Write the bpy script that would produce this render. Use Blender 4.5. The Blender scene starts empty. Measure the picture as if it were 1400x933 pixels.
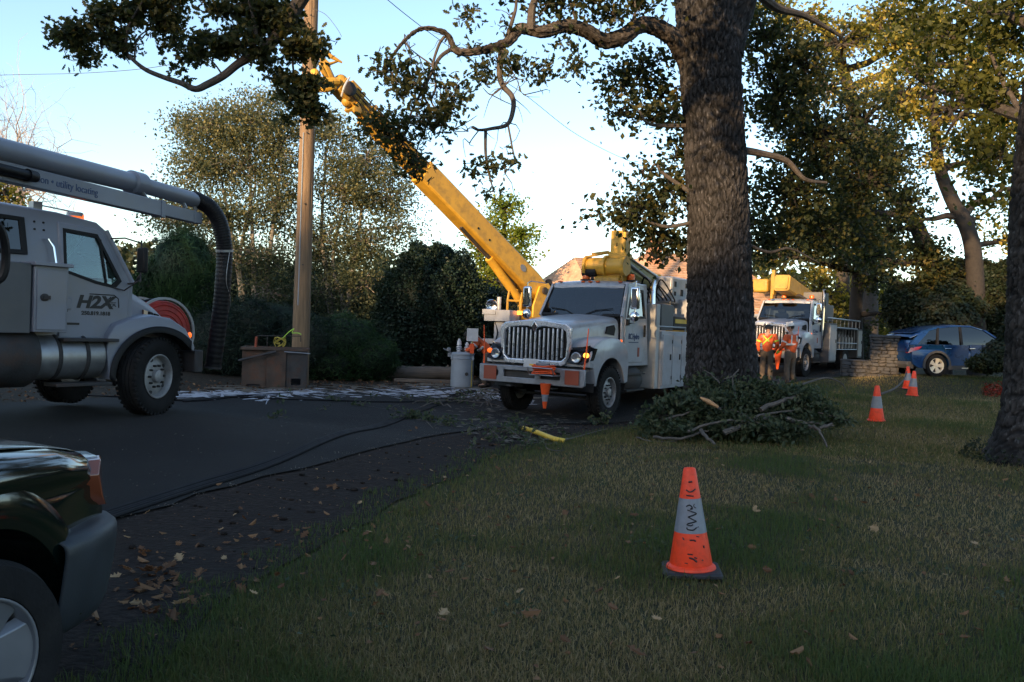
import bpy, bmesh, math, random
import numpy as np
from mathutils import Vector, Matrix, Quaternion
from mathutils.geometry import tessellate_polygon

R = math.radians
SC = bpy.context.scene
COL = SC.collection

# ------------------------------------------------------------------ camera
F_PX = 1130.0
CAM_Z = 1.6
ROLL, PITCH = R(2.2), math.atan(17.5 / F_PX)
_f = Vector((0, math.cos(PITCH), -math.sin(PITCH)))
_u0 = Vector((0, math.sin(PITCH), math.cos(PITCH)))
_r0 = Vector((1, 0, 0))
_u = _u0 * math.cos(ROLL) - _r0 * math.sin(ROLL)
_r = _r0 * math.cos(ROLL) + _u0 * math.sin(ROLL)
cam_d = bpy.data.cameras.new('camera')
cam = bpy.data.objects.new('camera', cam_d)
COL.objects.link(cam)
cam.matrix_world = Matrix(((_r.x, _u.x, -_f.x, 0), (_r.y, _u.y, -_f.y, 0), (_r.z, _u.z, -_f.z, CAM_Z), (0, 0, 0, 1)))
cam_d.sensor_width = 36.0
cam_d.lens = 36.0 * F_PX / 1400.0
cam_d.clip_start = 0.05
cam_d.clip_end = 3000
SC.camera = cam

def P(px, py, d):
    """the world point measured at photo position px, py and distance d"""
    return Vector((0, 0, CAM_Z)) + _f * d + _r * ((px - 700) / F_PX * d) - _u * ((py - 466.5) / F_PX * d)

# ------------------------------------------------------------------ light
SUN_EL, SUN_AZ = R(12), R(209)          # azimuth clockwise from +Y
world = bpy.data.worlds.new('World')
SC.world = world
world.use_nodes = True
wn = world.node_tree
sky = wn.nodes.new('ShaderNodeTexSky')
sky.sky_type = 'NISHITA'
sky.sun_disc = False
sky.sun_elevation = SUN_EL
sky.sun_rotation = SUN_AZ
sky.altitude = 50
sky.air_density = 1.0
sky.dust_density = 1.0
sky.ozone_density = 1.6
wn.links.new(sky.outputs[0], wn.nodes['Background'].inputs[0])
wn.nodes['Background'].inputs[1].default_value = 0.15
sd = bpy.data.lights.new('sun', 'SUN')
sd.energy = 3.6
sd.angle = R(0.6)
sd.color = (1.0, 0.66, 0.34)
sun = bpy.data.objects.new('sun', sd)
COL.objects.link(sun)
SUNV = Vector((math.sin(SUN_AZ) * math.cos(SUN_EL), math.cos(SUN_AZ) * math.cos(SUN_EL), math.sin(SUN_EL)))
sun.rotation_euler = (-SUNV).to_track_quat('-Z', 'Y').to_euler()
sun.location = SUNV * 60
SC.view_settings.view_transform = 'Standard'
SC.view_settings.look = 'None'
SC.view_settings.gamma = 1
SC.view_settings.exposure = 1.42
SC.cycles.max_bounces = 6
SC.cycles.diffuse_bounces = 2
SC.cycles.glossy_bounces = 3
SC.cycles.transmission_bounces = 4
SC.cycles.transparent_max_bounces = 8
SC.cycles.caustics_reflective = False
SC.cycles.caustics_refractive = False
SC.cycles.use_denoising = True

# ------------------------------------------------------------------ materials
MATS = {}
def _n(nt, t, **kw):
    n = nt.nodes.new(t)
    for k, v in kw.items():
        setattr(n, k, v)
    return n

def mat(name, col, rough=0.6, metal=0.0, var=0.25, scale=6.0, bump=0.0, bscale=40.0, dirt=None, dirt_amt=0.5, dirt_scale=3.0,
        coat=0.0, stretch=None, spec=None, emit=None, estr=0.0, rvar=0.12):
    m = bpy.data.materials.new(name)
    m.use_nodes = True
    nt = m.node_tree
    b = nt.nodes['Principled BSDF']
    tc = _n(nt, 'ShaderNodeTexCoord')
    mp = _n(nt, 'ShaderNodeMapping')
    nt.links.new(tc.outputs['Object'], mp.inputs[0])
    if stretch: mp.inputs['Scale'].default_value = stretch
    nz = _n(nt, 'ShaderNodeTexNoise'); nz.inputs['Scale'].default_value = scale; nz.inputs['Detail'].default_value = 6
    nt.links.new(mp.outputs[0], nz.inputs['Vector'])
    mx = _n(nt, 'ShaderNodeMix', data_type='RGBA')
    mr = _n(nt, 'ShaderNodeMapRange'); mr.inputs[1].default_value = 0.3; mr.inputs[2].default_value = 0.7
    nt.links.new(nz.outputs['Fac'], mr.inputs[0])
    nt.links.new(mr.outputs[0], mx.inputs[0])
    c = col
    mx.inputs[6].default_value = (c[0] * (1 - var), c[1] * (1 - var), c[2] * (1 - var), 1)
    mx.inputs[7].default_value = (min(1, c[0] * (1 + var)), min(1, c[1] * (1 + var)), min(1, c[2] * (1 + var)), 1)
    out = mx.outputs[2]
    if dirt:
        n2 = _n(nt, 'ShaderNodeTexNoise'); n2.inputs['Scale'].default_value = dirt_scale; n2.inputs['Detail'].default_value = 8
        n2.inputs['Roughness'].default_value = 0.7
        nt.links.new(mp.outputs[0], n2.inputs['Vector'])
        r2 = _n(nt, 'ShaderNodeMapRange'); r2.inputs[1].default_value = 0.48; r2.inputs[2].default_value = 0.68; r2.inputs[4].default_value = dirt_amt
        nt.links.new(n2.outputs['Fac'], r2.inputs[0])
        m2 = _n(nt, 'ShaderNodeMix', data_type='RGBA')
        nt.links.new(r2.outputs[0], m2.inputs[0]); nt.links.new(out, m2.inputs[6])
        m2.inputs[7].default_value = (*dirt, 1)
        out = m2.outputs[2]
    nt.links.new(out, b.inputs['Base Color'])
    rr = _n(nt, 'ShaderNodeMapRange'); rr.inputs[3].default_value = max(0.02, rough - rvar); rr.inputs[4].default_value = min(1, rough + rvar)
    nt.links.new(nz.outputs['Fac'], rr.inputs[0]); nt.links.new(rr.outputs[0], b.inputs['Roughness'])
    b.inputs['Metallic'].default_value = metal
    if spec is not None: b.inputs['Specular IOR Level'].default_value = spec
    b.inputs['Coat Weight'].default_value = coat
    b.inputs['Coat Roughness'].default_value = 0.08
    if bump:
        n3 = _n(nt, 'ShaderNodeTexNoise'); n3.inputs['Scale'].default_value = bscale; n3.inputs['Detail'].default_value = 5
        nt.links.new(mp.outputs[0], n3.inputs['Vector'])
        bp = _n(nt, 'ShaderNodeBump'); bp.inputs['Strength'].default_value = bump; bp.inputs['Distance'].default_value = 0.02
        nt.links.new(n3.outputs['Fac'], bp.inputs['Height']); nt.links.new(bp.outputs[0], b.inputs['Normal'])
    if emit:
        b.inputs['Emission Color'].default_value = (*emit, 1); b.inputs['Emission Strength'].default_value = estr
    MATS[name] = m
    return m

def glass(name, col, alpha_mix=0.75, rough=0.02):
    m = bpy.data.materials.new(name); m.use_nodes = True
    nt = m.node_tree; out = nt.nodes['Material Output']; nt.nodes.remove(nt.nodes['Principled BSDF'])
    tr = _n(nt, 'ShaderNodeBsdfTransparent'); tr.inputs[0].default_value = (*col, 1)
    gl = _n(nt, 'ShaderNodeBsdfGlossy'); gl.inputs['Roughness'].default_value = rough
    fr = _n(nt, 'ShaderNodeFresnel'); fr.inputs[0].default_value = 1.5
    geo = _n(nt, 'ShaderNodeNewGeometry')
    ma = _n(nt, 'ShaderNodeMath', operation='MULTIPLY'); ma.inputs[1].default_value = 2.6
    mx = _n(nt, 'ShaderNodeMixShader')
    nt.links.new(fr.outputs[0], ma.inputs[0]); nt.links.new(ma.outputs[0], mx.inputs[0])
    nt.links.new(tr.outputs[0], mx.inputs[1]); nt.links.new(gl.outputs[0], mx.inputs[2]); nt.links.new(mx.outputs[0], out.inputs[0])
    MATS[name] = m
    return m

def leafmat(name, cols, transl=0.35, rough=0.55):
    """leaf: colour from the per-leaf 'rnd' attribute, light passes through"""
    m = bpy.data.materials.new(name); m.use_nodes = True
    nt = m.node_tree; out = nt.nodes['Material Output']; b = nt.nodes['Principled BSDF']
    at = _n(nt, 'ShaderNodeAttribute', attribute_name='rnd')
    cr = _n(nt, 'ShaderNodeValToRGB')
    while len(cr.color_ramp.elements) < len(cols): cr.color_ramp.elements.new(0.5)
    for i, c in enumerate(cols):
        e = cr.color_ramp.elements[i]; e.position = i / max(1, len(cols) - 1); e.color = (*c, 1)
    nt.links.new(at.outputs['Fac'], cr.inputs[0])
    nt.links.new(cr.outputs[0], b.inputs['Base Color'])
    b.inputs['Roughness'].default_value = rough
    b.inputs['Specular IOR Level'].default_value = 0.3
    tl = _n(nt, 'ShaderNodeBsdfTranslucent')
    hs = _n(nt, 'ShaderNodeHueSaturation'); hs.inputs['Value'].default_value = 1.9; hs.inputs['Saturation'].default_value = 1.15; hs.inputs['Hue'].default_value = 0.485
    nt.links.new(cr.outputs[0], hs.inputs['Color']); nt.links.new(hs.outputs[0], tl.inputs[0])
    mx = _n(nt, 'ShaderNodeMixShader'); mx.inputs[0].default_value = transl
    nt.links.new(b.outputs[0], mx.inputs[1]); nt.links.new(tl.outputs[0], mx.inputs[2]); nt.links.new(mx.outputs[0], out.inputs[0])
    MATS[name] = m
    return m

# vehicles
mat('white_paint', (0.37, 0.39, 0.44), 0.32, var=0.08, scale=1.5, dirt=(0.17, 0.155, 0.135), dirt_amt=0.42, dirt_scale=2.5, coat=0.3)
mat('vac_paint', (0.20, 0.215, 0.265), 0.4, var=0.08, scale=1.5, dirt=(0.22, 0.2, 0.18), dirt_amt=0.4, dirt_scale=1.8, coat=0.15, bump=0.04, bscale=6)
mat('grey_panel', (0.10, 0.103, 0.115), 0.5, metal=0.3, var=0.15, scale=2.5, dirt=(0.12, 0.11, 0.1), dirt_amt=0.4)
mat('body_steel', (0.4, 0.41, 0.42), 0.45, var=0.1, dirt=(0.2, 0.18, 0.16), dirt_amt=0.4)
mat('chrome', (0.8, 0.82, 0.85), 0.12, metal=1.0, var=0.03, rvar=0.06)
mat('grille_silver', (0.6, 0.63, 0.7), 0.28, metal=0.6, var=0.05)
mat('aluminium', (0.32, 0.33, 0.35), 0.42, metal=0.75, var=0.12, scale=9, dirt=(0.2, 0.18, 0.16), dirt_amt=0.5)
mat('bumper_steel', (0.26, 0.28, 0.33), 0.4, metal=0.5, var=0.12, scale=5, dirt=(0.15, 0.13, 0.11), dirt_amt=0.5)
mat('black_plastic', (0.008, 0.0085, 0.01), 0.6, var=0.2, spec=0.3)
mat('rubber', (0.012, 0.012, 0.013), 0.88, var=0.25, scale=9, bump=0.2, bscale=60, spec=0.25, dirt=(0.03, 0.028, 0.025), dirt_amt=0.4, dirt_scale=5)
mat('rim_paint', (0.33, 0.33, 0.34), 0.5, metal=0.3, var=0.2, scale=12, dirt=(0.12, 0.09, 0.07), dirt_amt=0.7, dirt_scale=6)
mat('chassis_black', (0.022, 0.022, 0.024), 0.7, var=0.3, dirt=(0.06, 0.05, 0.045), dirt_amt=0.6)
mat('yellow_paint', (0.64, 0.36, 0.04), 0.45, var=0.12, scale=3, dirt=(0.2, 0.12, 0.04), dirt_amt=0.5, dirt_scale=4, bump=0.08, bscale=12)
mat('yellow_steel', (0.46, 0.26, 0.035), 0.5, var=0.15, scale=3, dirt=(0.1, 0.07, 0.03), dirt_amt=0.6, dirt_scale=6)
mat('boom_fibre', (0.38, 0.37, 0.16), 0.4, var=0.25, scale=2, dirt=(0.12, 0.11, 0.08), dirt_amt=0.5)
mat('beacon_orange', (0.75, 0.14, 0.02), 0.25, var=0.1)
mat('lamp_on', (0.9, 0.25, 0.02), 0.3, var=0.05, emit=(1.0, 0.28, 0.03), estr=2.2)
mat('lamp_dim', (0.8, 0.12, 0.02), 0.3, var=0.05, emit=(1.0, 0.16, 0.02), estr=0.5)
mat('safety_orange', (0.75, 0.085, 0.012), 0.55, var=0.12, dirt=(0.2, 0.06, 0.03), dirt_amt=0.35, dirt_scale=6)
mat('orange_panel', (0.26, 0.045, 0.02), 0.5, var=0.15, dirt=(0.12, 0.05, 0.03), dirt_amt=0.4)
mat('cone_orange', (0.95, 0.06, 0.012), 0.5, var=0.08, scale=9, dirt=(0.25, 0.03, 0.015), dirt_amt=0.45, dirt_scale=9)
mat('reflective', (0.20, 0.22, 0.26), 0.45, var=0.12, scale=20, dirt=(0.2, 0.2, 0.2), dirt_amt=0.4, dirt_scale=12)
mat('cone_base', (0.012, 0.013, 0.018), 0.6, var=0.3, dirt=(0.07, 0.07, 0.07), dirt_amt=0.3)
mat('ink', (0.01, 0.01, 0.012), 0.5, var=0.05)
mat('blue_ink', (0.02, 0.05, 0.14), 0.5, var=0.05)
mat('blue_car', (0.006, 0.045, 0.15), 0.3, metal=0.4, var=0.08, coat=0.8)
mat('green_car', (0.002, 0.007, 0.006), 0.12, var=0.1, coat=0.7, spec=0.4, rvar=0.04)
mat('bumper_grey', (0.024, 0.03, 0.038), 0.5, var=0.15, bump=0.05, bscale=90)
mat('lens_orange', (0.22, 0.06, 0.03), 0.12, var=0.1, coat=1)
mat('lens_clear', (0.3, 0.32, 0.35), 0.08, metal=0.6, var=0.1)
mat('lens_dark', (0.006, 0.007, 0.009), 0.25, var=0.2, spec=0.35)
mat('tail_red', (0.3, 0.008, 0.01), 0.15, var=0.1, coat=1)
mat('alloy', (0.22, 0.23, 0.26), 0.4, metal=0.5, var=0.08)
mat('alloy_lit', (0.9, 0.82, 0.66), 0.4, metal=0.3, var=0.05)  # warm sunlight tone put into the alloy colour
mat('cladding', (0.06, 0.058, 0.058), 0.7, var=0.15)
mat('hose_black', (0.006, 0.006, 0.008), 0.5, var=0.2, spec=0.3, dirt=(0.03, 0.028, 0.027), dirt_amt=0.3)
mat('hose_red', (0.42, 0.035, 0.025), 0.55, var=0.25, scale=10, dirt=(0.1, 0.03, 0.03), dirt_amt=0.5)
mat('seat_cloth', (0.05, 0.055, 0.065), 0.9, var=0.1)
glass('wind_glass', (0.30, 0.36, 0.40))
glass('green_glass', (0.80, 0.95, 0.90))
glass('dark_glass', (0.03, 0.035, 0.045))
# things
mat('pole_wood', (0.20, 0.135, 0.08), 0.85, var=0.3, scale=4, stretch=(8, 8, 0.35), bump=0.5, bscale=14, dirt=(0.09, 0.06, 0.04), dirt_amt=0.6, dirt_scale=3)
mat('log_wood', (0.12, 0.10, 0.085), 0.9, var=0.3, scale=5, stretch=(0.4, 6, 6), bump=0.4, bscale=10)
mat('cut_wood', (0.45, 0.25, 0.12), 0.85, var=0.25, scale=14, bump=0.2)
mat('rusty_steel', (0.075, 0.055, 0.045), 0.8, metal=0.2, var=0.35, scale=4, dirt=(0.13, 0.05, 0.025), dirt_amt=0.85, dirt_scale=3.5, bump=0.25, bscale=20)
mat('dark_steel', (0.045, 0.045, 0.048), 0.7, metal=0.3, var=0.3, scale=4, dirt=(0.08, 0.04, 0.025), dirt_amt=0.6, dirt_scale=3.5, bump=0.2)
mat('sling_yellow', (0.38, 0.30, 0.05), 0.85, var=0.2, scale=30)
mat('hiviz', (0.38, 0.62, 0.06), 0.7, var=0.1)
mat('cable_black', (0.006, 0.006, 0.008), 0.7, var=0.15, spec=0.25)
mat('wire_grey', (0.06, 0.06, 0.065), 0.6, var=0.1)
mat('can_grey', (0.25, 0.29, 0.34), 0.45, var=0.1, scale=4, dirt=(0.2, 0.2, 0.2), dirt_amt=0.4)
mat('porcelain', (0.5, 0.51, 0.54), 0.25, var=0.1)
mat('yellow_pipe', (0.75, 0.5, 0.06), 0.45, var=0.15, dirt=(0.3, 0.2, 0.05), dirt_amt=0.4)
mat('skin', (0.42, 0.24, 0.17), 0.6, var=0.08)
mat('jacket_orange', (0.62, 0.1, 0.025), 0.8, var=0.2, scale=9, bump=0.35, bscale=14)
mat('trousers_brown', (0.085, 0.065, 0.05), 0.9, var=0.25, scale=9, bump=0.35, bscale=14)
mat('boots', (0.03, 0.024, 0.02), 0.7, var=0.2)
mat('helmet_white', (0.6, 0.6, 0.58), 0.4, var=0.08)
mat('hair_dark', (0.02, 0.017, 0.015), 0.8, var=0.2)
mat('glove', (0.35, 0.5, 0.1), 0.8, var=0.2)
mat('silver_tape', (0.55, 0.55, 0.55), 0.4, var=0.08)
mat('stone', (0.05, 0.05, 0.053), 0.9, var=0.3, scale=5, bump=0.5, bscale=22)
mat('stone_warm', (0.058, 0.053, 0.05), 0.9, var=0.3, scale=5, bump=0.5, bscale=22)
mat('mortar', (0.05, 0.048, 0.046), 0.95, var=0.2, bump=0.4)
mat('shingle', (0.46, 0.29, 0.19), 0.9, var=0.3, scale=3, bump=0.3, bscale=40)
mat('stucco', (0.55, 0.5, 0.42), 0.9, var=0.08)
mat('chimney_brick', (0.33, 0.17, 0.11), 0.9, var=0.3, scale=12)
mat('window_dark', (0.02, 0.025, 0.03), 0.1, var=0.1)
mat('birch_bark', (0.2, 0.19, 0.17), 0.8, var=0.35, scale=6, stretch=(1, 1, 0.6), dirt=(0.06, 0.05, 0.045), dirt_amt=0.7, dirt_scale=5)
mat('pale_twig', (0.3, 0.26, 0.24), 0.8, var=0.2)
mat('twig_grey', (0.09, 0.08, 0.072), 0.85, var=0.3, scale=12, bump=0.3)
mat('spill', (0.38, 0.39, 0.43), 0.9, var=0.12, scale=12, bump=0.3, bscale=60)
mat('grit', (0.16, 0.14, 0.12), 0.9, var=0.6, scale=9)
mat('wood_chips', (0.13, 0.11, 0.085), 0.95, var=0.4, scale=40, bump=0.5, bscale=60)
# leaves
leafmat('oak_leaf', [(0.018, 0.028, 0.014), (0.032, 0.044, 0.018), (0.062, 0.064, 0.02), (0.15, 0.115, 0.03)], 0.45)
leafmat('oak_leaf_sungold', [(0.04, 0.05, 0.014), (0.11, 0.115, 0.026), (0.28, 0.235, 0.045), (0.46, 0.35, 0.09)], 0.45)  # gold of low sunlight put into the leaf colour
leafmat('birch_leaf', [(0.03, 0.048, 0.028), (0.065, 0.088, 0.052), (0.13, 0.14, 0.075), (0.26, 0.23, 0.09)], 0.45)
leafmat('cedar_leaf', [(0.012, 0.035, 0.012), (0.022, 0.055, 0.02), (0.035, 0.075, 0.024)], 0.25)
leafmat('cypress_leaf', [(0.008, 0.02, 0.014), (0.014, 0.03, 0.02), (0.02, 0.04, 0.024)], 0.15)
leafmat('maple_leaf', [(0.09, 0.14, 0.02), (0.16, 0.2, 0.03), (0.26, 0.25, 0.04)], 0.5)
leafmat('shrub_leaf', [(0.014, 0.024, 0.012), (0.025, 0.036, 0.016), (0.045, 0.04, 0.02)], 0.25)
leafmat('brush_leaf', [(0.02, 0.035, 0.018), (0.04, 0.06, 0.03), (0.07, 0.085, 0.045), (0.1, 0.1, 0.05)], 0.25)
leafmat('grass_blade', [(0.050, 0.080, 0.024), (0.080, 0.092, 0.03), (0.155, 0.125, 0.052), (0.32, 0.245, 0.13)], 0.25, 0.7)
leafmat('fallen', [(0.05, 0.026, 0.014), (0.12, 0.06, 0.03), (0.22, 0.12, 0.06), (0.36, 0.25, 0.14)], 0.15, 0.8)
leafmat('red_plant', [(0.03, 0.035, 0.015), (0.2, 0.03, 0.015), (0.3, 0.05, 0.02)], 0.3)

# ------------------------------------------------------------------ mesh helpers
class MB:
    """collects verts and faces for ONE mesh"""
    def __init__(self):
        self.v, self.f = [], []
    def add(self, vs, fs):
        o = len(self.v)
        self.v.extend([tuple(x) for x in vs])
        self.f.extend([tuple(i + o for i in q) for q in fs])
        return self
    def box(self, c, s, rot=None):
        hx, hy, hz = s[0] / 2, s[1] / 2, s[2] / 2
        vs = [Vector((x, y, z)) for x in (-hx, hx) for y in (-hy, hy) for z in (-hz, hz)]
        if rot is not None: vs = [rot @ v for v in vs]
        c = Vector(c)
        return self.add([v + c for v in vs], [(0, 1, 3, 2), (4, 6, 7, 5), (0, 4, 5, 1), (2, 3, 7, 6), (0, 2, 6, 4), (1, 5, 7, 3)])
    def tube(self, path, rad, n=10, cap=True):
        path = [Vector(p) for p in path]
        if not hasattr(rad, '__len__'): rad = [rad] * len(path)
        m = len(path)
        t0 = (path[1] - path[0]).normalized()
        up = Vector((0, 0, 1)) if abs(t0.z) < 0.9 else Vector((1, 0, 0))
        nrm = t0.cross(up).normalized()
        vs, fs = [], []
        tp = t0
        for i, p in enumerate(path):
            if i == 0: t = t0
            elif i == m - 1: t = (path[-1] - path[-2]).normalized()
            else: t = ((path[i + 1] - p).normalized() + (p - path[i - 1]).normalized())
            if t.length < 1e-6: t = tp
            t = t.normalized()
            q = tp.rotation_difference(t)
            nrm = (q @ nrm); nrm = (nrm - t * nrm.dot(t)).normalized(); tp = t
            b = t.cross(nrm)
            for k in range(n):
                a = 2 * math.pi * k / n
                vs.append(p + (nrm * math.cos(a) + b * math.sin(a)) * rad[i])
        for i in range(m - 1):
            for k in range(n):
                k2 = (k + 1) % n
                fs.append((i * n + k, i * n + k2, (i + 1) * n + k2, (i + 1) * n + k))
        if cap:
            fs.append(tuple(reversed(range(n)))); fs.append(tuple(range((m - 1) * n, m * n)))
        return self.add(vs, fs)
    def lathe(self, prof, M=None, n=32, closed=False):
        """prof: (r, h) pairs; axis = local Z of M"""
        M = M or Matrix.Identity(4)
        vs, fs = [], []
        m = len(prof)
        for r, h in prof:
            for k in range(n):
                a = 2 * math.pi * k / n
                vs.append(M @ Vector((max(r, 1e-4) * math.cos(a), max(r, 1e-4) * math.sin(a), h)))
        for i in range(m if closed else m - 1):
            j = (i + 1) % m
            for k in range(n):
                k2 = (k + 1) % n
                fs.append((i * n + k, i * n + k2, j * n + k2, j * n + k))
        if not closed:
            fs.append(tuple(reversed(range(n)))); fs.append(tuple(range((m - 1) * n, m * n)))
        return self.add(vs, fs)
    def ball(self, c, r, n=12, m=8):
        c = Vector(c)
        if not hasattr(r, '__len__'): r = (r, r, r)
        vs, fs = [c + Vector((0, 0, -r[2]))], []
        for i in range(1, m):
            ph = -math.pi / 2 + math.pi * i / m
            for k in range(n):
                a = 2 * math.pi * k / n
                vs.append(c + Vector((r[0] * math.cos(ph) * math.cos(a), r[1] * math.cos(ph) * math.sin(a), r[2] * math.sin(ph))))
        vs.append(c + Vector((0, 0, r[2])))
        for k in range(n):
            fs.append((0, 1 + (k + 1) % n, 1 + k))
            fs.append((len(vs) - 1, 1 + (m - 2) * n + k, 1 + (m - 2) * n + (k + 1) % n))
        for i in range(m - 2):
            for k in range(n):
                a, b = 1 + i * n + k, 1 + i * n + (k + 1) % n
                fs.append((a, b, b + n, a + n))
        return self.add(vs, fs)
    def layers(self, polys, cap=True):
        """loft through closed outlines (lists of 3D points, same count); ends capped by tessellation"""
        n = len(polys[0]); vs, fs = [], []
        for p in polys: vs.extend([Vector(q) for q in p])
        for i in range(len(polys) - 1):
            for k in range(n):
                k2 = (k + 1) % n
                fs.append((i * n + k, i * n + k2, (i + 1) * n + k2, (i + 1) * n + k))
        if cap:
            for base in (0, (len(polys) - 1) * n):
                tri = tessellate_polygon([[Vector(q) for q in polys[0 if base == 0 else -1]]])
                for t in tri: fs.append(tuple(base + i for i in t))
        return self.add(vs, fs)
    def grid(self, rows):
        """open sheet through rows of points"""
        n = len(rows[0]); vs = [Vector(p) for r in rows for p in r]
        fs = [(i * n + k, i * n + k + 1, (i + 1) * n + k + 1, (i + 1) * n + k) for i in range(len(rows) - 1) for k in range(n - 1)]
        return self.add(vs, fs)
    def plate(self, outer, holes, th, M):
        """flat plate with holes in M's XY plane, thickness along +Z"""
        loops = [list(outer)] + [list(h) for h in holes]
        flat = [Vector((p[0], p[1], 0)) for l in loops for p in l]
        bt = bmesh.new(); bv = [bt.verts.new(v) for v in flat]; q0 = 0
        for l in loops:
            for i in range(len(l)): bt.edges.new((bv[q0 + i], bv[q0 + (i + 1) % len(l)]))
            q0 += len(l)
        bt.verts.index_update(); bmesh.ops.triangle_fill(bt, use_beauty=True, edges=bt.edges[:], normal=(0, 0, 1))
        tri = [tuple(v.index for v in f.verts) for f in bt.faces]; bt.free()
        n = len(flat)
        vs = [M @ v for v in flat] + [M @ (v + Vector((0, 0, th))) for v in flat]
        fs = [tuple(t) for t in tri] + [tuple(i + n for i in reversed(t)) for t in tri]
        o = 0
        for l in loops:
            k = len(l)
            for i in range(k):
                j = (i + 1) % k
                fs.append((o + i, o + j, o + j + n, o + i + n))
            o += k
        return self.add(vs, fs)
    def deform(self, fn):
        self.v = [tuple(fn(Vector(p))) for p in self.v]
        return self
    def build(self, name, m, parent=None, bevel=0.0, seg=2, ang=35, sub=0, smooth=True, solid=0.0, kind=None, label=None):
        me = bpy.data.meshes.new(name)
        me.from_pydata(self.v, [], self.f)
        bm = bmesh.new(); bm.from_mesh(me)
        bmesh.ops.remove_doubles(bm, verts=bm.verts, dist=1e-5)
        bmesh.ops.recalc_face_normals(bm, faces=bm.faces)
        bm.to_mesh(me); bm.free()
        if smooth:
            me.polygons.foreach_set('use_smooth', [True] * len(me.polygons))
            if not sub: me.set_sharp_from_angle(angle=R(ang))
        me.materials.append(MATS[m] if isinstance(m, str) else m)
        o = bpy.data.objects.new(name, me)
        COL.objects.link(o)
        if parent is not None: o.parent = parent
        if solid:
            md = o.modifiers.new('solid', 'SOLIDIFY'); md.thickness = solid; md.offset = 0
        if bevel:
            md = o.modifiers.new('bevel', 'BEVEL'); md.width = bevel; md.segments = seg; md.limit_method = 'ANGLE'; md.angle_limit = R(ang)
            md.harden_normals = False
        if sub:
            md = o.modifiers.new('sub', 'SUBSURF'); md.levels = sub; md.render_levels = sub
        if kind: o['kind'] = kind
        if label: o['label'] = label
        return o

def fast_mesh(name, V, F, m, parent=None, rnd=None, kind=None, smooth=False):
    """V (n,3) float array, F (k,s) int array of equal-sized faces; rnd per-face attribute"""
    me = bpy.data.meshes.new(name)
    V = np.ascontiguousarray(V, dtype=np.float32); F = np.ascontiguousarray(F, dtype=np.int32)
    k, s = F.shape
    me.vertices.add(len(V)); me.vertices.foreach_set('co', V.ravel())
    me.loops.add(k * s); me.loops.foreach_set('vertex_index', F.ravel())
    me.polygons.add(k)
    me.polygons.foreach_set('loop_start', np.arange(0, k * s, s, dtype=np.int32))
    me.polygons.foreach_set('loop_total', np.full(k, s, dtype=np.int32))
    me.update(calc_edges=True)
    if rnd is not None:
        a = me.attributes.new('rnd', 'FLOAT', 'FACE'); a.data.foreach_set('value', np.ascontiguousarray(rnd, dtype=np.float32))
    if smooth: me.polygons.foreach_set('use_smooth', np.ones(k, dtype=bool))
    me.materials.append(MATS[m])
    o = bpy.data.objects.new(name, me); COL.objects.link(o)
    if parent is not None: o.parent = parent
    if kind: o['kind'] = kind
    return o

def tag(o, label=None, cat=None, group=None, kind=None):
    if label: o['label'] = label
    if cat: o['category'] = cat
    if group: o['group'] = group
    if kind: o['kind'] = kind
    return o
def empty(name, loc=(0, 0, 0), rz=0.0, parent=None):
    o = bpy.data.objects.new(name, None); COL.objects.link(o)
    o.empty_display_size = 0.2
    o.location = loc; o.rotation_euler = (0, 0, rz)
    if parent is not None: o.parent = parent
    return o
def copy_tree(o, parent=None):
    c = o.copy(); COL.objects.link(c)
    if parent is not None:
        mpi = o.matrix_parent_inverse.copy(); c.parent = parent; c.matrix_parent_inverse = mpi
    for ch in list(o.children): copy_tree(ch, c)
    return c
def text(name, s, size, M, m, parent, ext=0.002, shear=0.0, align='LEFT', squash=1.0, weight=0.0):
    cu = bpy.data.curves.new(name, 'FONT')
    cu.body = s; cu.size = size; cu.extrude = ext; cu.shear = shear; cu.align_x = align; cu.offset = weight
    tmp = bpy.data.objects.new(name, cu); COL.objects.link(tmp)
    me = bpy.data.meshes.new_from_object(tmp.evaluated_get(bpy.context.evaluated_depsgraph_get()))
    bpy.data.objects.remove(tmp)
    o = bpy.data.objects.new(name, me); COL.objects.link(o)
    me.materials.clear(); me.materials.append(MATS[m])
    o.parent = parent
    o.matrix_local = M @ Matrix.Diagonal((squash, 1, 1, 1))
    return o
def frame(o, x, y, z=None):
    """matrix with origin o and axes x, y (z = cross)"""
    x = Vector(x).normalized(); y = Vector(y).normalized(); z = x.cross(y) if z is None else Vector(z)
    return Matrix(((x.x, y.x, z.x, o[0]), (x.y, y.y, z.y, o[1]), (x.z, y.z, z.z, o[2]), (0, 0, 0, 1)))
def arc(cx, cy, r, a0, a1, n):
    return [(cx + r * math.cos(R(a0 + (a1 - a0) * i / n)), cy + r * math.sin(R(a0 + (a1 - a0) * i / n))) for i in range(n + 1)]
def spline(pts, k=6):
    """Catmull-Rom through points"""
    pts = [Vector(p) for p in pts]
    out = []
    for i in range(len(pts) - 1):
        p0 = pts[max(0, i - 1)]; p1 = pts[i]; p2 = pts[i + 1]; p3 = pts[min(len(pts) - 1, i + 2)]
        for j in range(k):
            t = j / k
            out.append(0.5 * ((2 * p1) + (p2 - p0) * t + (2 * p0 - 5 * p1 + 4 * p2 - p3) * t * t + (3 * p1 - p0 - 3 * p2 + p3) * t ** 3))
    out.append(pts[-1])
    return out
def lerp_list(a, n):
    """resample list of numbers a to n values"""
    return list(np.interp(np.linspace(0, 1, n), np.linspace(0, 1, len(a)), a))

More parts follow.
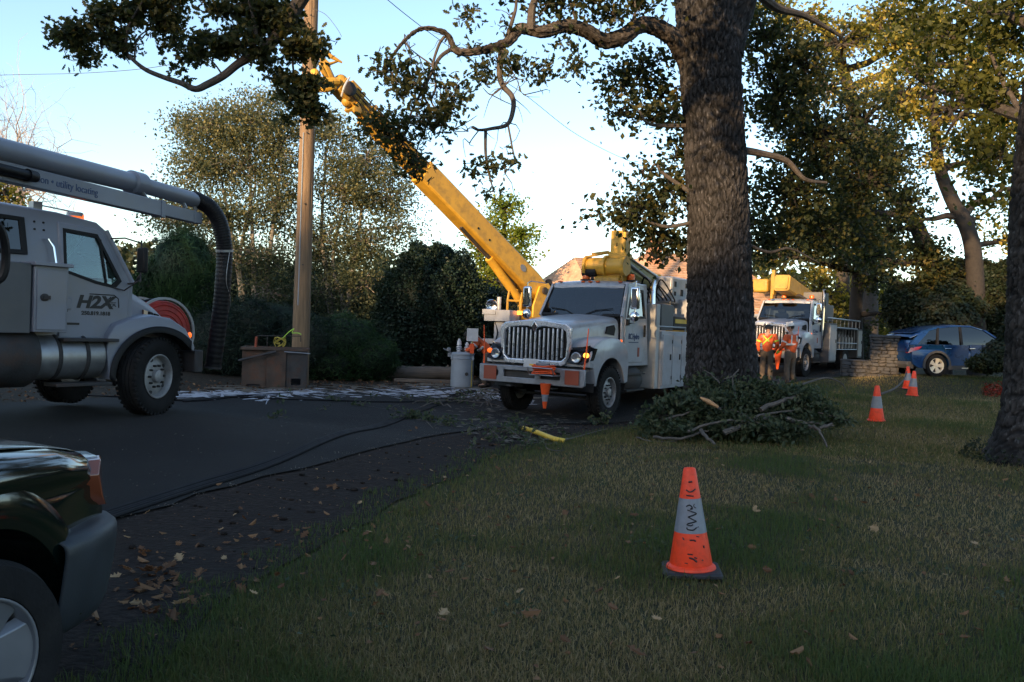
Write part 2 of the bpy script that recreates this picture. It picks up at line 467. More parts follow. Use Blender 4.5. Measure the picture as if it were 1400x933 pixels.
# ------------------------------------------------------------------ terrain
_ctl = [(950, 793, 5.45), (1198, 577, 15.8), (1247, 543, 22.5), (1278, 515, 26.5), (213, 570, 11.2), (833, 577, 16.5), (690, 560, 18.0),
        (375, 530, 18.5), (631, 530, 21.0), (540, 520, 22.5), (1080, 524, 25.0), (1104, 517, 29.5), (1385, 632, 11.2)]
_cp = [tuple(P(*c)) for c in _ctl]
_cp += [(-1.7, 2.7, 0.1), (-3.1, 6.4, -0.03), (1.2, 3.5, 0.0), (0, 0, 0.0), (5, 2, 0.02), (-10, 0, 0.25), (-10, 20, 0.3), (-20, 25, 0.4), (0, -12, 0.2), (20, 12, 0.35),
        (24, 30, 1.2), (10, 45, 0.9), (-8, 40, 0.5), (40, 60, 1.5), (-40, 50, 0.8), (0, 90, 1.2), (60, 0, 1.0), (-60, 0, 0.8), (0, -60, 0.6), (14, 38, 0.6), (3.97, 14, 0.0), (-3, 14, -0.1)]
_CX = np.array([c[0] for c in _cp]); _CY = np.array([c[1] for c in _cp]); _CZ = np.array([c[2] for c in _cp])
def ZN(x, y):
    x = np.asarray(x, float); y = np.asarray(y, float)
    d2 = (x[..., None] - _CX) ** 2 + (y[..., None] - _CY) ** 2
    w = 1.0 / (d2 + 2.2) ** 1.8
    return (w * _CZ).sum(-1) / w.sum(-1)
def Z(x, y): return float(ZN(np.array([x]), np.array([y]))[0])
def G(px, py, off=0.0):
    """ground point seen at a photo position"""
    ts = np.linspace(1.5, 120, 2400)
    a = P(px, py, 0.0); b = P(px, py, 1.0) - a
    xs = a.x + b.x * ts; ys = a.y + b.y * ts; zs = a.z + b.z * ts
    dz = zs - ZN(xs, ys)
    i = int(np.argmax(dz < 0))
    if i == 0: i = len(ts) - 1
    t = ts[i - 1] + (ts[i] - ts[i - 1]) * dz[i - 1] / (dz[i - 1] - dz[i] + 1e-9)
    p = a + b * t
    return Vector((p.x, p.y, Z(p.x, p.y) + off))
# ------------------------------------------------------------------ ground sheets
def ground_mat(name, cols, scale, bump, bscale, rough=0.95, patch=None, spec=0.2):
    m = bpy.data.materials.new(name); m.use_nodes = True
    nt = m.node_tree; b = nt.nodes['Principled BSDF']
    tc = _n(nt, 'ShaderNodeTexCoord')
    n1 = _n(nt, 'ShaderNodeTexNoise'); n1.inputs['Scale'].default_value = scale; n1.inputs['Detail'].default_value = 10; n1.inputs['Roughness'].default_value = 0.7
    nt.links.new(tc.outputs['Object'], n1.inputs['Vector'])
    cr = _n(nt, 'ShaderNodeValToRGB')
    while len(cr.color_ramp.elements) < len(cols): cr.color_ramp.elements.new(0.5)
    for i, c in enumerate(cols):
        e = cr.color_ramp.elements[i]; e.position = 0.3 + 0.4 * i / max(1, len(cols) - 1); e.color = (*c, 1)
    nt.links.new(n1.outputs['Fac'], cr.inputs[0])
    out = cr.outputs[0]
    if patch:
        n2 = _n(nt, 'ShaderNodeTexNoise'); n2.inputs['Scale'].default_value = patch[1]; n2.inputs['Detail'].default_value = 4
        nt.links.new(tc.outputs['Object'], n2.inputs['Vector'])
        mr = _n(nt, 'ShaderNodeMapRange'); mr.inputs[1].default_value = 0.45; mr.inputs[2].default_value = 0.62; mr.inputs[4].default_value = patch[2]
        nt.links.new(n2.outputs['Fac'], mr.inputs[0])
        mx = _n(nt, 'ShaderNodeMix', data_type='RGBA'); mx.inputs[7].default_value = (*patch[0], 1)
        nt.links.new(mr.outputs[0], mx.inputs[0]); nt.links.new(out, mx.inputs[6]); out = mx.outputs[2]
    nt.links.new(out, b.inputs['Base Color'])
    b.inputs['Roughness'].default_value = rough; b.inputs['Specular IOR Level'].default_value = spec
    n3 = _n(nt, 'ShaderNodeTexNoise'); n3.inputs['Scale'].default_value = bscale; n3.inputs['Detail'].default_value = 8
    nt.links.new(tc.outputs['Object'], n3.inputs['Vector'])
    bp = _n(nt, 'ShaderNodeBump'); bp.inputs['Strength'].default_value = bump; bp.inputs['Distance'].default_value = 0.03
    nt.links.new(n3.outputs['Fac'], bp.inputs['Height']); nt.links.new(bp.outputs[0], b.inputs['Normal'])
    MATS[name] = m
ground_mat('lawn_earth', [(0.022, 0.020, 0.012), (0.045, 0.040, 0.020), (0.09, 0.07, 0.038)], 9, 0.7, 30, patch=((0.024, 0.036, 0.014), 0.6, 0.7))
ground_mat('asphalt', [(0.013, 0.013, 0.013), (0.022, 0.022, 0.022), (0.042, 0.041, 0.04)], 110, 0.6, 90, 0.85, patch=((0.012, 0.012, 0.0125), 0.4, 0.7), spec=0.2)
ground_mat('dark_soil', [(0.006, 0.005, 0.004), (0.018, 0.013, 0.011), (0.05, 0.036, 0.028)], 14, 1.0, 22, patch=((0.018, 0.014, 0.012), 1.3, 0.8))
ground_mat('bed_soil', [(0.015, 0.013, 0.010), (0.03, 0.025, 0.018), (0.06, 0.045, 0.03)], 12, 1.0, 18)

def axis(lo, f0, f1, hi, fine, co=12):
    a = f0 - np.geomspace(0.3, f0 - lo + 0.3, co)[::-1] + 0.3
    b = f1 + np.geomspace(0.3, hi - f1 + 0.3, co) - 0.3
    return np.unique(np.round(np.concatenate([a, np.arange(f0, f1, fine), b]), 4))
gx = axis(-600, -16, 24, 600, 0.4); gy = axis(-300, -3, 40, 1200, 0.4)
GXX, GYY = np.meshgrid(gx, gy)
V = np.stack([GXX.ravel(), GYY.ravel(), ZN(GXX.ravel(), GYY.ravel())], 1)
nx_, ny_ = len(gx), len(gy)
ii = (np.arange(ny_ - 1)[:, None] * nx_ + np.arange(nx_ - 1)[None, :]).ravel()
F = np.stack([ii, ii + 1, ii + nx_ + 1, ii + nx_], 1)
tag(fast_mesh('ground', V, F, 'lawn_earth', smooth=True), kind='structure')

# edges of road and lawn, walked from near the camera into the distance
road_near = [Vector((-9, -8, 0)), Vector((-5.6, 0.5, 0))] + [G(*p) for p in [(150, 718), (290, 672), (430, 638), (520, 615), (600, 598), (680, 588), (760, 582), (840, 580)]] + \
            [Vector((4.6, 19.4, 0)), Vector((6.9, 22.6, 0)), Vector((10.9, 28.6, 0)), Vector((17, 37, 0)), Vector((34, 56, 0)), Vector((60, 80, 0))]
road_far = [Vector((-20, -6, 0)), Vector((-12.5, 3, 0)), Vector((-9.0, 9, 0))] + [G(*p) for p in [(160, 545), (245, 541), (340, 538), (450, 536), (560, 532), (640, 528)]] + \
           [Vector((1.6, 25, 0)), Vector((5.5, 31, 0)), Vector((11, 38.5, 0)), Vector((27, 60, 0)), Vector((50, 86, 0))]
lawn_edge = [Vector((-4, -8, 0)), Vector((-2.3, 0.5, 0))] + [G(*p) for p in [(150, 935), (250, 868), (380, 772), (470, 722), (560, 678), (640, 645), (700, 626), (760, 608), (830, 594), (880, 585)]] + \
            [Vector((4.9, 19.2, 0)), Vector((7.1, 22.4, 0)), Vector((11.1, 28.4, 0)), Vector((17.2, 36.8, 0)), Vector((34.2, 55.8, 0))]
def resample(pts, n, jit=0.0, seed=1):
    a = np.array([[p[0], p[1]] for p in spline(pts, 8)])
    s = np.concatenate([[0], np.cumsum(np.hypot(*np.diff(a, axis=0).T))])
    t = np.linspace(0, s[-1], n)
    o = np.stack([np.interp(t, s, a[:, 0]), np.interp(t, s, a[:, 1])], 1)
    if jit:
        rg = np.random.default_rng(seed)
        k = rg.normal(0, 1, n); k2 = np.convolve(k, np.ones(5) / 5, 'same')
        d = np.gradient(o, axis=0); d /= np.hypot(d[:, 0], d[:, 1])[:, None] + 1e-9
        o += np.stack([-d[:, 1], d[:, 0]], 1) * ((k2 + 0.5 * k) * jit)[:, None]
    return o
def ribbon(name, A, B, nc, off, m, kind='structure', thick=0.0):
    n = len(A); T = np.linspace(0, 1, nc + 1)
    XY = A[:, None, :] * (1 - T)[None, :, None] + B[:, None, :] * T[None, :, None]
    zz = ZN(XY[..., 0], XY[..., 1]) + off
    V = np.concatenate([XY, zz[..., None]], 2).reshape(-1, 3)
    ii = (np.arange(n - 1)[:, None] * (nc + 1) + np.arange(nc)[None, :]).ravel()
    F = np.stack([ii, ii + 1, ii + nc + 2, ii + nc + 1], 1)
    return tag(fast_mesh(name, V, F, m, smooth=True), kind=kind)
RN = resample(road_near, 240, 0.05, 3); RF = resample(road_far, 240, 0.04, 4); LE = resample(lawn_edge, 240, 0.10, 5)
# the two edges have different lengths: pair each road-near point with the nearest point of the other edge, in order
def pair(A, B):
    idx = np.argmin(((A[:, None, :] - B[None, :, :]) ** 2).sum(-1), 1)
    idx = np.maximum.accumulate(idx)
    w = np.convolve(np.pad(idx.astype(float), 6, 'edge'), np.ones(13) / 13, 'valid')
    return np.stack([np.interp(w, np.arange(len(B)), B[:, 0]), np.interp(w, np.arange(len(B)), B[:, 1])], 1)
ribbon('road', RN, pair(RN, RF), 18, 0.034, 'asphalt')
inn = RN + (pair(RN, RF) - RN) * 0.06
ribbon('dirt_verge', inn, pair(inn, LE), 8, 0.016, 'dark_soil')
RFo = np.stack([RF[:, 0] - 9, RF[:, 1] + 6], 1)
inn2 = RF + (RN - RF) * 0.03
ribbon('planting_bed_soil', inn2, RFo, 14, 0.014, 'bed_soil')

def side_of(poly, x, y):
    """signed distance-ish to an open polyline: >0 on its right-hand side"""
    p = np.stack([x, y], 1)
    out = np.empty(len(p))
    for i in range(0, len(p), 20000):
        q = p[i:i + 20000]
        d = ((q[:, None, :] - poly[None, ::2, :]) ** 2).sum(-1)
        k = np.clip(np.argmin(d, 1) * 2, 1, len(poly) - 2)
        t = poly[k + 1] - poly[k - 1]
        t = t / (np.hypot(t[:, 0], t[:, 1])[:, None] + 1e-9)
        r = q - poly[k]
        out[i:i + 20000] = r[:, 0] * t[:, 1] - r[:, 1] * t[:, 0]
    return out

# pale sawdust / slurry spill along the far side of the road
def blob_sheet(name, pts_w, m, off, seed, rnd_r=(0.15, 0.5), kind='stuff'):
    rg = np.random.default_rng(seed); mb = MB()
    for i, (x, y, rx, ry, a) in enumerate(pts_w):
        n = 14
        th = np.linspace(0, 2 * np.pi, n, endpoint=False)
        rad = 1 + 0.30 * np.sin(th * 3 + rg.uniform(0, 6)) + 0.2 * np.sin(th * 5 + rg.uniform(0, 6)) + rg.normal(0, 0.12, n)
        X = rx * rad * np.cos(th); Y = ry * rad * np.sin(th)
        xs = x + X * math.cos(a) - Y * math.sin(a); ys = y + X * math.sin(a) + Y * math.cos(a)
        zs = ZN(xs, ys) + off + (i % 40) * 0.0003
        c = (x, y, Z(x, y) + off + 0.003 + (i % 40) * 0.0003)
        mb.add([c] + list(zip(xs, ys, zs)), [(0, 1 + k, 1 + (k + 1) % n) for k in range(n)])
    o = mb.build(name, m); o['kind'] = kind
    return o
rg = np.random.default_rng(11)
pts = []
line = [G(*p) for p in [(225, 544), (300, 541), (380, 541), (460, 540), (540, 539), (620, 538), (680, 545), (720, 552)]]
for i in range(420):
    t = rg.uniform(0, len(line) - 1.01); k = int(t); p = line[k].lerp(line[k + 1], t - k)
    dens = 1.0 if t < 2.6 or t > 3.2 else 0.5
    pts.append((p.x + rg.normal(0, .15), p.y + rg.normal(0, 0.45), rg.exponential(.11) * dens + .03, (rg.exponential(0.035) + .012) * dens, rg.normal(0.35, 0.6)))
blob_sheet('white_slurry_spill', pts, 'spill', 0.040, 5)
pts = []
line = [G(*p) for p in [(300, 534), (380, 534), (460, 533), (560, 530), (640, 531), (690, 542)]]
for i in range(260):
    t = rg.uniform(0, len(line) - 1.01); k = int(t); p = line[k].lerp(line[k + 1], t - k)
    pts.append((p.x + rg.normal(0, .25), p.y + rg.normal(0, 0.5), rg.exponential(.14) + .03, rg.exponential(0.05) + .015, rg.normal(0.3, 0.6)))
for p in [(700, 575), (650, 580), (740, 590), (720, 600), (660, 562), (760, 575)]:
    g = G(*p)
    for k in range(26): pts.append((g.x + rg.normal(0, .4), g.y + rg.normal(0, .6), rg.uniform(.02, .12), rg.uniform(0.015, 0.06), rg.uniform(0, 3)))
blob_sheet('wood_chip_litter', pts, 'wood_chips', 0.038, 6)

# ------------------------------------------------------------------ foliage engine
LEAF4 = (np.array([(0, 0, 0), (.5, .33, .09), (1, 0, -.04), (.5, -.33, .09)]), np.array([(0, 1, 2), (0, 2, 3)]))
_ol = [(0, .02), (.16, .1), (.26, .24), (.36, .11), (.5, .3), (.6, .14), (.74, .26), (.84, .1), (1, 0)]
OAK = (np.array([(x, 0, -0.02) for x, y in (_ol[0], _ol[-1])] + [(x, y, .25 * y) for x, y in _ol[1:-1]] + [(x, -y, .25 * y) for x, y in _ol[1:-1]]),
       [(0, *range(2, 9), 1), (1, *reversed(range(9, 16)), 0)])
NEEDLE = (np.array([(0, .06, 0), (0, -.06, 0), (1, 0, 0)]), np.array([(0, 1, 2)]))
def rand_rot(n, rg, up=0.0, droop=None):
    """n rotation matrices; up>0 biases leaf normals to the sky"""
    nrm = rg.normal(0, 1, (n, 3)); nrm[:, 2] += up * np.sign(rg.uniform(-0.15, 1, n)); nrm /= np.linalg.norm(nrm, axis=1)[:, None]
    t = rg.normal(0, 1, (n, 3))
    if droop is not None: t[:, 2] -= droop
    t -= nrm * (t * nrm).sum(1)[:, None]; t /= np.linalg.norm(t, axis=1)[:, None] + 1e-9
    return np.stack([t, np.cross(nrm, t), nrm], 2)
def leaf_arrays(C, size, tmpl, rg, up=0.6, droop=None, svar=0.35):
    T = tmpl[0]; n = len(C)
    M = rand_rot(n, rg, up, droop)
    s = size * (1 + rg.uniform(-svar, svar, n))
    V = np.einsum('nij,kj->nki', M, T) * s[:, None, None] + C[:, None, :]
    f = np.array([list(q) for q in tmpl[1]])
    F = (np.arange(n)[:, None, None] * len(T) + f[None]).reshape(-1, f.shape[1])
    return V.reshape(-1, 3), F, len(f)
def leaves(name, C, size, m, parent=None, tmpl=LEAF4, seed=0, up=0.6, droop=None, rnd=None, kind='stuff', cl=None):
    rg = np.random.default_rng(seed)
    C = np.asarray(C)
    V, F, k = leaf_arrays(C, size, tmpl, rg, up, droop)
    if rnd is None: rnd = np.clip(rg.beta(1.6, 2.2, len(C)), 0, 1)
    return fast_mesh(name, V, F, m, parent, np.repeat(rnd, k), kind)
def clumps(blobs, rg, per, cr, spread=1.0):
    """blobs: (centre, (rx,ry,rz), n_clumps). returns leaf centres, clump centres per blob"""
    L, CC = [], []
    for c, r, n in blobs:
        d = rg.normal(0, 1, (n, 3)); d /= np.linalg.norm(d, axis=1)[:, None]
        rad = rg.uniform(0.15, 1.0, n) ** 0.5
        cc = np.array(c)[None] + d * rad[:, None] * np.array(r)[None]
        CC.append(cc)
        k = rg.integers(int(per * 0.5), int(per * 1.5), n)
        for q, kk in zip(cc, k):
            s = cr * rg.uniform(0.6, 1.4)
            L.append(q[None] + rg.normal(0, 1, (kk, 3)) * np.array([s, s, s * 0.6])[None] * 0.55)
    return np.concatenate(L), CC
def limb_path(a, b, rg, sag=0.1, k=6):
    a, b = np.array(a, float), np.array(b, float)
    L = np.linalg.norm(b - a)
    t = np.linspace(0, 1, k)[:, None]
    p = a * (1 - t) + b * t
    w = rg.normal(0, 1, 3) * sag * L; w[2] = abs(w[2])
    p += np.sin(np.pi * t) * w
    p[1:-1] += rg.normal(0, 0.025 * L, (k - 2, 3))
    return p
# ------------------------------------------------------------------ house beyond the trucks
def make_house():
    c = P(850, 420, 48); gz = Z(c.x, c.y)
    h = tag(empty('house', (c.x, c.y, gz)), 'house with brown shingle roof and brick chimney rising behind the utility truck', 'house')
    def L(px, py, d):
        q = P(px, py, d); return Vector((q.x - c.x, q.y - c.y, q.z - gz))
    # two roofs: a low hipped wing at left, a higher main roof at right; built as prisms of real depth
    def roof(ridge_a, ridge_b, run, drop, name):
        a, b = Vector(ridge_a), Vector(ridge_b)
        ax = (b - a); ax.z = 0; ax.normalize(); n = Vector((-ax.y, ax.x, 0))
        mb = MB()
        e = 1.9
        A1 = a - n * run - ax * e + Vector((0, 0, -drop)); A2 = a + n * run - ax * e + Vector((0, 0, -drop))
        B1 = b - n * run + ax * e + Vector((0, 0, -drop)); B2 = b + n * run + ax * e + Vector((0, 0, -drop))
        # courses of shingles as stepped strips
        N = 26
        def slope(p0, p1, q0, q1):
            for i in range(N):
                t0, t1 = i / N, (i + 1) / N
                u = (p1 - p0).cross(q0 - p0).normalized(); u = u if u.z > 0 else -u
                s0 = p0.lerp(q0, t0) + u * 0.0; s1 = p1.lerp(q1, t0)
                r0 = p0.lerp(q0, t1) + u * 0.035; r1 = p1.lerp(q1, t1) + u * 0.035
                mb.add([s0, s1, r1, r0], [(0, 1, 2, 3)]); mb.add([r0, r1, p1.lerp(q1, t1), p0.lerp(q0, t1)], [(0, 1, 2, 3)])
        slope(a, b, A1, B1); slope(a, b, A2, B2)
        mb.add([a, A1, A2], [(0, 1, 2)]); mb.add([b, B1, B2], [(0, 1, 2)])
        r = mb.build(name, 'shingle', h, smooth=False)
        mb = MB(); z0 = A1.z - 0.02
        w = [A1 + n * .5 + ax * .5, B1 + n * .5 - ax * .5, B2 - n * .5 - ax * .5, A2 - n * .5 + ax * .5]
        mb.layers([[Vector((q.x, q.y, -0.4)) for q in w], [Vector((q.x, q.y, z0)) for q in w]])
        mb.build('wall', 'stucco', h)
        g = MB()
        for p, q in ((A1, B1), (A2, B2), (A1, A2), (B1, B2)): g.tube([p, q], 0.09, 6)
        g.build('gutter', 'white_paint', r)
        return w, z0
    w1, z1 = roof(L(786, 352, 47), L(880, 354, 50), 4.6, 3.0, 'roof')
    w2, z2 = roof(L(880, 347, 44), L(985, 346, 46), 5.0, 3.4, 'roof')
    mb = MB(); a = L(893, 395, 43.5); b = L(893, 330, 43.5)
    mb.box(((a.x + b.x) / 2, a.y, (a.z + b.z) / 2), (0.75, 0.75, b.z - a.z)); mb.box((b.x, b.y, b.z + 0.05), (0.9, 0.9, 0.14))
    ch = mb.build('chimney', 'chimney_brick', h, bevel=0.02)
    mb = MB(); mb.lathe([(0.12, 0), (0.12, 0.25)], Matrix.Translation((b.x, b.y, b.z + 0.1)), 12); mb.build('chimney_pot', 'chimney_brick', ch)
    for w, z in ((w1, z1), (w2, z2)):
        for t in (0.25, 0.6):
            p = w[0].lerp(w[1], t); ax = (w[1] - w[0]); ax.z = 0; ax.normalize(); n = Vector((-ax.y, ax.x, 0))
            mb = MB(); rot = Matrix((ax, n, Vector((0, 0, 1)))).transposed()
            mb.box(Vector((p.x, p.y, 1.6)) - n * 0.02, (1.5, 0.08, 1.2), rot)
            wi = mb.build('window', 'stucco', h)
            mb = MB(); mb.box(Vector((p.x, p.y, 1.6)) - n * 0.075, (1.3, 0.04, 1.0), rot); mb.build('pane', 'window_dark', wi)
make_house()

# ------------------------------------------------------------------ fieldstone gate pillar with a low wall
def stone_mesh(rg, sx, sy, sz):
    mb = MB(); mb.box((0, 0, 0), (sx, sy, sz))
    mb.deform(lambda v: v + Vector((rg.normal(0, .07) * sx, rg.normal(0, .07) * sy, rg.normal(0, .07) * sz)))
    return mb
def make_pillar():
    rg = np.random.default_rng(8)
    p = G(1207, 519); d = 27.5; p = P(1207, 521, d); p.z = Z(p.x, p.y) - 0.05
    t = tag(empty('stone_pillar', p, R(-20)), 'square fieldstone pillar with low stone wall beside the parked blue car', 'pillar')
    H, W = 1.32, 0.78
    mb = MB(); mb.box((0, 0, H / 2), (W - .1, W - .1, H - 0.02)); mb.box((-.85, 0, 0.25), (.95, .42, .48)); mb.build('mortar_core', 'mortar', t)
    meshes = []
    for k in range(7):
        o = stone_mesh(rg, .24, .12, .13).build('stone', 'stone' if k % 2 else 'stone_warm', t, bevel=.02, seg=1)
        meshes.append(o)
    src = list(meshes); used = 0
    def put(loc, rz, s):
        nonlocal used
        if used < len(src): o = src[used]
        else:
            o = src[rg.integers(len(src))].copy(); COL.objects.link(o); o.parent = t
        used += 1
        o.location = loc; o.rotation_euler = (rg.normal(0, .06), rg.normal(0, .06), rz); o.scale = s
    z = 0.06
    while z < H:
        hh = rg.uniform(.09, .15)
        for face, (nx, ny) in enumerate([(0, -1), (-1, 0), (1, 0)]):
            u = -W / 2
            while u < W / 2 - .05:
                l = min(rg.uniform(.16, .34), W / 2 - u)
                c = u + l / 2
                loc = (c, -W / 2 + .03, z) if ny else (nx * (W / 2 - .03), c, z)
                put(loc, 0 if ny else R(90), (l / .24 * .93, 1 + rg.uniform(-.1, .3), hh / .13 * .92))
                u += l
        z += hh
    z = 0.06
    while z < .46:
        hh = rg.uniform(.1, .15); u = -1.3
        while u < -.42:
            l = rg.uniform(.18, .34); put((u + l / 2, -.2, z), 0, (l / .24 * .93, 1.1, hh / .13 * .92)); u += l
        z += hh
    mb = MB(); mb.box((0, 0, H + .05), (W + .12, W + .12, .09)); mb.build('cap_stone', 'stone', t, bevel=.02)
    mb = MB(); mb.box((-.86, 0, .53), (.95, .5, .07)); mb.build('cap_stone', 'stone', t, bevel=.02)
make_pillar()
# ------------------------------------------------------------------ bark
def bark_mat(name, lo, hi, lichen, moss=None):
    m = bpy.data.materials.new(name); m.use_nodes = True
    nt = m.node_tree; b = nt.nodes['Principled BSDF']
    at = _n(nt, 'ShaderNodeAttribute', attribute_name='plate')
    cr = _n(nt, 'ShaderNodeValToRGB'); e = cr.color_ramp.elements
    e[0].position = 0.1; e[0].color = (*lo, 1); e[1].position = 0.75; e[1].color = (*hi, 1)
    nt.links.new(at.outputs['Fac'], cr.inputs[0])
    tc = _n(nt, 'ShaderNodeTexCoord'); mp = _n(nt, 'ShaderNodeMapping'); mp.inputs['Scale'].default_value = (1, 1, 0.4)
    nt.links.new(tc.outputs['Object'], mp.inputs[0])
    nz = _n(nt, 'ShaderNodeTexNoise'); nz.inputs['Scale'].default_value = 26; nz.inputs['Detail'].default_value = 8
    nt.links.new(mp.outputs[0], nz.inputs['Vector'])
    mr = _n(nt, 'ShaderNodeMapRange'); mr.inputs[1].default_value = .56; mr.inputs[2].default_value = .68; mr.inputs[4].default_value = .75
    nt.links.new(nz.outputs['Fac'], mr.inputs[0])
    mu = _n(nt, 'ShaderNodeMath', operation='MULTIPLY'); nt.links.new(mr.outputs[0], mu.inputs[0]); nt.links.new(at.outputs['Fac'], mu.inputs[1])
    mx = _n(nt, 'ShaderNodeMix', data_type='RGBA'); mx.inputs[7].default_value = (*lichen, 1)
    nt.links.new(mu.outputs[0], mx.inputs[0]); nt.links.new(cr.outputs[0], mx.inputs[6])
    n4 = _n(nt, 'ShaderNodeTexNoise'); n4.inputs['Scale'].default_value = 1.6; n4.inputs['Detail'].default_value = 5; nt.links.new(tc.outputs['Object'], n4.inputs['Vector'])
    m4 = _n(nt, 'ShaderNodeMapRange'); m4.inputs[1].default_value = .35; m4.inputs[2].default_value = .65; m4.inputs[3].default_value = .5; m4.inputs[4].default_value = 1.35; nt.links.new(n4.outputs['Fac'], m4.inputs[0])
    hv_ = _n(nt, 'ShaderNodeHueSaturation'); nt.links.new(m4.outputs[0], hv_.inputs['Value']); nt.links.new(mx.outputs[2], hv_.inputs['Color'])
    out = hv_.outputs[0]
    nt.links.new(out, b.inputs['Base Color']); b.inputs['Roughness'].default_value = .9; b.inputs['Specular IOR Level'].default_value = .25
    bp = _n(nt, 'ShaderNodeBump'); bp.inputs['Strength'].default_value = .6; bp.inputs['Distance'].default_value = .01
    nt.links.new(nz.outputs['Fac'], bp.inputs['Height']); nt.links.new(bp.outputs[0], b.inputs['Normal'])
    MATS[name] = m
bark_mat('oak_bark', (0.004, 0.004, 0.004), (0.034, 0.032, 0.033), (0.13, 0.13, 0.14))
bark_mat('oak_bark_dark', (0.009, 0.008, 0.008), (0.042, 0.038, 0.036), (0.14, 0.138, 0.136))
mat('limb_bark', (0.06, 0.05, 0.044), .9, var=.35, scale=14, bump=.7, bscale=30, dirt=(0.12, 0.115, 0.11), dirt_amt=.4, dirt_scale=9)
bark_mat('limb_furrowed', (0.02, 0.017, 0.015), (0.085, 0.072, 0.064), (0.18, 0.17, 0.165))
mat('dark_bark', (0.024, 0.020, 0.018), .9, var=.35, scale=10, bump=.6, bscale=20)

def bark_tube(name, path, rad, m, parent, nu=110, dz=0.022, cell=(0.05, 0.17), depth=0.022, seed=1, flare=None):
    """a trunk with real furrowed plates pushed in and out of its surface"""
    rg = np.random.default_rng(seed)
    path = np.array([tuple(p) for p in spline(path, 8)]); rad = np.interp(np.linspace(0, 1, len(path)), np.linspace(0, 1, len(rad)), rad)
    s = np.concatenate([[0], np.cumsum(np.linalg.norm(np.diff(path, axis=0), axis=1))])
    n = int(s[-1] / dz); t = np.linspace(0, s[-1], n)
    C = np.stack([np.interp(t, s, path[:, i]) for i in range(3)], 1); Rr = np.interp(t, s, rad)
    T = np.gradient(C, axis=0); T /= np.linalg.norm(T, axis=1)[:, None]
    X = np.cross(T, np.array([0, 1, 0.001])); X /= np.linalg.norm(X, axis=1)[:, None]; Y = np.cross(T, X)
    th = np.linspace(0, 2 * np.pi, nu, endpoint=False)
    Rm = Rr.mean(); U = th[None, :] * Rm + 0 * t[:, None]; Vv = t[:, None] + 0 * th[None, :]
    W = 2 * np.pi * Rm; ncu = max(6, int(W / cell[0])); cw = W / ncu; ch = cell[1]
    ncv = int(s[-1] / ch) + 3
    jx = rg.uniform(.05, .95, (ncv, ncu)); jy = rg.uniform(.05, .95, (ncv, ncu))
    U = (U + 0.03 * np.sin(Vv * 4.3 + 2 * np.sin(th[None, :] * 2)) + .012 * np.sin(Vv * 17 + 5 * np.sin(th[None, :] * 3)) + .006 * np.sin(Vv * 47 + th[None, :] * 9)) % W
    iu = np.floor(U / cw).astype(int); iv = np.floor(Vv / ch).astype(int) + 1
    d1 = np.full(U.shape, 9.); d2 = np.full(U.shape, 9.)
    for a in (-1, 0, 1):
        for b in (-1, 0, 1):
            cu = (iu + b); cv = np.clip(iv + a, 0, ncv - 1)
            px = (cu + jx[cv, cu % ncu]) ; py = (iv + a - 1 + jy[cv, cu % ncu])
            d = np.hypot(U / cw - px, (Vv / ch - py))
            d2 = np.where(d < d1, d1, np.minimum(d2, d)); d1 = np.minimum(d1, d)
    e = np.clip((d2 - d1) / 0.5, 0, 1); plate = e ** .8
    vert = .5 + .5 * np.sin(U / W * 2 * np.pi * ncu * .5 + 2.5 * np.sin(Vv * 3.1)); plate = np.clip(plate * (.62 + .5 * vert) + rg.normal(0, .09, U.shape), 0, 1)
    big = .5 + .5 * np.sin(th[None, :] * 5 + 1.3 * np.sin(Vv * .8)) * .5
    RR = Rr[:, None] + (plate - .6) * depth + rg.normal(0, .0018, U.shape) + (big - .5) * .02
    RR = RR * (1 + .035 * np.sin(2 * th[None, :] + Vv * .7) + .02 * np.sin(3 * th[None, :] - Vv))
    if flare:
        k = np.exp(-Vv / flare[0]); lob = np.zeros_like(th)
        for a, w, g in flare[2]: lob += g * np.exp(-((np.angle(np.exp(1j * (th - a)))) / w) ** 2)
        RR = RR + k * flare[1] * (0.45 + lob[None, :])
    P3 = C[:, None, :] + X[:, None, :] * (np.cos(th)[None, :, None] * RR[..., None]) + Y[:, None, :] * (np.sin(th)[None, :, None] * RR[..., None])
    ii = (np.arange(n - 1)[:, None] * nu); kk = np.arange(nu)[None, :]; k2 = (kk + 1) % nu
    F = np.stack([(ii + kk).ravel(), (ii + k2).ravel(), (ii + nu + k2).ravel(), (ii + nu + kk).ravel()], 1)
    o = fast_mesh(name, P3.reshape(-1, 3), F, m, parent, smooth=True)
    a = o.data.attributes.new('plate', 'FLOAT', 'POINT'); a.data.foreach_set('value', plate.ravel().astype(np.float32))
    return o

def twigs(name, blobs_cc, starts, m, parent, rg, r0=0.03, r1=0.006, n=4, kind='stuff'):
    mb = MB()
    for st, cc in zip(starts, blobs_cc):
        for c in cc:
            p = limb_path(st, c, rg, .08, 4)
            mb.tube([tuple(q) for q in p], lerp_list([r0, r1], 4), n, cap=False)
    o = mb.build(name, m, parent); o['kind'] = kind
    return o

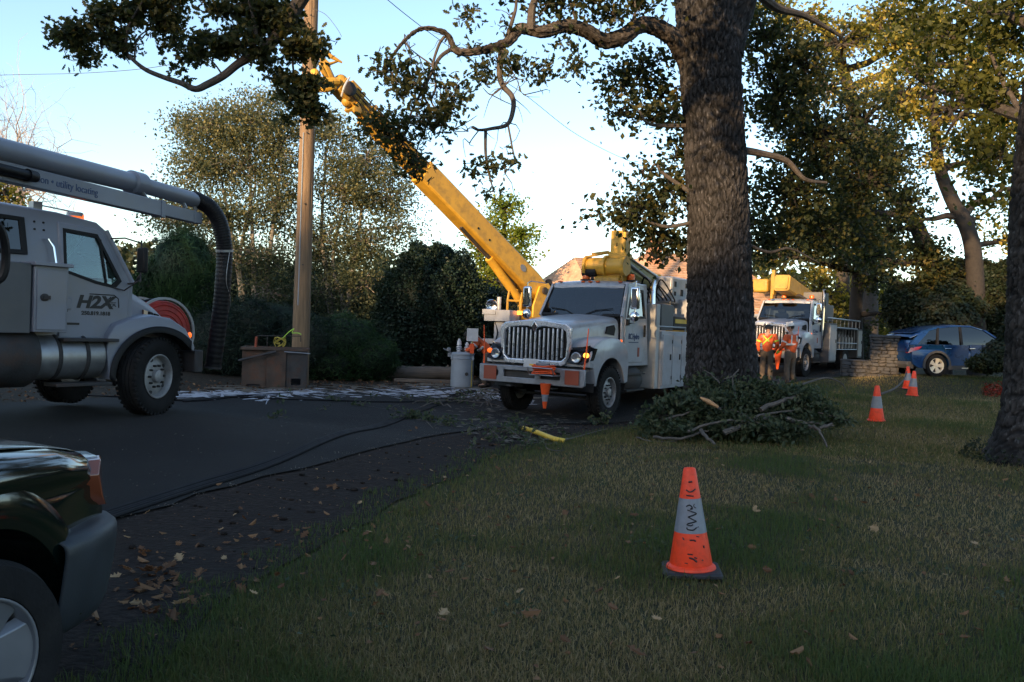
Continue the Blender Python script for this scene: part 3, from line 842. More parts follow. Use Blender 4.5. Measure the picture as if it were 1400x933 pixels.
def ptree(name, label, group, base, trunk, tr, blobs, leaf, lsize, per, cr, bark='dark_bark', cat='tree', seed=1, tw=True, twr=0.025, limbs=None, tmpl=LEAF4, droop=None, up=.6, vary=0.35, cap=None):
    """a tree measured from the photo: trunk px path, blobs (px,py,d, rx_px, ry_px, n)"""
    rg = np.random.default_rng(seed)
    b = Vector(base); b.z = Z(b.x, b.y)
    t = tag(empty(name, b), label, cat, group)
    T = [P(*q) - b for q in trunk]
    T[0] = Vector((T[0].x, T[0].y, -0.15))
    MB().tube(spline(T, 5), lerp_list(tr, (len(T) - 1) * 5 + 1), 12).build('trunk', bark, t)
    W = []
    for (px, py, d, rx, ry, n) in blobs:
        c = P(px, py, d) - b; W.append((tuple(c), (rx * d / F_PX, min(rx, ry) * d / F_PX * 1.1, ry * d / F_PX), n))
    L, CC = clumps([(c_, r_, max(1, int(n_ * .8))) for c_, r_, n_ in W], rg, int(per * .75), cr * 1.25)
    starts = []
    Ts = spline(T, 5)
    for i, (c, r, n) in enumerate(W):
        c = Vector(c)
        k = min(range(len(Ts)), key=lambda j: (Ts[j] - c).length + max(0, Ts[j].z - c.z) * 2)
        p = limb_path(Ts[k], c, rg, .06, 5)
        if (Ts[k] - c).length > .4:
            MB().tube([tuple(q) for q in p], lerp_list([twr * 3.2, twr * 1.4], 5), 7).build('limb', bark, t)
        starts.append(c)
    if tw: twigs('twig', CC, starts, bark, t, rg, twr, twr * .25)
    # colour varies from clump to clump
    rnd = np.clip(rg.beta(1.6, 2.2, len(L)) + vary * np.sin(L[:, 0] * 1.7 + 3 * np.sin(L[:, 2] * 1.3)) * .5, 0, 1)
    o = leaves('crown', L, lsize, leaf, t, tmpl, seed, up, droop, rnd)
    return t

# ------------------------------------------------------------------ the big oak in the middle
def thin(b, k):
    return [(c, r, max(1, int(round(n * k)))) for c, r, n in b]
def big_oak():
    rg = np.random.default_rng(21)
    D = 14.0
    bx = P(985, 540, D); b = Vector((bx.x, bx.y, 0)); b.z = Z(b.x, b.y)
    t = tag(empty('oak_tree', b), 'huge oak with deeply furrowed trunk standing behind the pile of cut branches', 'tree')
    def L(px, py, d=D): return P(px, py, d) - b
    base = L(988, 560); base.z = -0.15
    bark_tube('trunk', [base, L(985, 470), L(982, 300), L(974, 150), L(966, 40), L(962, -30)], [.62, .535, .485, .50, .53, .50], 'oak_bark', t,
              nu=190, dz=.02, cell=(.048, .23), depth=.05, seed=3, flare=(.5, .38, [(2.6, .5, .8), (.4, .5, .8), (-1.5, .6, .7), (4.0, .5, .6)]))
    # the fork above: one leader left, one right
    bark_tube('limb', [L(955, 0), L(925, -120), L(905, -320, 14), L(880, -600, 14)], [.40, .36, .3, .2], 'oak_bark', t, nu=70, dz=.05, cell=(.05, .2), depth=.03, seed=5)
    bark_tube('limb', [L(985, 70), L(1000, 20), L(1022, -45), L(1060, -200, 14.2), L(1120, -500, 14.4)], [.38, .34, .30, .26, .2], 'oak_bark', t, nu=70, dz=.05, cell=(.05, .2), depth=.03, seed=6)
    # the long bare limb reaching left
    main = [(940, 92, 14), (932, 72, 13.9), (915, 48, 13.7), (880, 34, 13.4), (852, 50, 13.2), (826, 56, 13.1), (800, 42, 12.9), (773, 36, 12.8), (742, 44, 12.6), (712, 40, 12.5), (694, 58, 12.4), (655, 70, 12.2), (625, 70, 12.1),
            (612, 48, 12), (592, 40, 11.9), (572, 41, 11.8), (553, 56, 11.7), (536, 78, 11.6), (527, 95, 11.5)]
    mr = [.19, .20, .19, .165, .155, .15, .135, .12, .11, .10, .085, .07, .06, .042, .035, .03, .026, .02, .012]
    lm = spline([L(*p) for p in main], 5)
    bark_tube('limb', [L(*p) for p in main], [x * .78 for x in mr], 'limb_furrowed', t, nu=56, dz=.028, cell=(.035, .11), depth=.02, seed=8)
    subs = [([(686, 66, 12.4), (683, 100, 12.3), (688, 118, 12.2), (700, 132, 12.1), (702, 148, 12.1), (694, 170, 12), (672, 176, 12), (655, 178, 11.9), (645, 174, 11.9)], .05),
            ([(664, 178, 12), (664, 210, 11.9), (669, 240, 11.8), (676, 264, 11.7)], .026),
            ([(694, 168, 12), (700, 200, 11.9), (703, 222, 11.8), (690, 235, 11.7)], .016),
            ([(690, 60, 12.4), (700, 30, 12.4), (706, 2, 12.4), (704, -60, 12.4)], .035),
            ([(726, 42, 12.5), (728, 10, 12.5), (742, -30, 12.6), (745, -120, 12.8)], .07),
            ([(790, 38, 12.8), (782, 10, 12.8), (770, -15, 12.8)], .03), ([(852, 46, 13.2), (868, 20, 13.1), (866, -10, 13.1)], .025),
            ([(620, 66, 12.1), (602, 78, 12), (590, 100, 11.9), (575, 128, 11.8), (560, 160, 11.8), (552, 190, 11.7)], .032),
            ([(608, 50, 12), (600, 62, 12), (592, 90, 11.9), (596, 118, 11.9), (590, 140, 11.8), (604, 160, 11.8), (600, 185, 11.8)], .024),
            ([(575, 128, 11.8), (588, 150, 11.8), (580, 180, 11.8), (570, 205, 11.7), (572, 232, 11.7)], .018),
            ([(592, 90, 11.9), (572, 76, 11.9), (560, 66, 11.8)], .014), ([(553, 56, 11.7), (562, 74, 11.7), (556, 96, 11.7)], .014),
            ([(688, 118, 12.2), (672, 130, 12.2), (660, 120, 12.2)], .014), ([(693, 85, 12.3), (706, 108, 12.2), (716, 130, 12.2), (738, 133, 12.2)], .008),
            ([(560, 160, 11.8), (548, 172, 11.8), (530, 180, 11.8), (515, 172, 11.8)], .014), ([(655, 178, 11.9), (642, 196, 11.9), (648, 200, 11.9)], .01),
            ([(604, 160, 11.8), (618, 178, 11.8), (640, 180, 11.8)], .012)]
    for s, r in subs:
        q = spline([L(*p) for p in s], 5)
        MB().tube(q, lerp_list([r, r * .75, r * .3], len(q)), 7).build('branch', 'limb_bark', t)
    # right hand side branches across the background crowns
    for s, r in [([(1010, 205, 14), (1040, 210, 14), (1075, 220, 14.2), (1100, 245, 14.3), (1130, 250, 14.5)], .07),
                 ([(1015, 330, 14), (1050, 345, 14), (1080, 340, 14), (1120, 360, 14)], .03),
                 ([(1024, -20, 14), (1060, 10, 14.5), (1100, 22, 15), (1150, 50, 15.5)], .09),
                 ([(945, 172, 14), (905, 172, 13.9), (885, 168, 13.8), (873, 150, 13.8)], .04),
                 ([(942, 262, 14), (910, 240, 14), (895, 225, 14), (884, 248, 14)], .04),
                 ([(944, 305, 14), (910, 310, 14), (880, 300, 14), (850, 285, 14)], .035)]:
        q = spline([L(*p) for p in s], 5)
        MB().tube(q, lerp_list([r, r * .75, r * .3], len(q)), 8).build('branch', 'limb_bark', t)
    # thin bare twigs off the long limb
    mb = MB()
    pool = [L(*p) for s, r in subs for p in s]
    for i in range(80):
        p = pool[rg.integers(len(pool))]; q = np.array(p) + rg.normal(0, .22, 3) + np.array([0, 0, -.1])
        mb.tube([tuple(x) for x in limb_path(p, q, rg, .18, 5)], lerp_list([.009, .003], 5), 4)
    o = mb.build('twig', 'limb_bark', t); o['kind'] = 'stuff'
    blobs = []
    def B(px, py, d, rx, ry, n): blobs.append((tuple(L(px, py, d)), (rx * d / F_PX, max(rx, ry) * d / F_PX * .8, ry * d / F_PX), n))
    # clumps hanging from the limb
    for a in [(536, 100, 11.6, 24, 22, 14), (570, 120, 11.7, 22, 16, 12), (528, 80, 11.6, 10, 10, 4), (548, 192, 11.7, 32, 40, 20), (578, 172, 11.8, 32, 32, 16), (604, 160, 11.8, 30, 26, 13), (520, 185, 11.7, 30, 22, 16),
              (566, 228, 11.7, 22, 18, 12), (618, 150, 11.9, 20, 24, 12), (520, 160, 11.7, 14, 10, 5), (660, 100, 12.2, 18, 16, 8), (690, 88, 12.3, 22, 18, 10), (625, 118, 11.9, 26, 14, 9), (736, 98, 12.4, 12, 22, 8), (708, 96, 12.3, 14, 10, 5),
              (787, 92, 12.6, 16, 10, 7), (672, 228, 11.8, 15, 9, 4), (695, 222, 11.8, 12, 7, 4), (648, 238, 11.8, 12, 10, 4), (674, 262, 11.7, 9, 6, 3), (590, 95, 11.9, 9, 9, 3),
              (636, 15, 12.4, 12, 18, 6), (640, 70, 12.2, 16, 8, 4), (765, 60, 12.7, 14, 8, 4), (700, 40, 12.4, 12, 8, 3)]:
        B(*a)
    near_n = len(blobs)
    for a in [(760, 8, 12.7, 26, 16, 12), (800, -5, 12.9, 40, 18, 18), (840, 20, 13, 22, 12, 8), (870, -5, 13.2, 40, 18, 16), (725, -20, 12.6, 30, 22, 14), (660, -30, 12.5, 30, 16, 8), (815, 60, 13.0, 8, 8, 2)]:
        B(*a)
    # leaves beside the trunk at mid height
    for a in [(852, 120, 14.4, 22, 30, 18), (880, 95, 14.6, 35, 30, 26), (905, 130, 14.8, 22, 30, 16), (850, 155, 14.3, 26, 12, 10), (890, 165, 14.2, 30, 12, 12), (925, 160, 14.8, 14, 30, 10),
              (878, 235, 14.1, 12, 14, 6), (870, 285, 14.2, 38, 26, 26), (915, 260, 14.5, 28, 40, 30), (925, 215, 14.6, 20, 26, 14), (905, 320, 14.5, 32, 28, 24), (820, 288, 14, 12, 9, 4), (850, 300, 14.1, 20, 14, 8), (930, 340, 14.8, 14, 20, 8), (893, 350, 14.4, 16, 14, 7)]:
        B(*a)
    # the dense crown to the right of the trunk
    for a in [(1060, 130, 16, 48, 60, 90), (1120, 190, 17, 60, 70, 120), (1080, 260, 17, 62, 55, 110), (1180, 250, 18, 60, 60, 100), (1050, 330, 17, 40, 30, 30), (1110, 320, 18, 52, 34, 70), (1045, 50, 15.5, 34, 40, 40),
              (1180, 170, 18, 46, 50, 60), (1220, 215, 19, 40, 40, 44), (1160, 320, 19, 44, 26, 46), (1235, 280, 19, 34, 30, 32), (1100, 90, 16, 40, 40, 50), (1028, 300, 16.5, 16, 40, 18), (1190, 350, 20, 34, 22, 28)]:
        B(*a)
    for k in range(14): blobs.append(((-3.8 + rg.normal(0, .8), -7 + rg.normal(0, 1.2), rg.uniform(6.4, 9.2)), (1.0, 1.0, .7), 11))  # unseen leaf clumps added towards the sun to shade the trunk
    for k in range(10): blobs.append(((-2.4 + rg.normal(0, .6), -4.4 + rg.normal(0, .8), rg.uniform(7.0, 9.0)), (.8, .8, .6), 9))  # more out-of-view clumps added to keep sun off the trunk
    # above the frame: the rest of the canopy (shades the scene)
    for k in range(14):
        a = rg.uniform(0, 6.28); rr = rg.uniform(1, 6.5)
        blobs.append(((rr * math.cos(a), rr * math.sin(a), rg.uniform(9, 14)), (1.4, 1.4, .9), 12))
    Lf1, CC1 = clumps(thin(blobs[:near_n], .8), rg, 17, .20)
    Lf2, CC2 = clumps(thin(blobs[near_n:-14], .62), rg, 36, .36)
    Lf3, CC3 = clumps(blobs[-14:], rg, 26, .5)
    twigs('twig', CC1, [b_[0] for b_ in blobs[:near_n]], 'limb_bark', t, rg, .010, .004)
    twigs('twig', CC2, [b_[0] for b_ in blobs[near_n:-14]], 'dark_bark', t, rg, .028, .006)
    leaves('crown', Lf1, .105, 'oak_leaf', t, OAK, 5, .3)
    leaves('crown', Lf2, .105, 'oak_leaf', t, LEAF4, 6, .5)
    leaves('crown', Lf3, .26, 'oak_leaf', t, LEAF4, 7, .5)
    # sucker shoots and ivy against the foot of the trunk
    c = []
    for k in range(1300):
        a = rg.uniform(3.3, 6.1); z = abs(rg.normal(0, .35)); rr = .62 + .35 * math.exp(-z / .5) + rg.uniform(0, .12)
        c.append((base.x + rr * math.cos(a), base.y + rr * math.sin(a), z + .1))
    leaves('foot_foliage', c, .07, 'shrub_leaf', t, LEAF4, 9)
    return t
big_oak()

# ------------------------------------------------------------------ oak branch overhanging from the left
def left_branch():
    rg = np.random.default_rng(31)
    b = Vector((-1.6, -3.5, 0)); b.z = Z(b.x, b.y)
    t = tag(empty('oak_tree', b), 'oak whose dark leafy branch hangs across the upper sky in front of the pole', 'tree')
    def L(px, py, d): return P(px, py, d) - b
    # trunk stands just behind the camera; the branch comes over the photographer's head
    MB().tube(spline([(0, 0, -.1), (.1, 0, 2.5), (0, .3, 5), (.1, 1.2, 7.5), (0, 2.5, 9.5)], 5), lerp_list([.5, .38, .34, .28, .15], 21), 14).build('trunk', 'dark_bark', t)
    q = spline([Vector((.05, .7, 6)), Vector((-1.7, 3.6, 9.0)), L(480, -170, 8.2), L(440, -60, 8.6), L(405, 10, 8.9), L(370, 60, 9), L(342, 78, 9), L(325, 88, 9), L(305, 104, 9), L(283, 116, 9), L(267, 122, 9), L(248, 114, 9), L(224, 106, 9), L(200, 96, 9), L(184, 84, 9), L(172, 72, 9), L(158, 62, 9), L(140, 56, 9)], 5)
    MB().tube(q, lerp_list([.2, .17, .13, .10, .075, .06, .05, .044, .042, .04, .036, .031, .027, .024, .02, .016, .012, .008], len(q)), 10).build('limb', 'limb_bark', t)
    for s, r in [([(342, 78, 9), (350, 50, 8.9), (345, 20, 8.8), (335, -20, 8.7)], .03), ([(370, 60, 9), (376, 30, 9), (372, -10, 9)], .035), ([(405, 10, 8.9), (404, 45, 9), (400, 80, 9), (402, 110, 9.1), (398, 140, 9.2)], .02),
                 ([(305, 104, 9), (290, 84, 9), (275, 78, 9)], .012), ([(172, 72, 9), (175, 40, 8.9), (190, 10, 8.8), (210, -20, 8.8)], .016), ([(158, 62, 9), (130, 45, 9), (108, 48, 9)], .01), ([(184, 84, 9), (190, 50, 9), (230, 30, 9)], .012)]:
        qq = spline([L(*p) for p in s], 5)
        MB().tube(qq, lerp_list([r, r * .7, r * .3], len(qq)), 6).build('branch', 'limb_bark', t)
    blobs = []
    for a in [(105, 45, 9, 30, 18, 30), (115, 78, 9, 16, 12, 10), (150, 30, 9, 28, 30, 34), (165, 60, 9, 18, 14, 12), (195, 15, 9, 40, 28, 44), (225, 40, 9, 24, 22, 22), (236, 10, 9, 12, 26, 14), (260, -10, 9, 24, 16, 14),
              (255, 75, 9, 22, 16, 16), (285, 62, 9, 24, 16, 18), (320, 62, 9, 26, 22, 26), (350, 45, 9, 28, 30, 36), (380, 25, 9, 34, 28, 42), (330, 5, 9, 40, 18, 28), (300, 10, 9, 22, 12, 10), (405, 60, 9, 24, 24, 28),
              (430, 70, 9, 14, 20, 12), (385, 108, 9.1, 16, 14, 12), (405, 125, 9.1, 24, 18, 24), (430, 118, 9.1, 18, 14, 12), (420, 148, 9.2, 20, 18, 18), (438, 155, 9.2, 12, 12, 7), (392, 160, 9.2, 8, 10, 4), (360, 80, 9, 18, 12, 10), (236, 95, 9, 6, 5, 1), (260, 110, 9, 5, 5, 1)]:
        px, py, d, rx, ry, n = a
        blobs.append((tuple(L(px, py, d)), (rx * d / F_PX, max(rx, ry) * d / F_PX * .8, ry * d / F_PX), n))
    Lf, CC = clumps(thin(blobs, .72), rg, 26, .125)
    twigs('twig', CC, [x[0] for x in blobs], 'limb_bark', t, rg, .009, .003)
    leaves('crown', Lf, .078, 'oak_leaf', t, OAK, 5, .3)
left_branch()

# ------------------------------------------------------------------ right edge oak trunk
def edge_oak():
    D = 11.2
    p = P(1432, 620, D); b = Vector((p.x, p.y, 0)); b.z = Z(b.x, b.y)
    t = tag(empty('oak_tree', b), 'oak trunk with flaring mossy root cut by the picture edge', 'tree')
    def L(px, py, d=D): return P(px, py, d) - b
    q = L(1437, 640); q.z = -.15
    bark_tube('trunk', [q, L(1438, 520), L(1440, 400), L(1445, 250), L(1462, 60), L(1480, -120)], [.6, .55, .52, .5, .47, .4], 'oak_bark_dark', t, nu=130, dz=.024, cell=(.05, .22), depth=.05, seed=13,
              flare=(.45, .5, [(3.3, .5, .9), (2.2, .5, .6), (-1.2, .5, .8), (.3, .5, .8)]))
    for s, r in [([(1450, 170, 11.2), (1400, 160, 12), (1340, 140, 13), (1280, 120, 14), (1240, 95, 14.5)], .11), ([(1340, 140, 13), (1310, 160, 13.2), (1290, 190, 13.5)], .04), ([(1400, 160, 12), (1370, 110, 12.5), (1350, 60, 12.8)], .05),
                 ([(1460, 60, 11.2), (1400, 30, 12), (1340, 10, 13), (1290, -10, 14)], .10)]:
        qq = spline([L(*p) for p in s], 5)
        MB().tube(qq, lerp_list([r, r * .7, r * .35], len(qq)), 9).build('limb', 'limb_bark', t)
    rg = np.random.default_rng(77); blobs = []
    for a in [(1385, 130, 12.5, 34, 40, 44), (1340, 110, 13, 34, 34, 36), (1370, 210, 12.5, 34, 36, 36), (1330, 200, 13, 34, 30, 28), (1385, 60, 12.5, 34, 40, 40), (1300, 50, 13.5, 44, 34, 42), (1350, 20, 13, 44, 30, 40),
              (1395, 290, 12.5, 16, 30, 8), (1340, 270, 13, 26, 20, 12), (1250, 30, 14, 36, 26, 26), (1300, 120, 13.5, 26, 20, 14), (1262, 95, 14, 24, 14, 10), (1400, 0, 12, 40, 30, 30), (1255, -10, 14, 50, 20, 30)]:
        px, py, d, rx, ry, n = a
        blobs.append((tuple(L(px, py, d)), (rx * d / F_PX, max(rx, ry) * d / F_PX * .8, ry * d / F_PX), n))
    Lf, CC = clumps(thin(blobs, .62), rg, 22, .32)
    twigs('twig', CC, [x[0] for x in blobs], 'limb_bark', t, rg, .012, .004)
    leaves('crown', Lf, .105, 'oak_leaf_sungold', t, LEAF4, 5, .4, rnd=np.clip(rg.beta(1.2, 3, len(Lf)) * (.75 + .5 * np.sin(Lf[:, 0] * 1.3)), 0, 1))
    c = []
    for k in range(900):
        a = rg.uniform(0, 6.28); z = abs(rg.normal(0, .12)); rr = .70 + .42 * math.exp(-z / .4)
        c.append((q.x + rr * math.cos(a), q.y + rr * math.sin(a), z))
    leaves('foot_foliage', c, .05, 'shrub_leaf', t, LEAF4, 19)
edge_oak()

# ------------------------------------------------------------------ trees behind
g_or = 'oaks standing behind the lawn'
def W(px, d): return P(px, 480, d)
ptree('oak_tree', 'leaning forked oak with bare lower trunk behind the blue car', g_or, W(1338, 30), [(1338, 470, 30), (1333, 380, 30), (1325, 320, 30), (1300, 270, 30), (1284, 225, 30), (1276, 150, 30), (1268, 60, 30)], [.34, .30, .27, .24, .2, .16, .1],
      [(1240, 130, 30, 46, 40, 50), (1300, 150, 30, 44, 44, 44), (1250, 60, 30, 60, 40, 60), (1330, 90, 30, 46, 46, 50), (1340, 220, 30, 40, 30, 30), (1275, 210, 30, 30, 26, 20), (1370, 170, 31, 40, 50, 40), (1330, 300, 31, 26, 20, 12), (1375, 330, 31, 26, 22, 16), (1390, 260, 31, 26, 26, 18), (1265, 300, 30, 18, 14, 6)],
      'oak_leaf_sungold', .17, 40, .38, 'dark_bark', seed=41, twr=.05)
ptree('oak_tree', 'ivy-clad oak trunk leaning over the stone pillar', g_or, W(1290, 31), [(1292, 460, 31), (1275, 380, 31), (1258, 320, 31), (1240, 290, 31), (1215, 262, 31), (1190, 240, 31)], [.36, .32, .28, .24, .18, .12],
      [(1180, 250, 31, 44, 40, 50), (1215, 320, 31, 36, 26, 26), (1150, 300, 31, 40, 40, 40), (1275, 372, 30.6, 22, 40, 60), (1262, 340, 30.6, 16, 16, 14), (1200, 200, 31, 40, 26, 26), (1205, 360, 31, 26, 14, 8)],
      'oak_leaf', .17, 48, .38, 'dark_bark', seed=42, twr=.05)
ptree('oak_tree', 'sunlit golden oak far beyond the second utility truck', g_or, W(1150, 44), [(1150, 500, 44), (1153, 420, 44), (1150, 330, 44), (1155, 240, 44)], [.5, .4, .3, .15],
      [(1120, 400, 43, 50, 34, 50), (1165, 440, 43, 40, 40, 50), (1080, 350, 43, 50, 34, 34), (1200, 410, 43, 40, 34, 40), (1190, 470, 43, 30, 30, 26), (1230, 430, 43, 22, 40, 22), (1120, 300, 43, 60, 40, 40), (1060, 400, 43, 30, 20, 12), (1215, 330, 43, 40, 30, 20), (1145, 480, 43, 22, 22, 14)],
      'oak_leaf_sungold', .22, 42, .45, 'limb_bark', seed=43, twr=.06)
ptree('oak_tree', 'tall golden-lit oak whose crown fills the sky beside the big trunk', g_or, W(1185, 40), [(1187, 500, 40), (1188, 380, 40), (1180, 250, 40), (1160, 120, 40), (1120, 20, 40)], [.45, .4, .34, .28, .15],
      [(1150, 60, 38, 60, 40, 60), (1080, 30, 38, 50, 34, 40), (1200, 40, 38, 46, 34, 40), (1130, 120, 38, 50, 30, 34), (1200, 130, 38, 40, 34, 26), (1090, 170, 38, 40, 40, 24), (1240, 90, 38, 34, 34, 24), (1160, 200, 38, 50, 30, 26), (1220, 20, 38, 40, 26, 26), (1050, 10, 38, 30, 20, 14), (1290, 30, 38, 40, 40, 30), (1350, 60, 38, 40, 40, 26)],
      'oak_leaf_sungold', .20, 42, .42, 'limb_bark', seed=44, twr=.06)
ptree('oak_tree', 'dark oak behind the second utility truck and the workers', g_or, W(1172, 36), [(1172, 505, 36), (1170, 430, 36), (1176, 330, 36), (1170, 240, 36)], [.30, .28, .25, .15],
      [(1110, 320, 35, 50, 30, 40), (1160, 345, 35, 44, 26, 34), (1060, 350, 35, 40, 16, 14), (1200, 300, 35, 50, 40, 40), (1195, 385, 35, 30, 16, 10), (1225, 350, 35, 30, 26, 18), (1210, 430, 35, 12, 20, 4)],
      'oak_leaf', .19, 46, .42, seed=45, twr=.05)
ptree('small_tree', 'yellow-green maple lit by the sun behind the raised boom', None, W(690, 44), [(690, 470, 44), (690, 400, 44), (688, 340, 44)], [.3, .25, .14],
      [(690, 285, 44, 26, 22, 40), (665, 320, 44, 30, 26, 40), (715, 320, 44, 22, 24, 34), (690, 350, 44, 44, 26, 60), (660, 385, 44, 26, 22, 30), (700, 400, 44, 36, 26, 40), (655, 345, 44, 14, 18, 14), (672, 420, 44, 26, 22, 22)],
      'maple_leaf', .18, 44, .42, seed=46, twr=.05, vary=.3)
g_b = 'birches behind the wooden pole'
def birch(label, px, d, stems, blobs, seed):
    rg = np.random.default_rng(seed); p = W(px, d); b = Vector((p.x, p.y, Z(p.x, p.y)))
    t = tag(empty('birch_tree', b), label, 'tree', g_b)
    tips = []
    for s in stems:
        q = spline([P(*k) - b for k in s], 5); q[0].z = -.1
        MB().tube(q, lerp_list([.12, .09, .06, .025], len(q)), 8).build('trunk', 'birch_bark', t); tips += q
    Wb = []
    for (bx, by, dd, rx, ry, n) in blobs:
        c = P(bx, by, dd) - b; Wb.append((tuple(c), (rx * dd / F_PX, rx * dd / F_PX, ry * dd / F_PX), n))
    Lf, CC = clumps(Wb, rg, 95, .58)
    st = [min(tips, key=lambda q: (q - Vector(c)).length + max(0, q.z - c[2]) * 1.5) for c, r, n in Wb]
    for s_, (c, r, n) in zip(st, Wb):
        MB().tube([tuple(x) for x in limb_path(s_, c, rg, .05, 5)], lerp_list([.045, .02], 5), 6).build('limb', 'birch_bark', t)
    twigs('twig', CC, [w[0] for w in Wb], 'pale_twig', t, rg, .018, .005)
    rnd = np.clip(rg.beta(1.8, 2.2, len(Lf)) + .25 * (Lf[:, 2] - 4) / 5, 0, 1)  # sunlit tops put into the leaf colour: more golden with height
    leaves('crown', Lf, .085, 'birch_leaf', t, LEAF4, seed, .2, .5, rnd)
birch('many-stemmed birch with thin crown tinted sunlit gold at its tips left of the wooden pole'.replace('left of', 'beside'), 345, 25, [[(335, 490, 25), (330, 400, 25), (318, 330, 25), (300, 230, 25)], [(345, 490, 25), (348, 400, 25), (345, 320, 25), (340, 200, 25)], [(352, 490, 25), (362, 400, 25), (372, 320, 25), (385, 220, 25)], [(340, 490, 25), (335, 420, 25), (328, 350, 25), (350, 250, 25)]],
      [(290, 175, 25, 44, 34, 50), (350, 165, 25, 44, 34, 50), (270, 230, 25, 34, 36, 40), (330, 230, 25, 50, 40, 60), (250, 290, 25, 38, 30, 34), (310, 300, 25, 46, 34, 44), (380, 200, 25, 34, 40, 44), (380, 280, 25, 40, 44, 50), (220, 300, 25, 22, 14, 8), (350, 350, 25, 50, 36, 40), (290, 355, 25, 40, 30, 26), (370, 400, 25, 40, 30, 26), (255, 180, 25, 20, 20, 8), (375, 140, 25, 20, 14, 8)], 51)
birch('birch with thin airy crown between the wooden pole and the dark cypress', 465, 26, [[(455, 490, 26), (450, 400, 26), (440, 320, 26), (445, 220, 26)], [(470, 490, 26), (478, 400, 26), (490, 320, 26), (500, 240, 26)], [(462, 490, 26), (470, 420, 26), (455, 360, 26), (470, 280, 26)]],
      [(450, 190, 26, 36, 40, 40), (500, 220, 26, 44, 36, 50), (470, 260, 26, 50, 40, 60), (530, 270, 26, 34, 34, 34), (440, 330, 26, 44, 40, 50), (500, 330, 26, 46, 34, 46), (545, 310, 26, 20, 20, 12), (440, 400, 26, 44, 34, 36), (500, 390, 26, 40, 30, 30), (545, 240, 26, 16, 14, 6), (470, 430, 26, 34, 20, 16)], 52)

# bare, drooping pale tree far left
def bare_tree():
    rg = np.random.default_rng(61); p = W(25, 30); b = Vector((p.x, p.y, Z(p.x, p.y)))
    t = tag(empty('bare_tree', b), 'leafless pale tree with fine upright twigs behind the vacuum truck boom', 'tree')
    top = P(25, 250, 30) - b
    MB().tube(spline([(0, 0, -.1), (0.1, 0, top.z * .5), tuple(top)], 5), lerp_list([.25, .18, .1], 11), 9).build('trunk', 'pale_twig', t)
    mb = MB()
    for i in range(62):
        a = P(rg.uniform(-20, 70), rg.uniform(255, 330), 30 + rg.normal(0, .8)) - b
        a = Vector(tuple(top)).lerp(a, rg.uniform(.1, .6))
        e = P(rg.uniform(-80, 105), rg.uniform(105, 300) , 30 + rg.normal(0, 1.2)) - b
        pth = limb_path(a, e, rg, .10, 7)
        mb.tube([tuple(q) for q in pth], lerp_list([.028, .005], 7), 4, cap=False)
        for k in range(12):
            s = pth[rg.integers(2, 7)]; q = s + np.array([rg.normal(0, .45), rg.normal(0, .3), rg.normal(.45, .5)])
            mb.tube([tuple(x) for x in limb_path(s, q, rg, .15, 4)], [.008, .006, .005, .0035], 3, cap=False)
    o = mb.build('twig', 'pale_twig', t); o['kind'] = 'stuff'
bare_tree()
ptree('small_tree', 'small reddish-leaved tree seen through the boom of the vacuum truck', None, W(15, 24), [(15, 460, 24), (15, 350, 24), (14, 290, 24)], [.14, .1, .05], [(5, 265, 24, 34, 22, 26), (-30, 280, 24, 40, 40, 30), (30, 285, 24, 14, 8, 5)], 'oak_leaf_sungold', .14, 24, .3, seed=47, twr=.025)

# ------------------------------------------------------------------ hedges, cedars and shrubs
def bush(name, label, group, px, base_py, d, blobs, leaf, ls, n, seed, cat='shrub', tmpl=LEAF4, core=True, up=.8, droop=None, corem='cypress_core'):
    """dense shrub: a solid dark core, added to block light, wrapped in leaf sprays"""
    rg = np.random.default_rng(seed); p = P(px, base_py, d); b = Vector((p.x, p.y, Z(p.x, p.y)))
    t = tag(empty(name, b), label, cat, group)
    C = []; mb = MB()
    for (bx, by, dd, rx, ry, w) in blobs:
        c = np.array(P(bx, by, dd) - b); r = np.array([rx * dd / F_PX, min(rx, ry * 1.3) * dd / F_PX, ry * dd / F_PX])
        k = int(n * w); dr = rg.normal(0, 1, (k, 3)); dr /= np.linalg.norm(dr, axis=1)[:, None]
        lump = 1 + .10 * np.sin(dr[:, 0] * 7 + bx) * np.sin(dr[:, 2] * 6 + by) + .06 * np.sin(dr[:, 0] * 17 + dr[:, 2] * 13)
        rad = lump * (1 - np.abs(rg.normal(0, .08, k)) + np.where(rg.uniform(0, 1, k) < .12, rg.exponential(.07, k), 0))
        C.append(c + dr * rad[:, None] * r + rg.normal(0, .02, (k, 3)))
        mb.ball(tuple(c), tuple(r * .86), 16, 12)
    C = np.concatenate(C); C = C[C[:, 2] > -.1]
    mb.build('opaque_core', corem, t)  # solid dark balls added so no light passes through the shrub
    mb2 = MB(); mb2.tube([(0, 0, -.1), (0, 0, .6)], .08, 8); mb2.build('stem', 'dark_bark', t)
    rnd = np.clip(rg.beta(1.6, 2.2, len(C)) + .3 * np.sin(C[:, 0] * 3 + 2 * np.sin(C[:, 2] * 4)), 0, 1)
    leaves('foliage', C, ls, leaf, t, tmpl, seed, up, droop, rnd)
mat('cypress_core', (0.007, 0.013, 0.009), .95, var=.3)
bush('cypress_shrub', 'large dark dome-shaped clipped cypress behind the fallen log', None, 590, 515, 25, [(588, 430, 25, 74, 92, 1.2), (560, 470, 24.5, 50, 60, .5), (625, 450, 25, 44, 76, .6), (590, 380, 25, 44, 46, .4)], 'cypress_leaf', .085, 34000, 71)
g_h = 'cedars and hedge shrubs along the far side of the road'
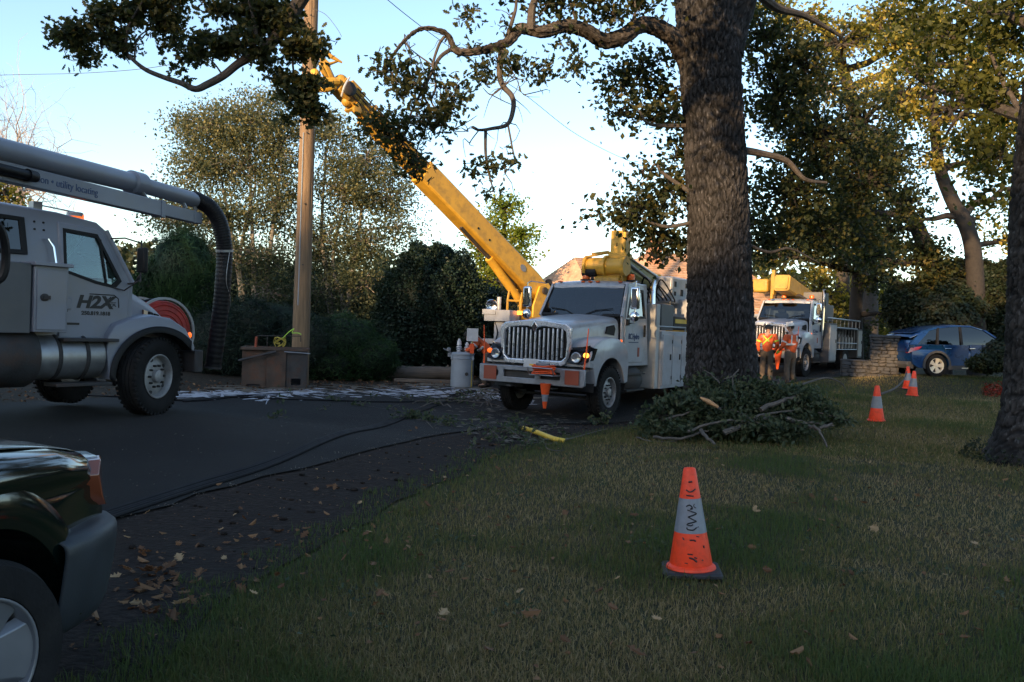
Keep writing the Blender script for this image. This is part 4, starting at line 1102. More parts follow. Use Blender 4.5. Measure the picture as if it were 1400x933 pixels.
bush('cedar_shrub', 'bright green feathery cedar standing behind the red hose reel', g_h, 245, 500, 21, [(250, 375, 21, 42, 62, .8), (215, 400, 21, 30, 46, .4), (275, 395, 21, 24, 50, .4), (235, 440, 21, 50, 50, .5)], 'cedar_leaf', .17, 14000, 72, tmpl=NEEDLE, up=0, droop=-1.2)
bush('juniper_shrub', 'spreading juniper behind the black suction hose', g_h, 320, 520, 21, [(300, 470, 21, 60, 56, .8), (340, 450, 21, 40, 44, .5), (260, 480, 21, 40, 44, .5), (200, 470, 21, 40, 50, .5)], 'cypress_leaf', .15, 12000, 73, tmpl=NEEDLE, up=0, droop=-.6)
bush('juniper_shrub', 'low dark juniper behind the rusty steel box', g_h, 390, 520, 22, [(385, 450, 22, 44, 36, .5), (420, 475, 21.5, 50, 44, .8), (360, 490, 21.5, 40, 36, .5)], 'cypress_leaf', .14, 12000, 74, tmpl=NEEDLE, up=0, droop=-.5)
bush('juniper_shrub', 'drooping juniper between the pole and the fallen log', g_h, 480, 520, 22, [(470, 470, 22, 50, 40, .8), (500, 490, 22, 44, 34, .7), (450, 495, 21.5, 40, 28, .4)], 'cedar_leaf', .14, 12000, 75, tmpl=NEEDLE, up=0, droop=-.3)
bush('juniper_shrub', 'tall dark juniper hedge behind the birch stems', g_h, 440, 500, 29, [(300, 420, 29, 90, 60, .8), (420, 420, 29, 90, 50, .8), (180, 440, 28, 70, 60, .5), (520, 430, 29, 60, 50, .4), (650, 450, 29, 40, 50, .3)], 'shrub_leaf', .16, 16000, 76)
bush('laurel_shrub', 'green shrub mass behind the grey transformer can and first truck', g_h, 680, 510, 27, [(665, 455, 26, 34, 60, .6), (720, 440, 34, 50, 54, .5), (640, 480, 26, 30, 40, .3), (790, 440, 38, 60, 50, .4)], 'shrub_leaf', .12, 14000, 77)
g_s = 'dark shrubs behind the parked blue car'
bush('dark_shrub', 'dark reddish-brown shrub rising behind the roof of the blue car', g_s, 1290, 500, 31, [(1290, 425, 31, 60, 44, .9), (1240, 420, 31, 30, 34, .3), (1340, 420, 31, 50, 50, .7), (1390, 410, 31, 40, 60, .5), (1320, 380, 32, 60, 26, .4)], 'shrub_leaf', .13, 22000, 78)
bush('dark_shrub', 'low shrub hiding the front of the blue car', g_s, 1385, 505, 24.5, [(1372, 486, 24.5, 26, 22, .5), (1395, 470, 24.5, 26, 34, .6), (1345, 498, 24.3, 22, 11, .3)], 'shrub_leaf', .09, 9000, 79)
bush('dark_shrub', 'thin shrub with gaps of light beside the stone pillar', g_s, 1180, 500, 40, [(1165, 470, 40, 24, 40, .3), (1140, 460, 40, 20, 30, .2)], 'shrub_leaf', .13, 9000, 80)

# far-off wood on the horizon, and an unseen wood behind the photographer shaped to keep the low sun off the street
def wood(name, label, strip, seed, ls, n, leaf='shrub_leaf', core=True):
    rg = np.random.default_rng(seed); C = []; mb = MB()
    for (x, y, h, r) in strip:
        z0 = Z(x, y); k = n
        dr = rg.normal(0, 1, (k, 3)); dr /= np.linalg.norm(dr, axis=1)[:, None]
        rad = 1 - np.abs(rg.normal(0, .12, k)); c = np.array([x, y, z0 + h * .45]); rr = np.array([r, r, h * .55])
        C.append(c + dr * rad[:, None] * rr + rg.normal(0, .15, (k, 3)))
        mb.ball(tuple(c), tuple(rr * .88), 12, 10)
    C = np.concatenate(C)
    o = leaves(name, C, ls, leaf, None, LEAF4, seed, .5)
    tag(o, label, 'woods', kind='stuff')
    return mb, o
rg = np.random.default_rng(91)
strip = []
for a in np.linspace(-62, 64, 60):
    d = 95 + rg.normal(0, 6); x, y = d * math.sin(R(a)), d * math.cos(R(a))
    h = rg.uniform(4, 6.5) if -2 < a < 12 else rg.uniform(6, 10)
    strip.append((x, y, h, rg.uniform(3, 5)))
wood('far_woods', 'far wood of low dark trees along the horizon', strip, 92, .7, 1100)
sdir = Vector((SUNV.x, SUNV.y, 0)).normalized(); perp = Vector((-sdir.y, sdir.x, 0))
strip = []
for u in np.arange(-62, 62, 3.4):
    for row in range(3):
        q = sdir * (50 + row * 5 + rg.normal(0, .8)) + perp * (u + row * 1.7 + rg.normal(0, .5))
        strip.append((q.x, q.y, 17.6 + rg.normal(0, 1.3), rg.uniform(2.4, 3.2)))
mb, o = wood('woods', 'unseen dense wood behind the photographer, shaped to shade the street', strip, 93, .75, 1500)
ob = mb.build('woods', 'cypress_core'); tag(ob, 'opaque inner mass of the unseen wood shaped to shade the street', 'woods', kind='stuff')
# ------------------------------------------------------------------ wheels
def truck_wheel(parent, loc, side, steer=0.0, r=0.525, w=0.28, rim='rim_paint', dual=False):
    """side +1: outer face towards +y.  wheel > tyre, rim, lug nuts"""
    e = empty('wheel', loc, steer, parent)
    M = Matrix.Rotation(R(-90 * side), 4, 'X')      # local z -> outward
    h = w / 2
    k = r / .525
    t = MB().lathe([(.30 * k, -h * .8), (.36 * k, -h), (.47 * k, -h), (.508 * k, -h * .86), (r, -h * .7), (r, -h * .42), (r * .975, -h * .40), (r * .975, -h * .33), (r, -h * .31), (r, -h * .05), (r * .975, -h * .04), (r * .975, h * .04), (r, h * .05),
                    (r, h * .31), (r * .975, h * .33), (r * .975, h * .40), (r, h * .42), (r, h * .7), (.508 * k, h * .86), (.47 * k, h), (.40 * k, h), (.36 * k, h * .94), (.30 * k, h * .8)], M, 48, closed=True)
    # tread blocks on the shoulder
    for i in range(44):
        a = 2 * math.pi * i / 44
        for s in (-1, 1):
            q = Matrix.Rotation(a, 4, 'Z')
            c = M @ q @ Vector((r * .972, 0, s * h * .78)); rt = (M @ q).to_3x3()
            t.box(c, (.045, .035, h * .36), rt)
    t.build('tyre', 'rubber', e)
    rm = MB()
    if dual:
        rm.lathe([(.30 * k, h * .86), (.295 * k, h * .6), (.27 * k, -.02), (.16 * k, -.06), (.13 * k, -.03), (.13 * k, .06), (.10 * k, .09), (.02, .10)], M, 36)
    else:
        rm.lathe([(.275 * k, -h * .5), (.30 * k, h * .80), (.303 * k, h * .9), (.29 * k, h * .92), (.275 * k, h * .8), (.265 * k, h * .25), (.22 * k, h * .40), (.185 * k, h * .5), (.15 * k, h * .52), (.09 * k, h * .55), (.085 * k, h * .9), (.06 * k, h * 1.0), (.02, h * 1.02)], M, 36)
    rm.build('rim', rim, e)
    hub = MB()
    for i in range(10):
        a = 2 * math.pi * i / 10
        hub.lathe([(.016, 0), (.016, .045), (.008, .05)], M @ Matrix.Translation((.148 * k * math.cos(a), .148 * k * math.sin(a), (h * .50 if not dual else -.05))), 6)
    for i in range(5):
        a = 2 * math.pi * (i + .5) / 5
        hub.lathe([(.030, 0), (.030, .006)], M @ Matrix.Translation((.225 * k * math.cos(a), .225 * k * math.sin(a), (h * .40 if not dual else -.03))), 12)
    hub.build('lug_nut', 'chassis_black', e)
    return e

def mirror(parent, y, x=-0.55, z=2.35):
    s = 1 if y > 0 else -1
    mb = MB()
    mb.tube([(x - .35, s * 1.0, z + .42), (x - .1, s * 1.28, z + .45), (x, y, z + .40)], .012, 6)
    mb.tube([(x - .35, s * 1.0, z - .42), (x - .1, s * 1.25, z - .42), (x, y, z - .36)], .014, 6)
    mb.tube([(x, y, z - .40), (x, y, z + .42)], .012, 6)
    arm = mb.build('mirror_arm', 'chrome', parent)
    h = MB(); h.box((x, y, z + .1), (.09, .2, .46)); h.build('mirror_housing', 'chrome', arm, bevel=.04, seg=3)
    g = MB(); g.box((x - .05, y, z + .1), (.01, .17, .42)); g.build('mirror_glass', 'dark_glass', arm)
    c = MB(); c.ball((x, y, z - .28), (.075, .11, .11), 12, 8); c.build('convex_mirror', 'chrome', arm)
    return arm

def locker(parent, x0, x1, z0, z1, y, s, m='white_paint', name='locker_door', mat_h='black_plastic'):
    mb = MB(); mb.box(((x0 + x1) / 2, y + s * .012, (z0 + z1) / 2), (x1 - x0 - .03, .028, z1 - z0 - .03))
    d = mb.build(name, m, parent, bevel=.006)
    h = MB(); h.box((x0 + .12, y + s * .03, z0 + (z1 - z0) * .55), (.06, .02, .13)); h.build('handle', mat_h, d)
    for k in (.85, .15):
        h = MB(); h.box((x0 + .03, y + s * .028, z0 + (z1 - z0) * k), (.02, .02, .08)); h.build('hinge', mat_h, d)
    return d

def utility_truck(name, label, loc, heading, variant, roll=0.0):
    t = tag(empty(name, loc, heading), label, 'truck')
    t.rotation_euler = (roll, 0, heading)
    # chassis
    mb = MB()
    for s in (-1, 1): mb.box((-3.3, s * .42, .78), (8.4, .09, .24))
    for x in (.7, -1.5, -3.0, -4.5, -6.8): mb.box((x, 0, .78), (.12, .80, .18))
    mb.tube([(0, -1.0, .52), (0, 1.0, .52)], .07, 8); mb.tube([(-5.0, -.95, .52), (-5.0, .95, .52)], .09, 8); mb.ball((-5.0, 0, .52), (.24, .22, .22))
    mb.box((.55, 0, .72), (.5, 1.5, .12)); mb.tube([(.35, -.9, .42), (.35, .9, .42)], .03, 6)
    mb.box((-.2, 0, 1.0), (1.3, .7, .7))
    mb.build('chassis', 'chassis_black', t)
    for s in (-1, 1):
        truck_wheel(t, (0, s * 1.02, .525), s, rim='rim_paint', w=.29)
        truck_wheel(t, (-5.0, s * 1.03, .525), s, w=.27, dual=True)
        truck_wheel(t, (-5.0, s * .72, .525), s, w=.27, dual=True)
    # hood
    mb = MB(); rows = []
    for x, w, zb, zt in [(.98, .60, 1.12, 1.74), (.93, .66, 1.08, 1.86), (.6, .71, 1.15, 1.92), (.1, .78, 1.2, 1.98), (-.4, .87, 1.2, 2.035), (-.78, .93, 1.2, 2.06)]:
        pr = [(w, zb), (w, (zb + zt) / 2), (w * .985, zt - .12), (w * .93, zt - .045), (w * .8, zt - .01), (w * .45, zt + .018), (w * .2, zt + .03), (0, zt + .036)]
        rows.append([(x, y, z) for y, z in pr] + [(x, -y, z) for y, z in reversed(pr[:-1])])
    mb.grid(rows); mb.add(rows[0], [tuple(range(len(rows[0])))])
    hood = mb.build('hood', 'white_paint', t, sub=1)
    for s in (-1, 1):
        m2 = MB(); m2.layers([[(-.30, s * y, 1.70), (-.62, s * (y + .025), 1.66), (-.66, s * (y + .03), 1.80), (-.60, s * (y + .028), 1.88), (-.36, s * y, 1.84)] for y in (.845, .885)]); m2.build('hood_vent', 'black_plastic', hood)
    # fenders
    for s in (-1, 1):
        op = arc(0, .55, .67, 196, -8, 22)
        outl = [(-.80, .72)] + [(-.82, 1.05), (-.80, 1.33), (-.66, 1.50), (-.4, 1.60), (0, 1.635), (.42, 1.60), (.72, 1.50), (.90, 1.34), (.985, 1.16), (.985, 1.04), (.80, 1.03)]
        op2 = [p for p in op if p[1] > .6]
        ring = outl + list(reversed(op2))
        mb = MB()
        ys = [.60, .85, 1.08, 1.155, 1.17]
        lay = []
        for j, y in enumerate(ys):
            c = [0, 0, 0, .02, .055][j]
            lay.append([(x * (1 - c * .3), s * y, z - (c if z > 1.3 and k < len(outl) else 0)) for k, (x, z) in enumerate(ring)])
        mb.layers(lay)
        fd = mb.build('fender', 'white_paint', t, bevel=.02, seg=2, ang=40)
        # splash liner
        m2 = MB(); m2.grid([[(x, s * y, z) for x, z in arc(0, .55, .70, 185, 0, 16)] for y in (.45, 1.14)]); m2.build('wheel_liner', 'chassis_black', fd)
        # headlight
        xf = lambda z: float(np.interp(z, [1.16, 1.34, 1.5], [.985, .90, .74]))
        hp = [(xf(z) - dx, y, z) for y, z, dx in ((.66, 1.40, 0), (.66, 1.13, 0), (.98, 1.09, 0), (1.13, 1.13, .02), (1.185, 1.18, .10), (1.19, 1.40, .14), (1.10, 1.44, .02))]
        m2 = MB(); m2.plate([(s * y, z) for x, y, z in hp], [], .10, frame((0, 0, 0), (0, 1, 0), (0, 0, 1))); m2.deform(lambda v: Vector((xf(v.z) - .035 + v.x - (.12 if abs(v.y) > 1.16 else .0), v.y, v.z))); hl = m2.build('headlight', 'lens_dark', fd)
        m2 = MB(); M = frame((1.045, s * .92, 1.22), (0, 1, 0), (0, 0, 1)); m2.lathe([(.10, -.02), (.105, .012), (.09, .02), (.05, .008), (.0, .004)], M, 20); m2.build('reflector', 'lens_clear', hl)
        m2 = MB(); m2.ball((.985, s * 1.10, 1.27), (.06, .055, .05), 12, 8); m2.build('turn_signal', 'lens_orange' if variant == 2 else 'lamp_on' if s > 0 else 'lamp_dim', hl)
        m2 = MB(); m2.layers([[(x + .02, s * y, z) for x, y, z in [(.985, .64, 1.39), (.98, .98, 1.42), (.86, 1.12, 1.46), (.84, 1.10, 1.435), (.975, .98, 1.385), (.98, .64, 1.355)]], [(x - .02, s * y, z) for x, y, z in [(.985, .64, 1.39), (.98, .98, 1.42), (.86, 1.12, 1.46), (.84, 1.10, 1.435), (.975, .98, 1.385), (.98, .64, 1.355)]]]); m2.build('headlight_trim', 'chrome', fd)
        m2 = MB(); m2.ball((-.45, s * 1.15, 1.56), (.035, .03, .03), 10, 6); m2.build('side_marker', 'lamp_dim', fd)
    # grille: shield-shaped chrome surround, dark core, separate bars, diamond badge
    Mg = frame((.985, 0, 0), (0, 1, 0), (0, 0, 1))
    outer = [(-.70, 1.08), (-.62, 1.04), (.62, 1.04), (.70, 1.08), (.80, 1.45), (.80, 1.78), (.70, 1.86), (.25, 1.91), (0, 1.93), (-.25, 1.91), (-.70, 1.86), (-.80, 1.78), (-.80, 1.45)]
    inner = [(-.60, 1.14), (.60, 1.14), (.70, 1.22), (.715, 1.5), (.69, 1.70), (.60, 1.76), (.18, 1.79), (0, 1.74), (-.18, 1.79), (-.60, 1.76), (-.69, 1.70), (-.715, 1.5), (-.70, 1.22)]
    mb = MB(); mb.plate(outer, [inner], .09, Mg)
    gr = mb.build('grille_surround', 'grille_silver', t, bevel=.022, seg=3)
    mb = MB(); mb.plate(inner, [], .01, Mg @ Matrix.Translation((0, 0, .004))); mb.build('grille_core', 'black_plastic', gr)
    for i in range(13):
        y = -.60 + i * .10
        zt_ = 1.76 if abs(y) > .15 else 1.72
        mb = MB(); mb.layers([[(1.03, y - .021, z), (1.068, y - .012, z), (1.068, y + .012, z), (1.03, y + .021, z)] for z in (1.15 + (.05 if abs(y) > .55 else 0), zt_)])
        mb.build('grille_bar', 'grille_silver', gr, bevel=.004)
    mb = MB(); mb.layers([[(1.07, 0, 1.66), (1.07, .085, 1.79), (1.07, 0, 1.92), (1.07, -.085, 1.79)], [(1.10, 0, 1.68), (1.10, .07, 1.79), (1.10, 0, 1.90), (1.10, -.07, 1.79)]]); bd = mb.build('badge', 'chrome', gr, bevel=.008)
    mb = MB(); mb.plate([(0, 1.72), (.045, 1.79), (0, 1.86), (-.045, 1.79)], [[(-.015, 1.77), (.02, 1.79), (-.015, 1.81)]], .006, Mg @ Matrix.Translation((0, 0, .115))); mb.build('badge_mark', 'ink', bd)
    # bumper
    Mb = frame((1.14, 0, 0), (0, 1, 0), (0, 0, 1))
    bo = [(-1.2, .70), (-1.14, .66), (1.14, .66), (1.2, .70), (1.2, 1.0), (-1.2, 1.0)]
    holes = [[(-.98, .77), (-.78, .77), (-.75, .80), (-.75, .88), (-.78, .91), (-.98, .91), (-1.01, .88), (-1.01, .80)], [(-.62, .77), (.10, .77), (.10, .91), (-.62, .91)], [(.22, .77), (.66, .77), (.66, .91), (.22, .91)]]
    mb = MB(); mb.plate(bo, holes, .05, Mb)
    bp = mb.build('bumper', 'bumper_steel', t, bevel=.012)
    mb = MB(); mb.box((1.05, 0, 1.003), (.22, 2.36, .014)); mb.build('bumper_step', 'dark_steel', bp)
    mb = MB(); mb.box((1.10, 0, .84), (.05, 2.2, .22)); mb.build('bumper_backing', 'chassis_black', bp)
    for s in (-1, 1):
        mb = MB(); mb.box((1.205, s * .93, .84), (.014, .30, .27)); mb.build('orange_panel', 'orange_panel', bp)
        if s < 0: mb = MB(); mb.box((1.02, s * 1.215, .84), (.2, .02, .27)); mb.build('orange_panel', 'orange_panel', bp)
        mb = MB(); mb.tube([(1.12, s * 1.14, 1.0), (1.10, s * 1.16, 1.35), (1.10, s * 1.19, 1.78)], [.018, .014, .010], 8); mb.build('marker_rod', 'safety_orange', bp)
        mb = MB(); mb.tube([(1.0, s * .42, .60), (1.22, s * .42, .60), (1.22, s * .52, .60), (1.0, s * .52, .60)], .02, 6); mb.build('tow_hook', 'chassis_black', bp)
    mb = MB(); mb.box((1.205, .05 if variant == 2 else .02, 1.07), (.014, .34, .17)); lp = mb.build('licence_plate', 'porcelain', bp, bevel=.005)
    mb = MB(); mb.box((1.214, .04, 1.04), (.004, .10, .03)); mb.build('plate_sticker', 'yellow_pipe', lp)
    # cab
    def cabd(v):
        k = max(0, v.z - 2.05); return Vector((v.x, v.y * (1 - k * .13), v.z))
    for s in (-1, 1):
        Ms = frame((0, s * 1.0, 0), (1, 0, 0), (0, 0, 1), (0, s, 0))
        outer = [(-.80, 1.02), (-.80, 2.07), (-1.17, 2.74), (-1.3, 2.80), (-2.22, 2.82), (-2.22, 1.02)]
        hole = [(-1.0, 2.08), (-1.34, 2.66), (-1.92, 2.66), (-1.92, 2.08)]
        mb = MB(); mb.plate(outer, [hole], -.05, Ms).deform(cabd); side = mb.build('cab_side', 'white_paint', t, bevel=.015)
        door = [(-.90, 1.10), (-.90, 2.02), (-1.22, 2.72), (-1.99, 2.73), (-1.99, 1.20), (-1.85, 1.10)]
        dh = [(-1.04, 2.09), (-1.33, 2.63), (-1.90, 2.63), (-1.90, 2.09)]
        mb = MB(); mb.plate(door, [dh], .022, Ms).deform(cabd); dr = mb.build('door', 'white_paint', t, bevel=.008)
        mb = MB(); mb.plate([(-.98, 2.05), (-1.30, 2.68), (-1.95, 2.68), (-1.95, 2.05)], [[(-1.05, 2.10), (-1.335, 2.62), (-1.89, 2.62), (-1.89, 2.10)]], .03, Ms).deform(cabd); mb.build('window_seal', 'black_plastic', dr)
        mb = MB(); mb.plate(dh, [], .006, Ms).deform(cabd); mb.build('window_pane', 'wind_glass', dr)
        mb = MB(); mb.box((-1.42, s * .99, 2.36), (.03, .03, .54)); mb.deform(cabd).build('window_divider', 'black_plastic', dr)
        mb = MB(); mb.box((-1.90, s * 1.035, 1.78), (.05, .03, .26)); mb.build('handle', 'black_plastic', dr)
        mb = MB(); mb.box((-.99, s * 1.035, 1.95), (.10, .05, .13)); mb.build('mirror_bracket', 'black_plastic', dr)
        if s > 0:
            text('lettering', 'BC Hydro', .17, Matrix.Translation((-1.08, 1.026, 1.60)) @ Matrix(((-1, 0, 0, 0), (0, 0, 1, 0), (0, 1, 0, 0), (0, 0, 0, 1))), 'blue_ink', dr, squash=.78, weight=.004)
            text('lettering', 'POWER SMART', .055, Matrix.Translation((-1.16, 1.026, 1.50)) @ Matrix(((-1, 0, 0, 0), (0, 0, 1, 0), (0, 1, 0, 0), (0, 0, 0, 1))), 'blue_ink', dr) if False else None
            mb = MB(); mb.box((-1.62, 1.026, 1.32), (.09, .006, .2)); mb.build('orange_sticker', 'orange_panel', dr)
            mb = MB(); mb.box((-1.35, 1.026, 1.53), (.50, .004, .02)); mb.build('logo_line', 'blue_ink', dr)
        mirror(t, s * 1.30, -.72)
    # windshield in a sloped frame
    a = Vector((-.80, 0, 2.07)); u = Vector((-.37, 0, .67)).normalized(); Lw = math.hypot(.37, .67)
    Mw = frame(a, (0, 1, 0), u)
    o_ = [(-.98, -.02), (.98, -.02), (.90, Lw + .02), (-.90, Lw + .02)]; i_ = [(-.93, .045), (.93, .045), (.855, Lw - .05), (-.855, Lw - .05)]
    mb = MB(); mb.plate(o_, [i_], .04, Mw @ Matrix.Translation((0, 0, -.02))); wf = mb.build('windshield_frame', 'black_plastic', t, bevel=.006)
    for s in (-1, 1):
        mb = MB(); mb.tube([Mw @ Vector((s * .985, -.02, .0)), Mw @ Vector((s * .905, Lw + .02, .0))], .038, 8); mb.build('pillar', 'white_paint', wf)
        mb = MB(); mb.tube([Mw @ Vector((s * .1, -.03, .05)), Mw @ Vector((s * .35, .10, .045)), Mw @ Vector((s * .75, .16, .04))], .010, 5); mb.build('wiper', 'black_plastic', wf)
    mb = MB(); g_ = []
    for k in range(3):
        v = k / 2; row = []
        for j in range(9):
            yy = (j / 8 * 2 - 1); row.append(Mw @ Vector((yy * (.95 - .08 * v), v * Lw, .03 * (1 - yy * yy))))
        g_.append(row)
    mb.grid(g_); mb.build('windshield', 'wind_glass', wf)
    # roof
    mb = MB(); rows = []
    for x, w, z, c in [(-1.11, .86, 2.72, 0), (-1.13, .91, 2.76, .01), (-1.25, .915, 2.81, .035), (-1.7, .915, 2.84, .04), (-2.15, .915, 2.83, .04), (-2.25, .90, 2.80, .02)]:
        rows.append([(x, -w, z - .06), (x, -w * .97, z - .01), (x, -w * .8, z + c * .6), (x, -w * .4, z + c), (x, 0, z + c * 1.1), (x, w * .4, z + c), (x, w * .8, z + c * .6), (x, w * .97, z - .01), (x, w, z - .06)])
    mb.grid(rows); mb.add(rows[0], [tuple(range(9))]); rf = mb.build('roof', 'white_paint', t, sub=1)
    for y in (-.72, -.16, 0.02, .20, .74):
        mb = MB(); mb.ball((-1.18, y, 2.815), (.05, .055, .022), 10, 6); mb.build('marker_lamp', 'beacon_orange', rf)
    for x, y in ((-1.5, -.25), (-1.8, .70)):
        mb = MB(); mb.lathe([(.11, 0), (.11, .03), (.085, .035)], Matrix.Translation((x, y, 2.86)), 16); bc = mb.build('beacon_base', 'chassis_black', rf)
        mb = MB(); mb.lathe([(.085, 0), (.088, .09), (.075, .125), (.02, .13)], Matrix.Translation((x, y, 2.895)), 16); mb.build('beacon', 'beacon_orange', bc)
    mb = MB(); mb.box((-2.24, 0, 1.9), (.04, 1.95, 1.76)); mb.deform(cabd); cb = mb.build('cab_back', 'white_paint', t)
    mb = MB(); mb.box((-1.5, 0, 1.03), (1.45, 1.9, .04)); mb.build('cab_floor', 'chassis_black', t)
    mb = MB(); mb.box((-.98, 0, 1.88), (.36, 1.86, .30)); ds = mb.build('dashboard', 'black_plastic', t, bevel=.04)
    mb = MB(); mb.tube([(-1.22 + .08 * math.cos(a_), .45 + .22 * math.sin(a_), 2.0 + .2 * math.cos(a_)) for a_ in np.linspace(0, 6.28, 25)], .014, 6); mb.build('steering_wheel', 'black_plastic', ds)
    for s in (-1, 1):
        mb = MB(); mb.box((-1.75, s * .5, 1.55), (.5, .5, .16)); mb.box((-2.02, s * .5, 1.95), (.14, .48, .75)); mb.box((-2.03, s * .5, 2.42), (.1, .28, .16)); mb.build('seat', 'seat_cloth', t, bevel=.03)
    # steps, tank and battery box under the cab
    mb = MB(); M = frame((-1.15, .80, .72), (0, 0, 1), (0, 1, 0)); mb.lathe([(.02, -.42), (.29, -.42), (.31, -.38), (.31, .38), (.29, .42), (.02, .42)], Matrix.Translation((-1.35, .78, .72)) @ Matrix.Rotation(R(90), 4, 'Y'), 24); mb.build('fuel_tank', 'dark_steel', t)
    mb = MB()
    for z in (.52, .86): mb.box((-1.3, 1.04, z), (.9, .2, .03))
    mb.build('cab_step', 'chassis_black', t)
    mb = MB(); mb.box((-1.9, -.8, .75), (.7, .5, .45)); mb.build('battery_box', 'dark_steel', t, bevel=.02)
    # service body
    if variant == 1:
        mb = MB()
        for s in (-1, 1):
            op = [p for p in arc(-5.0, .55, .66, 184, -4, 16)]
            prof = [(-2.50, .50), (-2.50, 1.80), (-7.6, 1.80), (-7.6, .62), (-5.75, .62)] + [p for p in op if p[1] >= .62] + [(-4.28, .50)]
            mb.layers([[(x, s * y, z) for x, z in prof] for y in (.70, 1.20)])
        mb.box((-5.05, 0, 1.0), (5.1, 1.38, .10)); mb.build('service_body', 'white_paint', t, bevel=.01)
        for s in (-1, 1):
            for x0, x1 in ((-3.10, -2.52), (-3.68, -3.12), (-4.26, -3.70)): locker(t, x0, x1, .56, 1.74, s * 1.20, s)
            locker(t, -5.75, -4.30, 1.30, 1.74, s * 1.20, s); locker(t, -6.65, -5.78, .68, 1.74, s * 1.20, s); locker(t, -7.55, -6.68, .68, 1.74, s * 1.20, s)
            mb = MB(); mb.tube([(-2.50, s * 1.10, 1.90), (-7.6, s * 1.10, 1.90)], .022, 8)
            for x in (-2.55, -4.2, -5.9, -7.55): mb.tube([(x, s * 1.1, 1.80), (x, s * 1.1, 1.90)], .018, 6)
            mb.build('top_rail', 'aluminium', t)
        # grey headboard and equipment between cab and body
        mb = MB(); mb.box((-2.38, .85, 1.45), (.2, .6, 1.9)); mb.build('fill_panel', 'body_steel', t, bevel=.02)
        mb = MB(); mb.tube([(-2.34, 1.02, .95), (-2.34, 1.04, 1.6), (-2.34, 1.0, 2.75), (-2.45, 1.0, 2.95)], .06, 10); mb.build('exhaust_stack', 'chrome', t)
        mb = MB(); mb.box((-3.1, .80, 2.12), (.75, .55, .60)); mb.box((-3.1, -.5, 2.05), (.9, .7, .5)); mb.build('tool_bin', 'grey_panel', t, bevel=.02)
        mb = MB(); mb.box((-4.1, .75, 2.0), (1.1, .6, .32)); b2 = mb.build('hose_bin', 'dark_steel', t, bevel=.02)
        mb = MB(); mb.box((-4.1, 1.06, 2.05), (.95, .012, .10)); mb.build('yellow_stripe', 'yellow_pipe', b2)
        # operator basket with dark square ports
        mb = MB(); mb.box((-4.4, .45, 2.80), (1.2, .85, .66)); bk = mb.build('basket', 'white_paint', t, bevel=.05, seg=3)
        for x, z, w in ((-4.0, 2.95, .13), (-4.0, 2.72, .10), (-4.45, 2.76, .16), (-4.75, 2.95, .12)):
            mb = MB(); mb.box((x, .88, z), (w, .012, w)); mb.build('port', 'black_plastic', bk)
        mb = MB(); mb.box((-4.9, .9, 2.35), (1.2, .5, .5)); mb.build('control_box', 'white_paint', t, bevel=.03)
        # loose hydraulic hoses
        rg = np.random.default_rng(4)
        for i in range(7):
            mb = MB(); y = .1 + i * .1; mb.tube(spline([(-3.2, y, 2.4), (-3.0, y + .2, 2.75 + rg.uniform(0, .3)), (-3.6, y + .3, 2.6), (-4.2, y + .1, 2.5)], 6), .018, 6); mb.build('hydraulic_hose', 'hose_black', t)
        # derrick: turret, boom stowed over the cab, winch head
        mb = MB(); mb.lathe([(.42, 0), (.42, .5), (.34, .6), (.34, 1.3)], Matrix.Translation((-6.6, 0, 1.0)), 24); tr = mb.build('turret', 'yellow_steel', t)
        a, b_ = Vector((-6.8, 0, 2.65)), Vector((-1.75, .38, 3.30)); u = (b_ - a).normalized(); yv = Vector((0, 1, 0)); zv = u.cross(yv)
        def sect(c, w, h): return [c + yv * (sy * w) + zv * (sz * h) for sy, sz in ((-1, -.7), (-.7, -1), (.7, -1), (1, -.7), (1, .7), (.7, 1), (-.7, 1), (-1, .7))]
        mb = MB(); mb.layers([sect(a, .24, .24), sect(a.lerp(b_, .5), .23, .24)]); mb.build('boom', 'yellow_paint', t, bevel=.01)
        mb = MB(); mb.layers([sect(a.lerp(b_, .45), .19, .2), sect(b_, .18, .2)]); ub = mb.build('upper_boom', 'boom_fibre', t, bevel=.01)
        mb = MB(); mb.tube([b_ + Vector((-.15, .2, -.03)), a.lerp(b_, .6) + Vector((0, .2, -.1))], .035, 8); mb.tube([b_ + Vector((-.15, .2, .12)), a.lerp(b_, .55) + Vector((0, .2, .1))], .02, 6); mb.build('line_conduit', 'aluminium', ub)
        h = b_ + Vector((.05, 0, 0))
        mb = MB(); mb.box(h + Vector((-.08, .05, .42)), (.30, .36, .52)); mb.box(h + Vector((-.08, .05, .12)), (.34, .44, .12)); hd = mb.build('boom_head', 'yellow_paint', t, bevel=.02)
        mb = MB(); mb.box(h + Vector((.075, .05, .58)), (.02, .09, .05)); mb.build('slot', 'black_plastic', hd)
        M = Matrix.Translation(h + Vector((.12, -.05, -.12))) @ Matrix.Rotation(R(90), 4, 'X')
        mb = MB(); mb.lathe([(.02, -.36), (.21, -.36), (.23, -.33), (.23, -.27), (.19, -.26), (.19, .08), (.25, .09), (.25, .14), (.20, .15), (.20, .55), (.25, .56), (.25, .62), (.2, .64), (.02, .64)], M, 28); wn_ = mb.build('winch_drum', 'yellow_paint', t)
        mb = MB(); mb.tube([h + Vector((.12, -.55, .15)), h + Vector((.05, -.2, .2)), h + Vector((-.05, 0, .1))], .04, 8); mb.tube([h + Vector((.1, -.6, -.05)), h + Vector((.3, -.6, .08)), h + Vector((.12, -.3, .16))], .028, 8); mb.build('hydraulic_line', 'yellow_steel', wn_)
        mb = MB(); mb.lathe([(.02, -.14), (.12, -.14), (.12, .2), (.02, .2)], Matrix.Translation(h + Vector((.2, -.5, -.24))) @ Matrix.Rotation(R(90), 4, 'X'), 16); mb.build('motor', 'black_plastic', wn_)
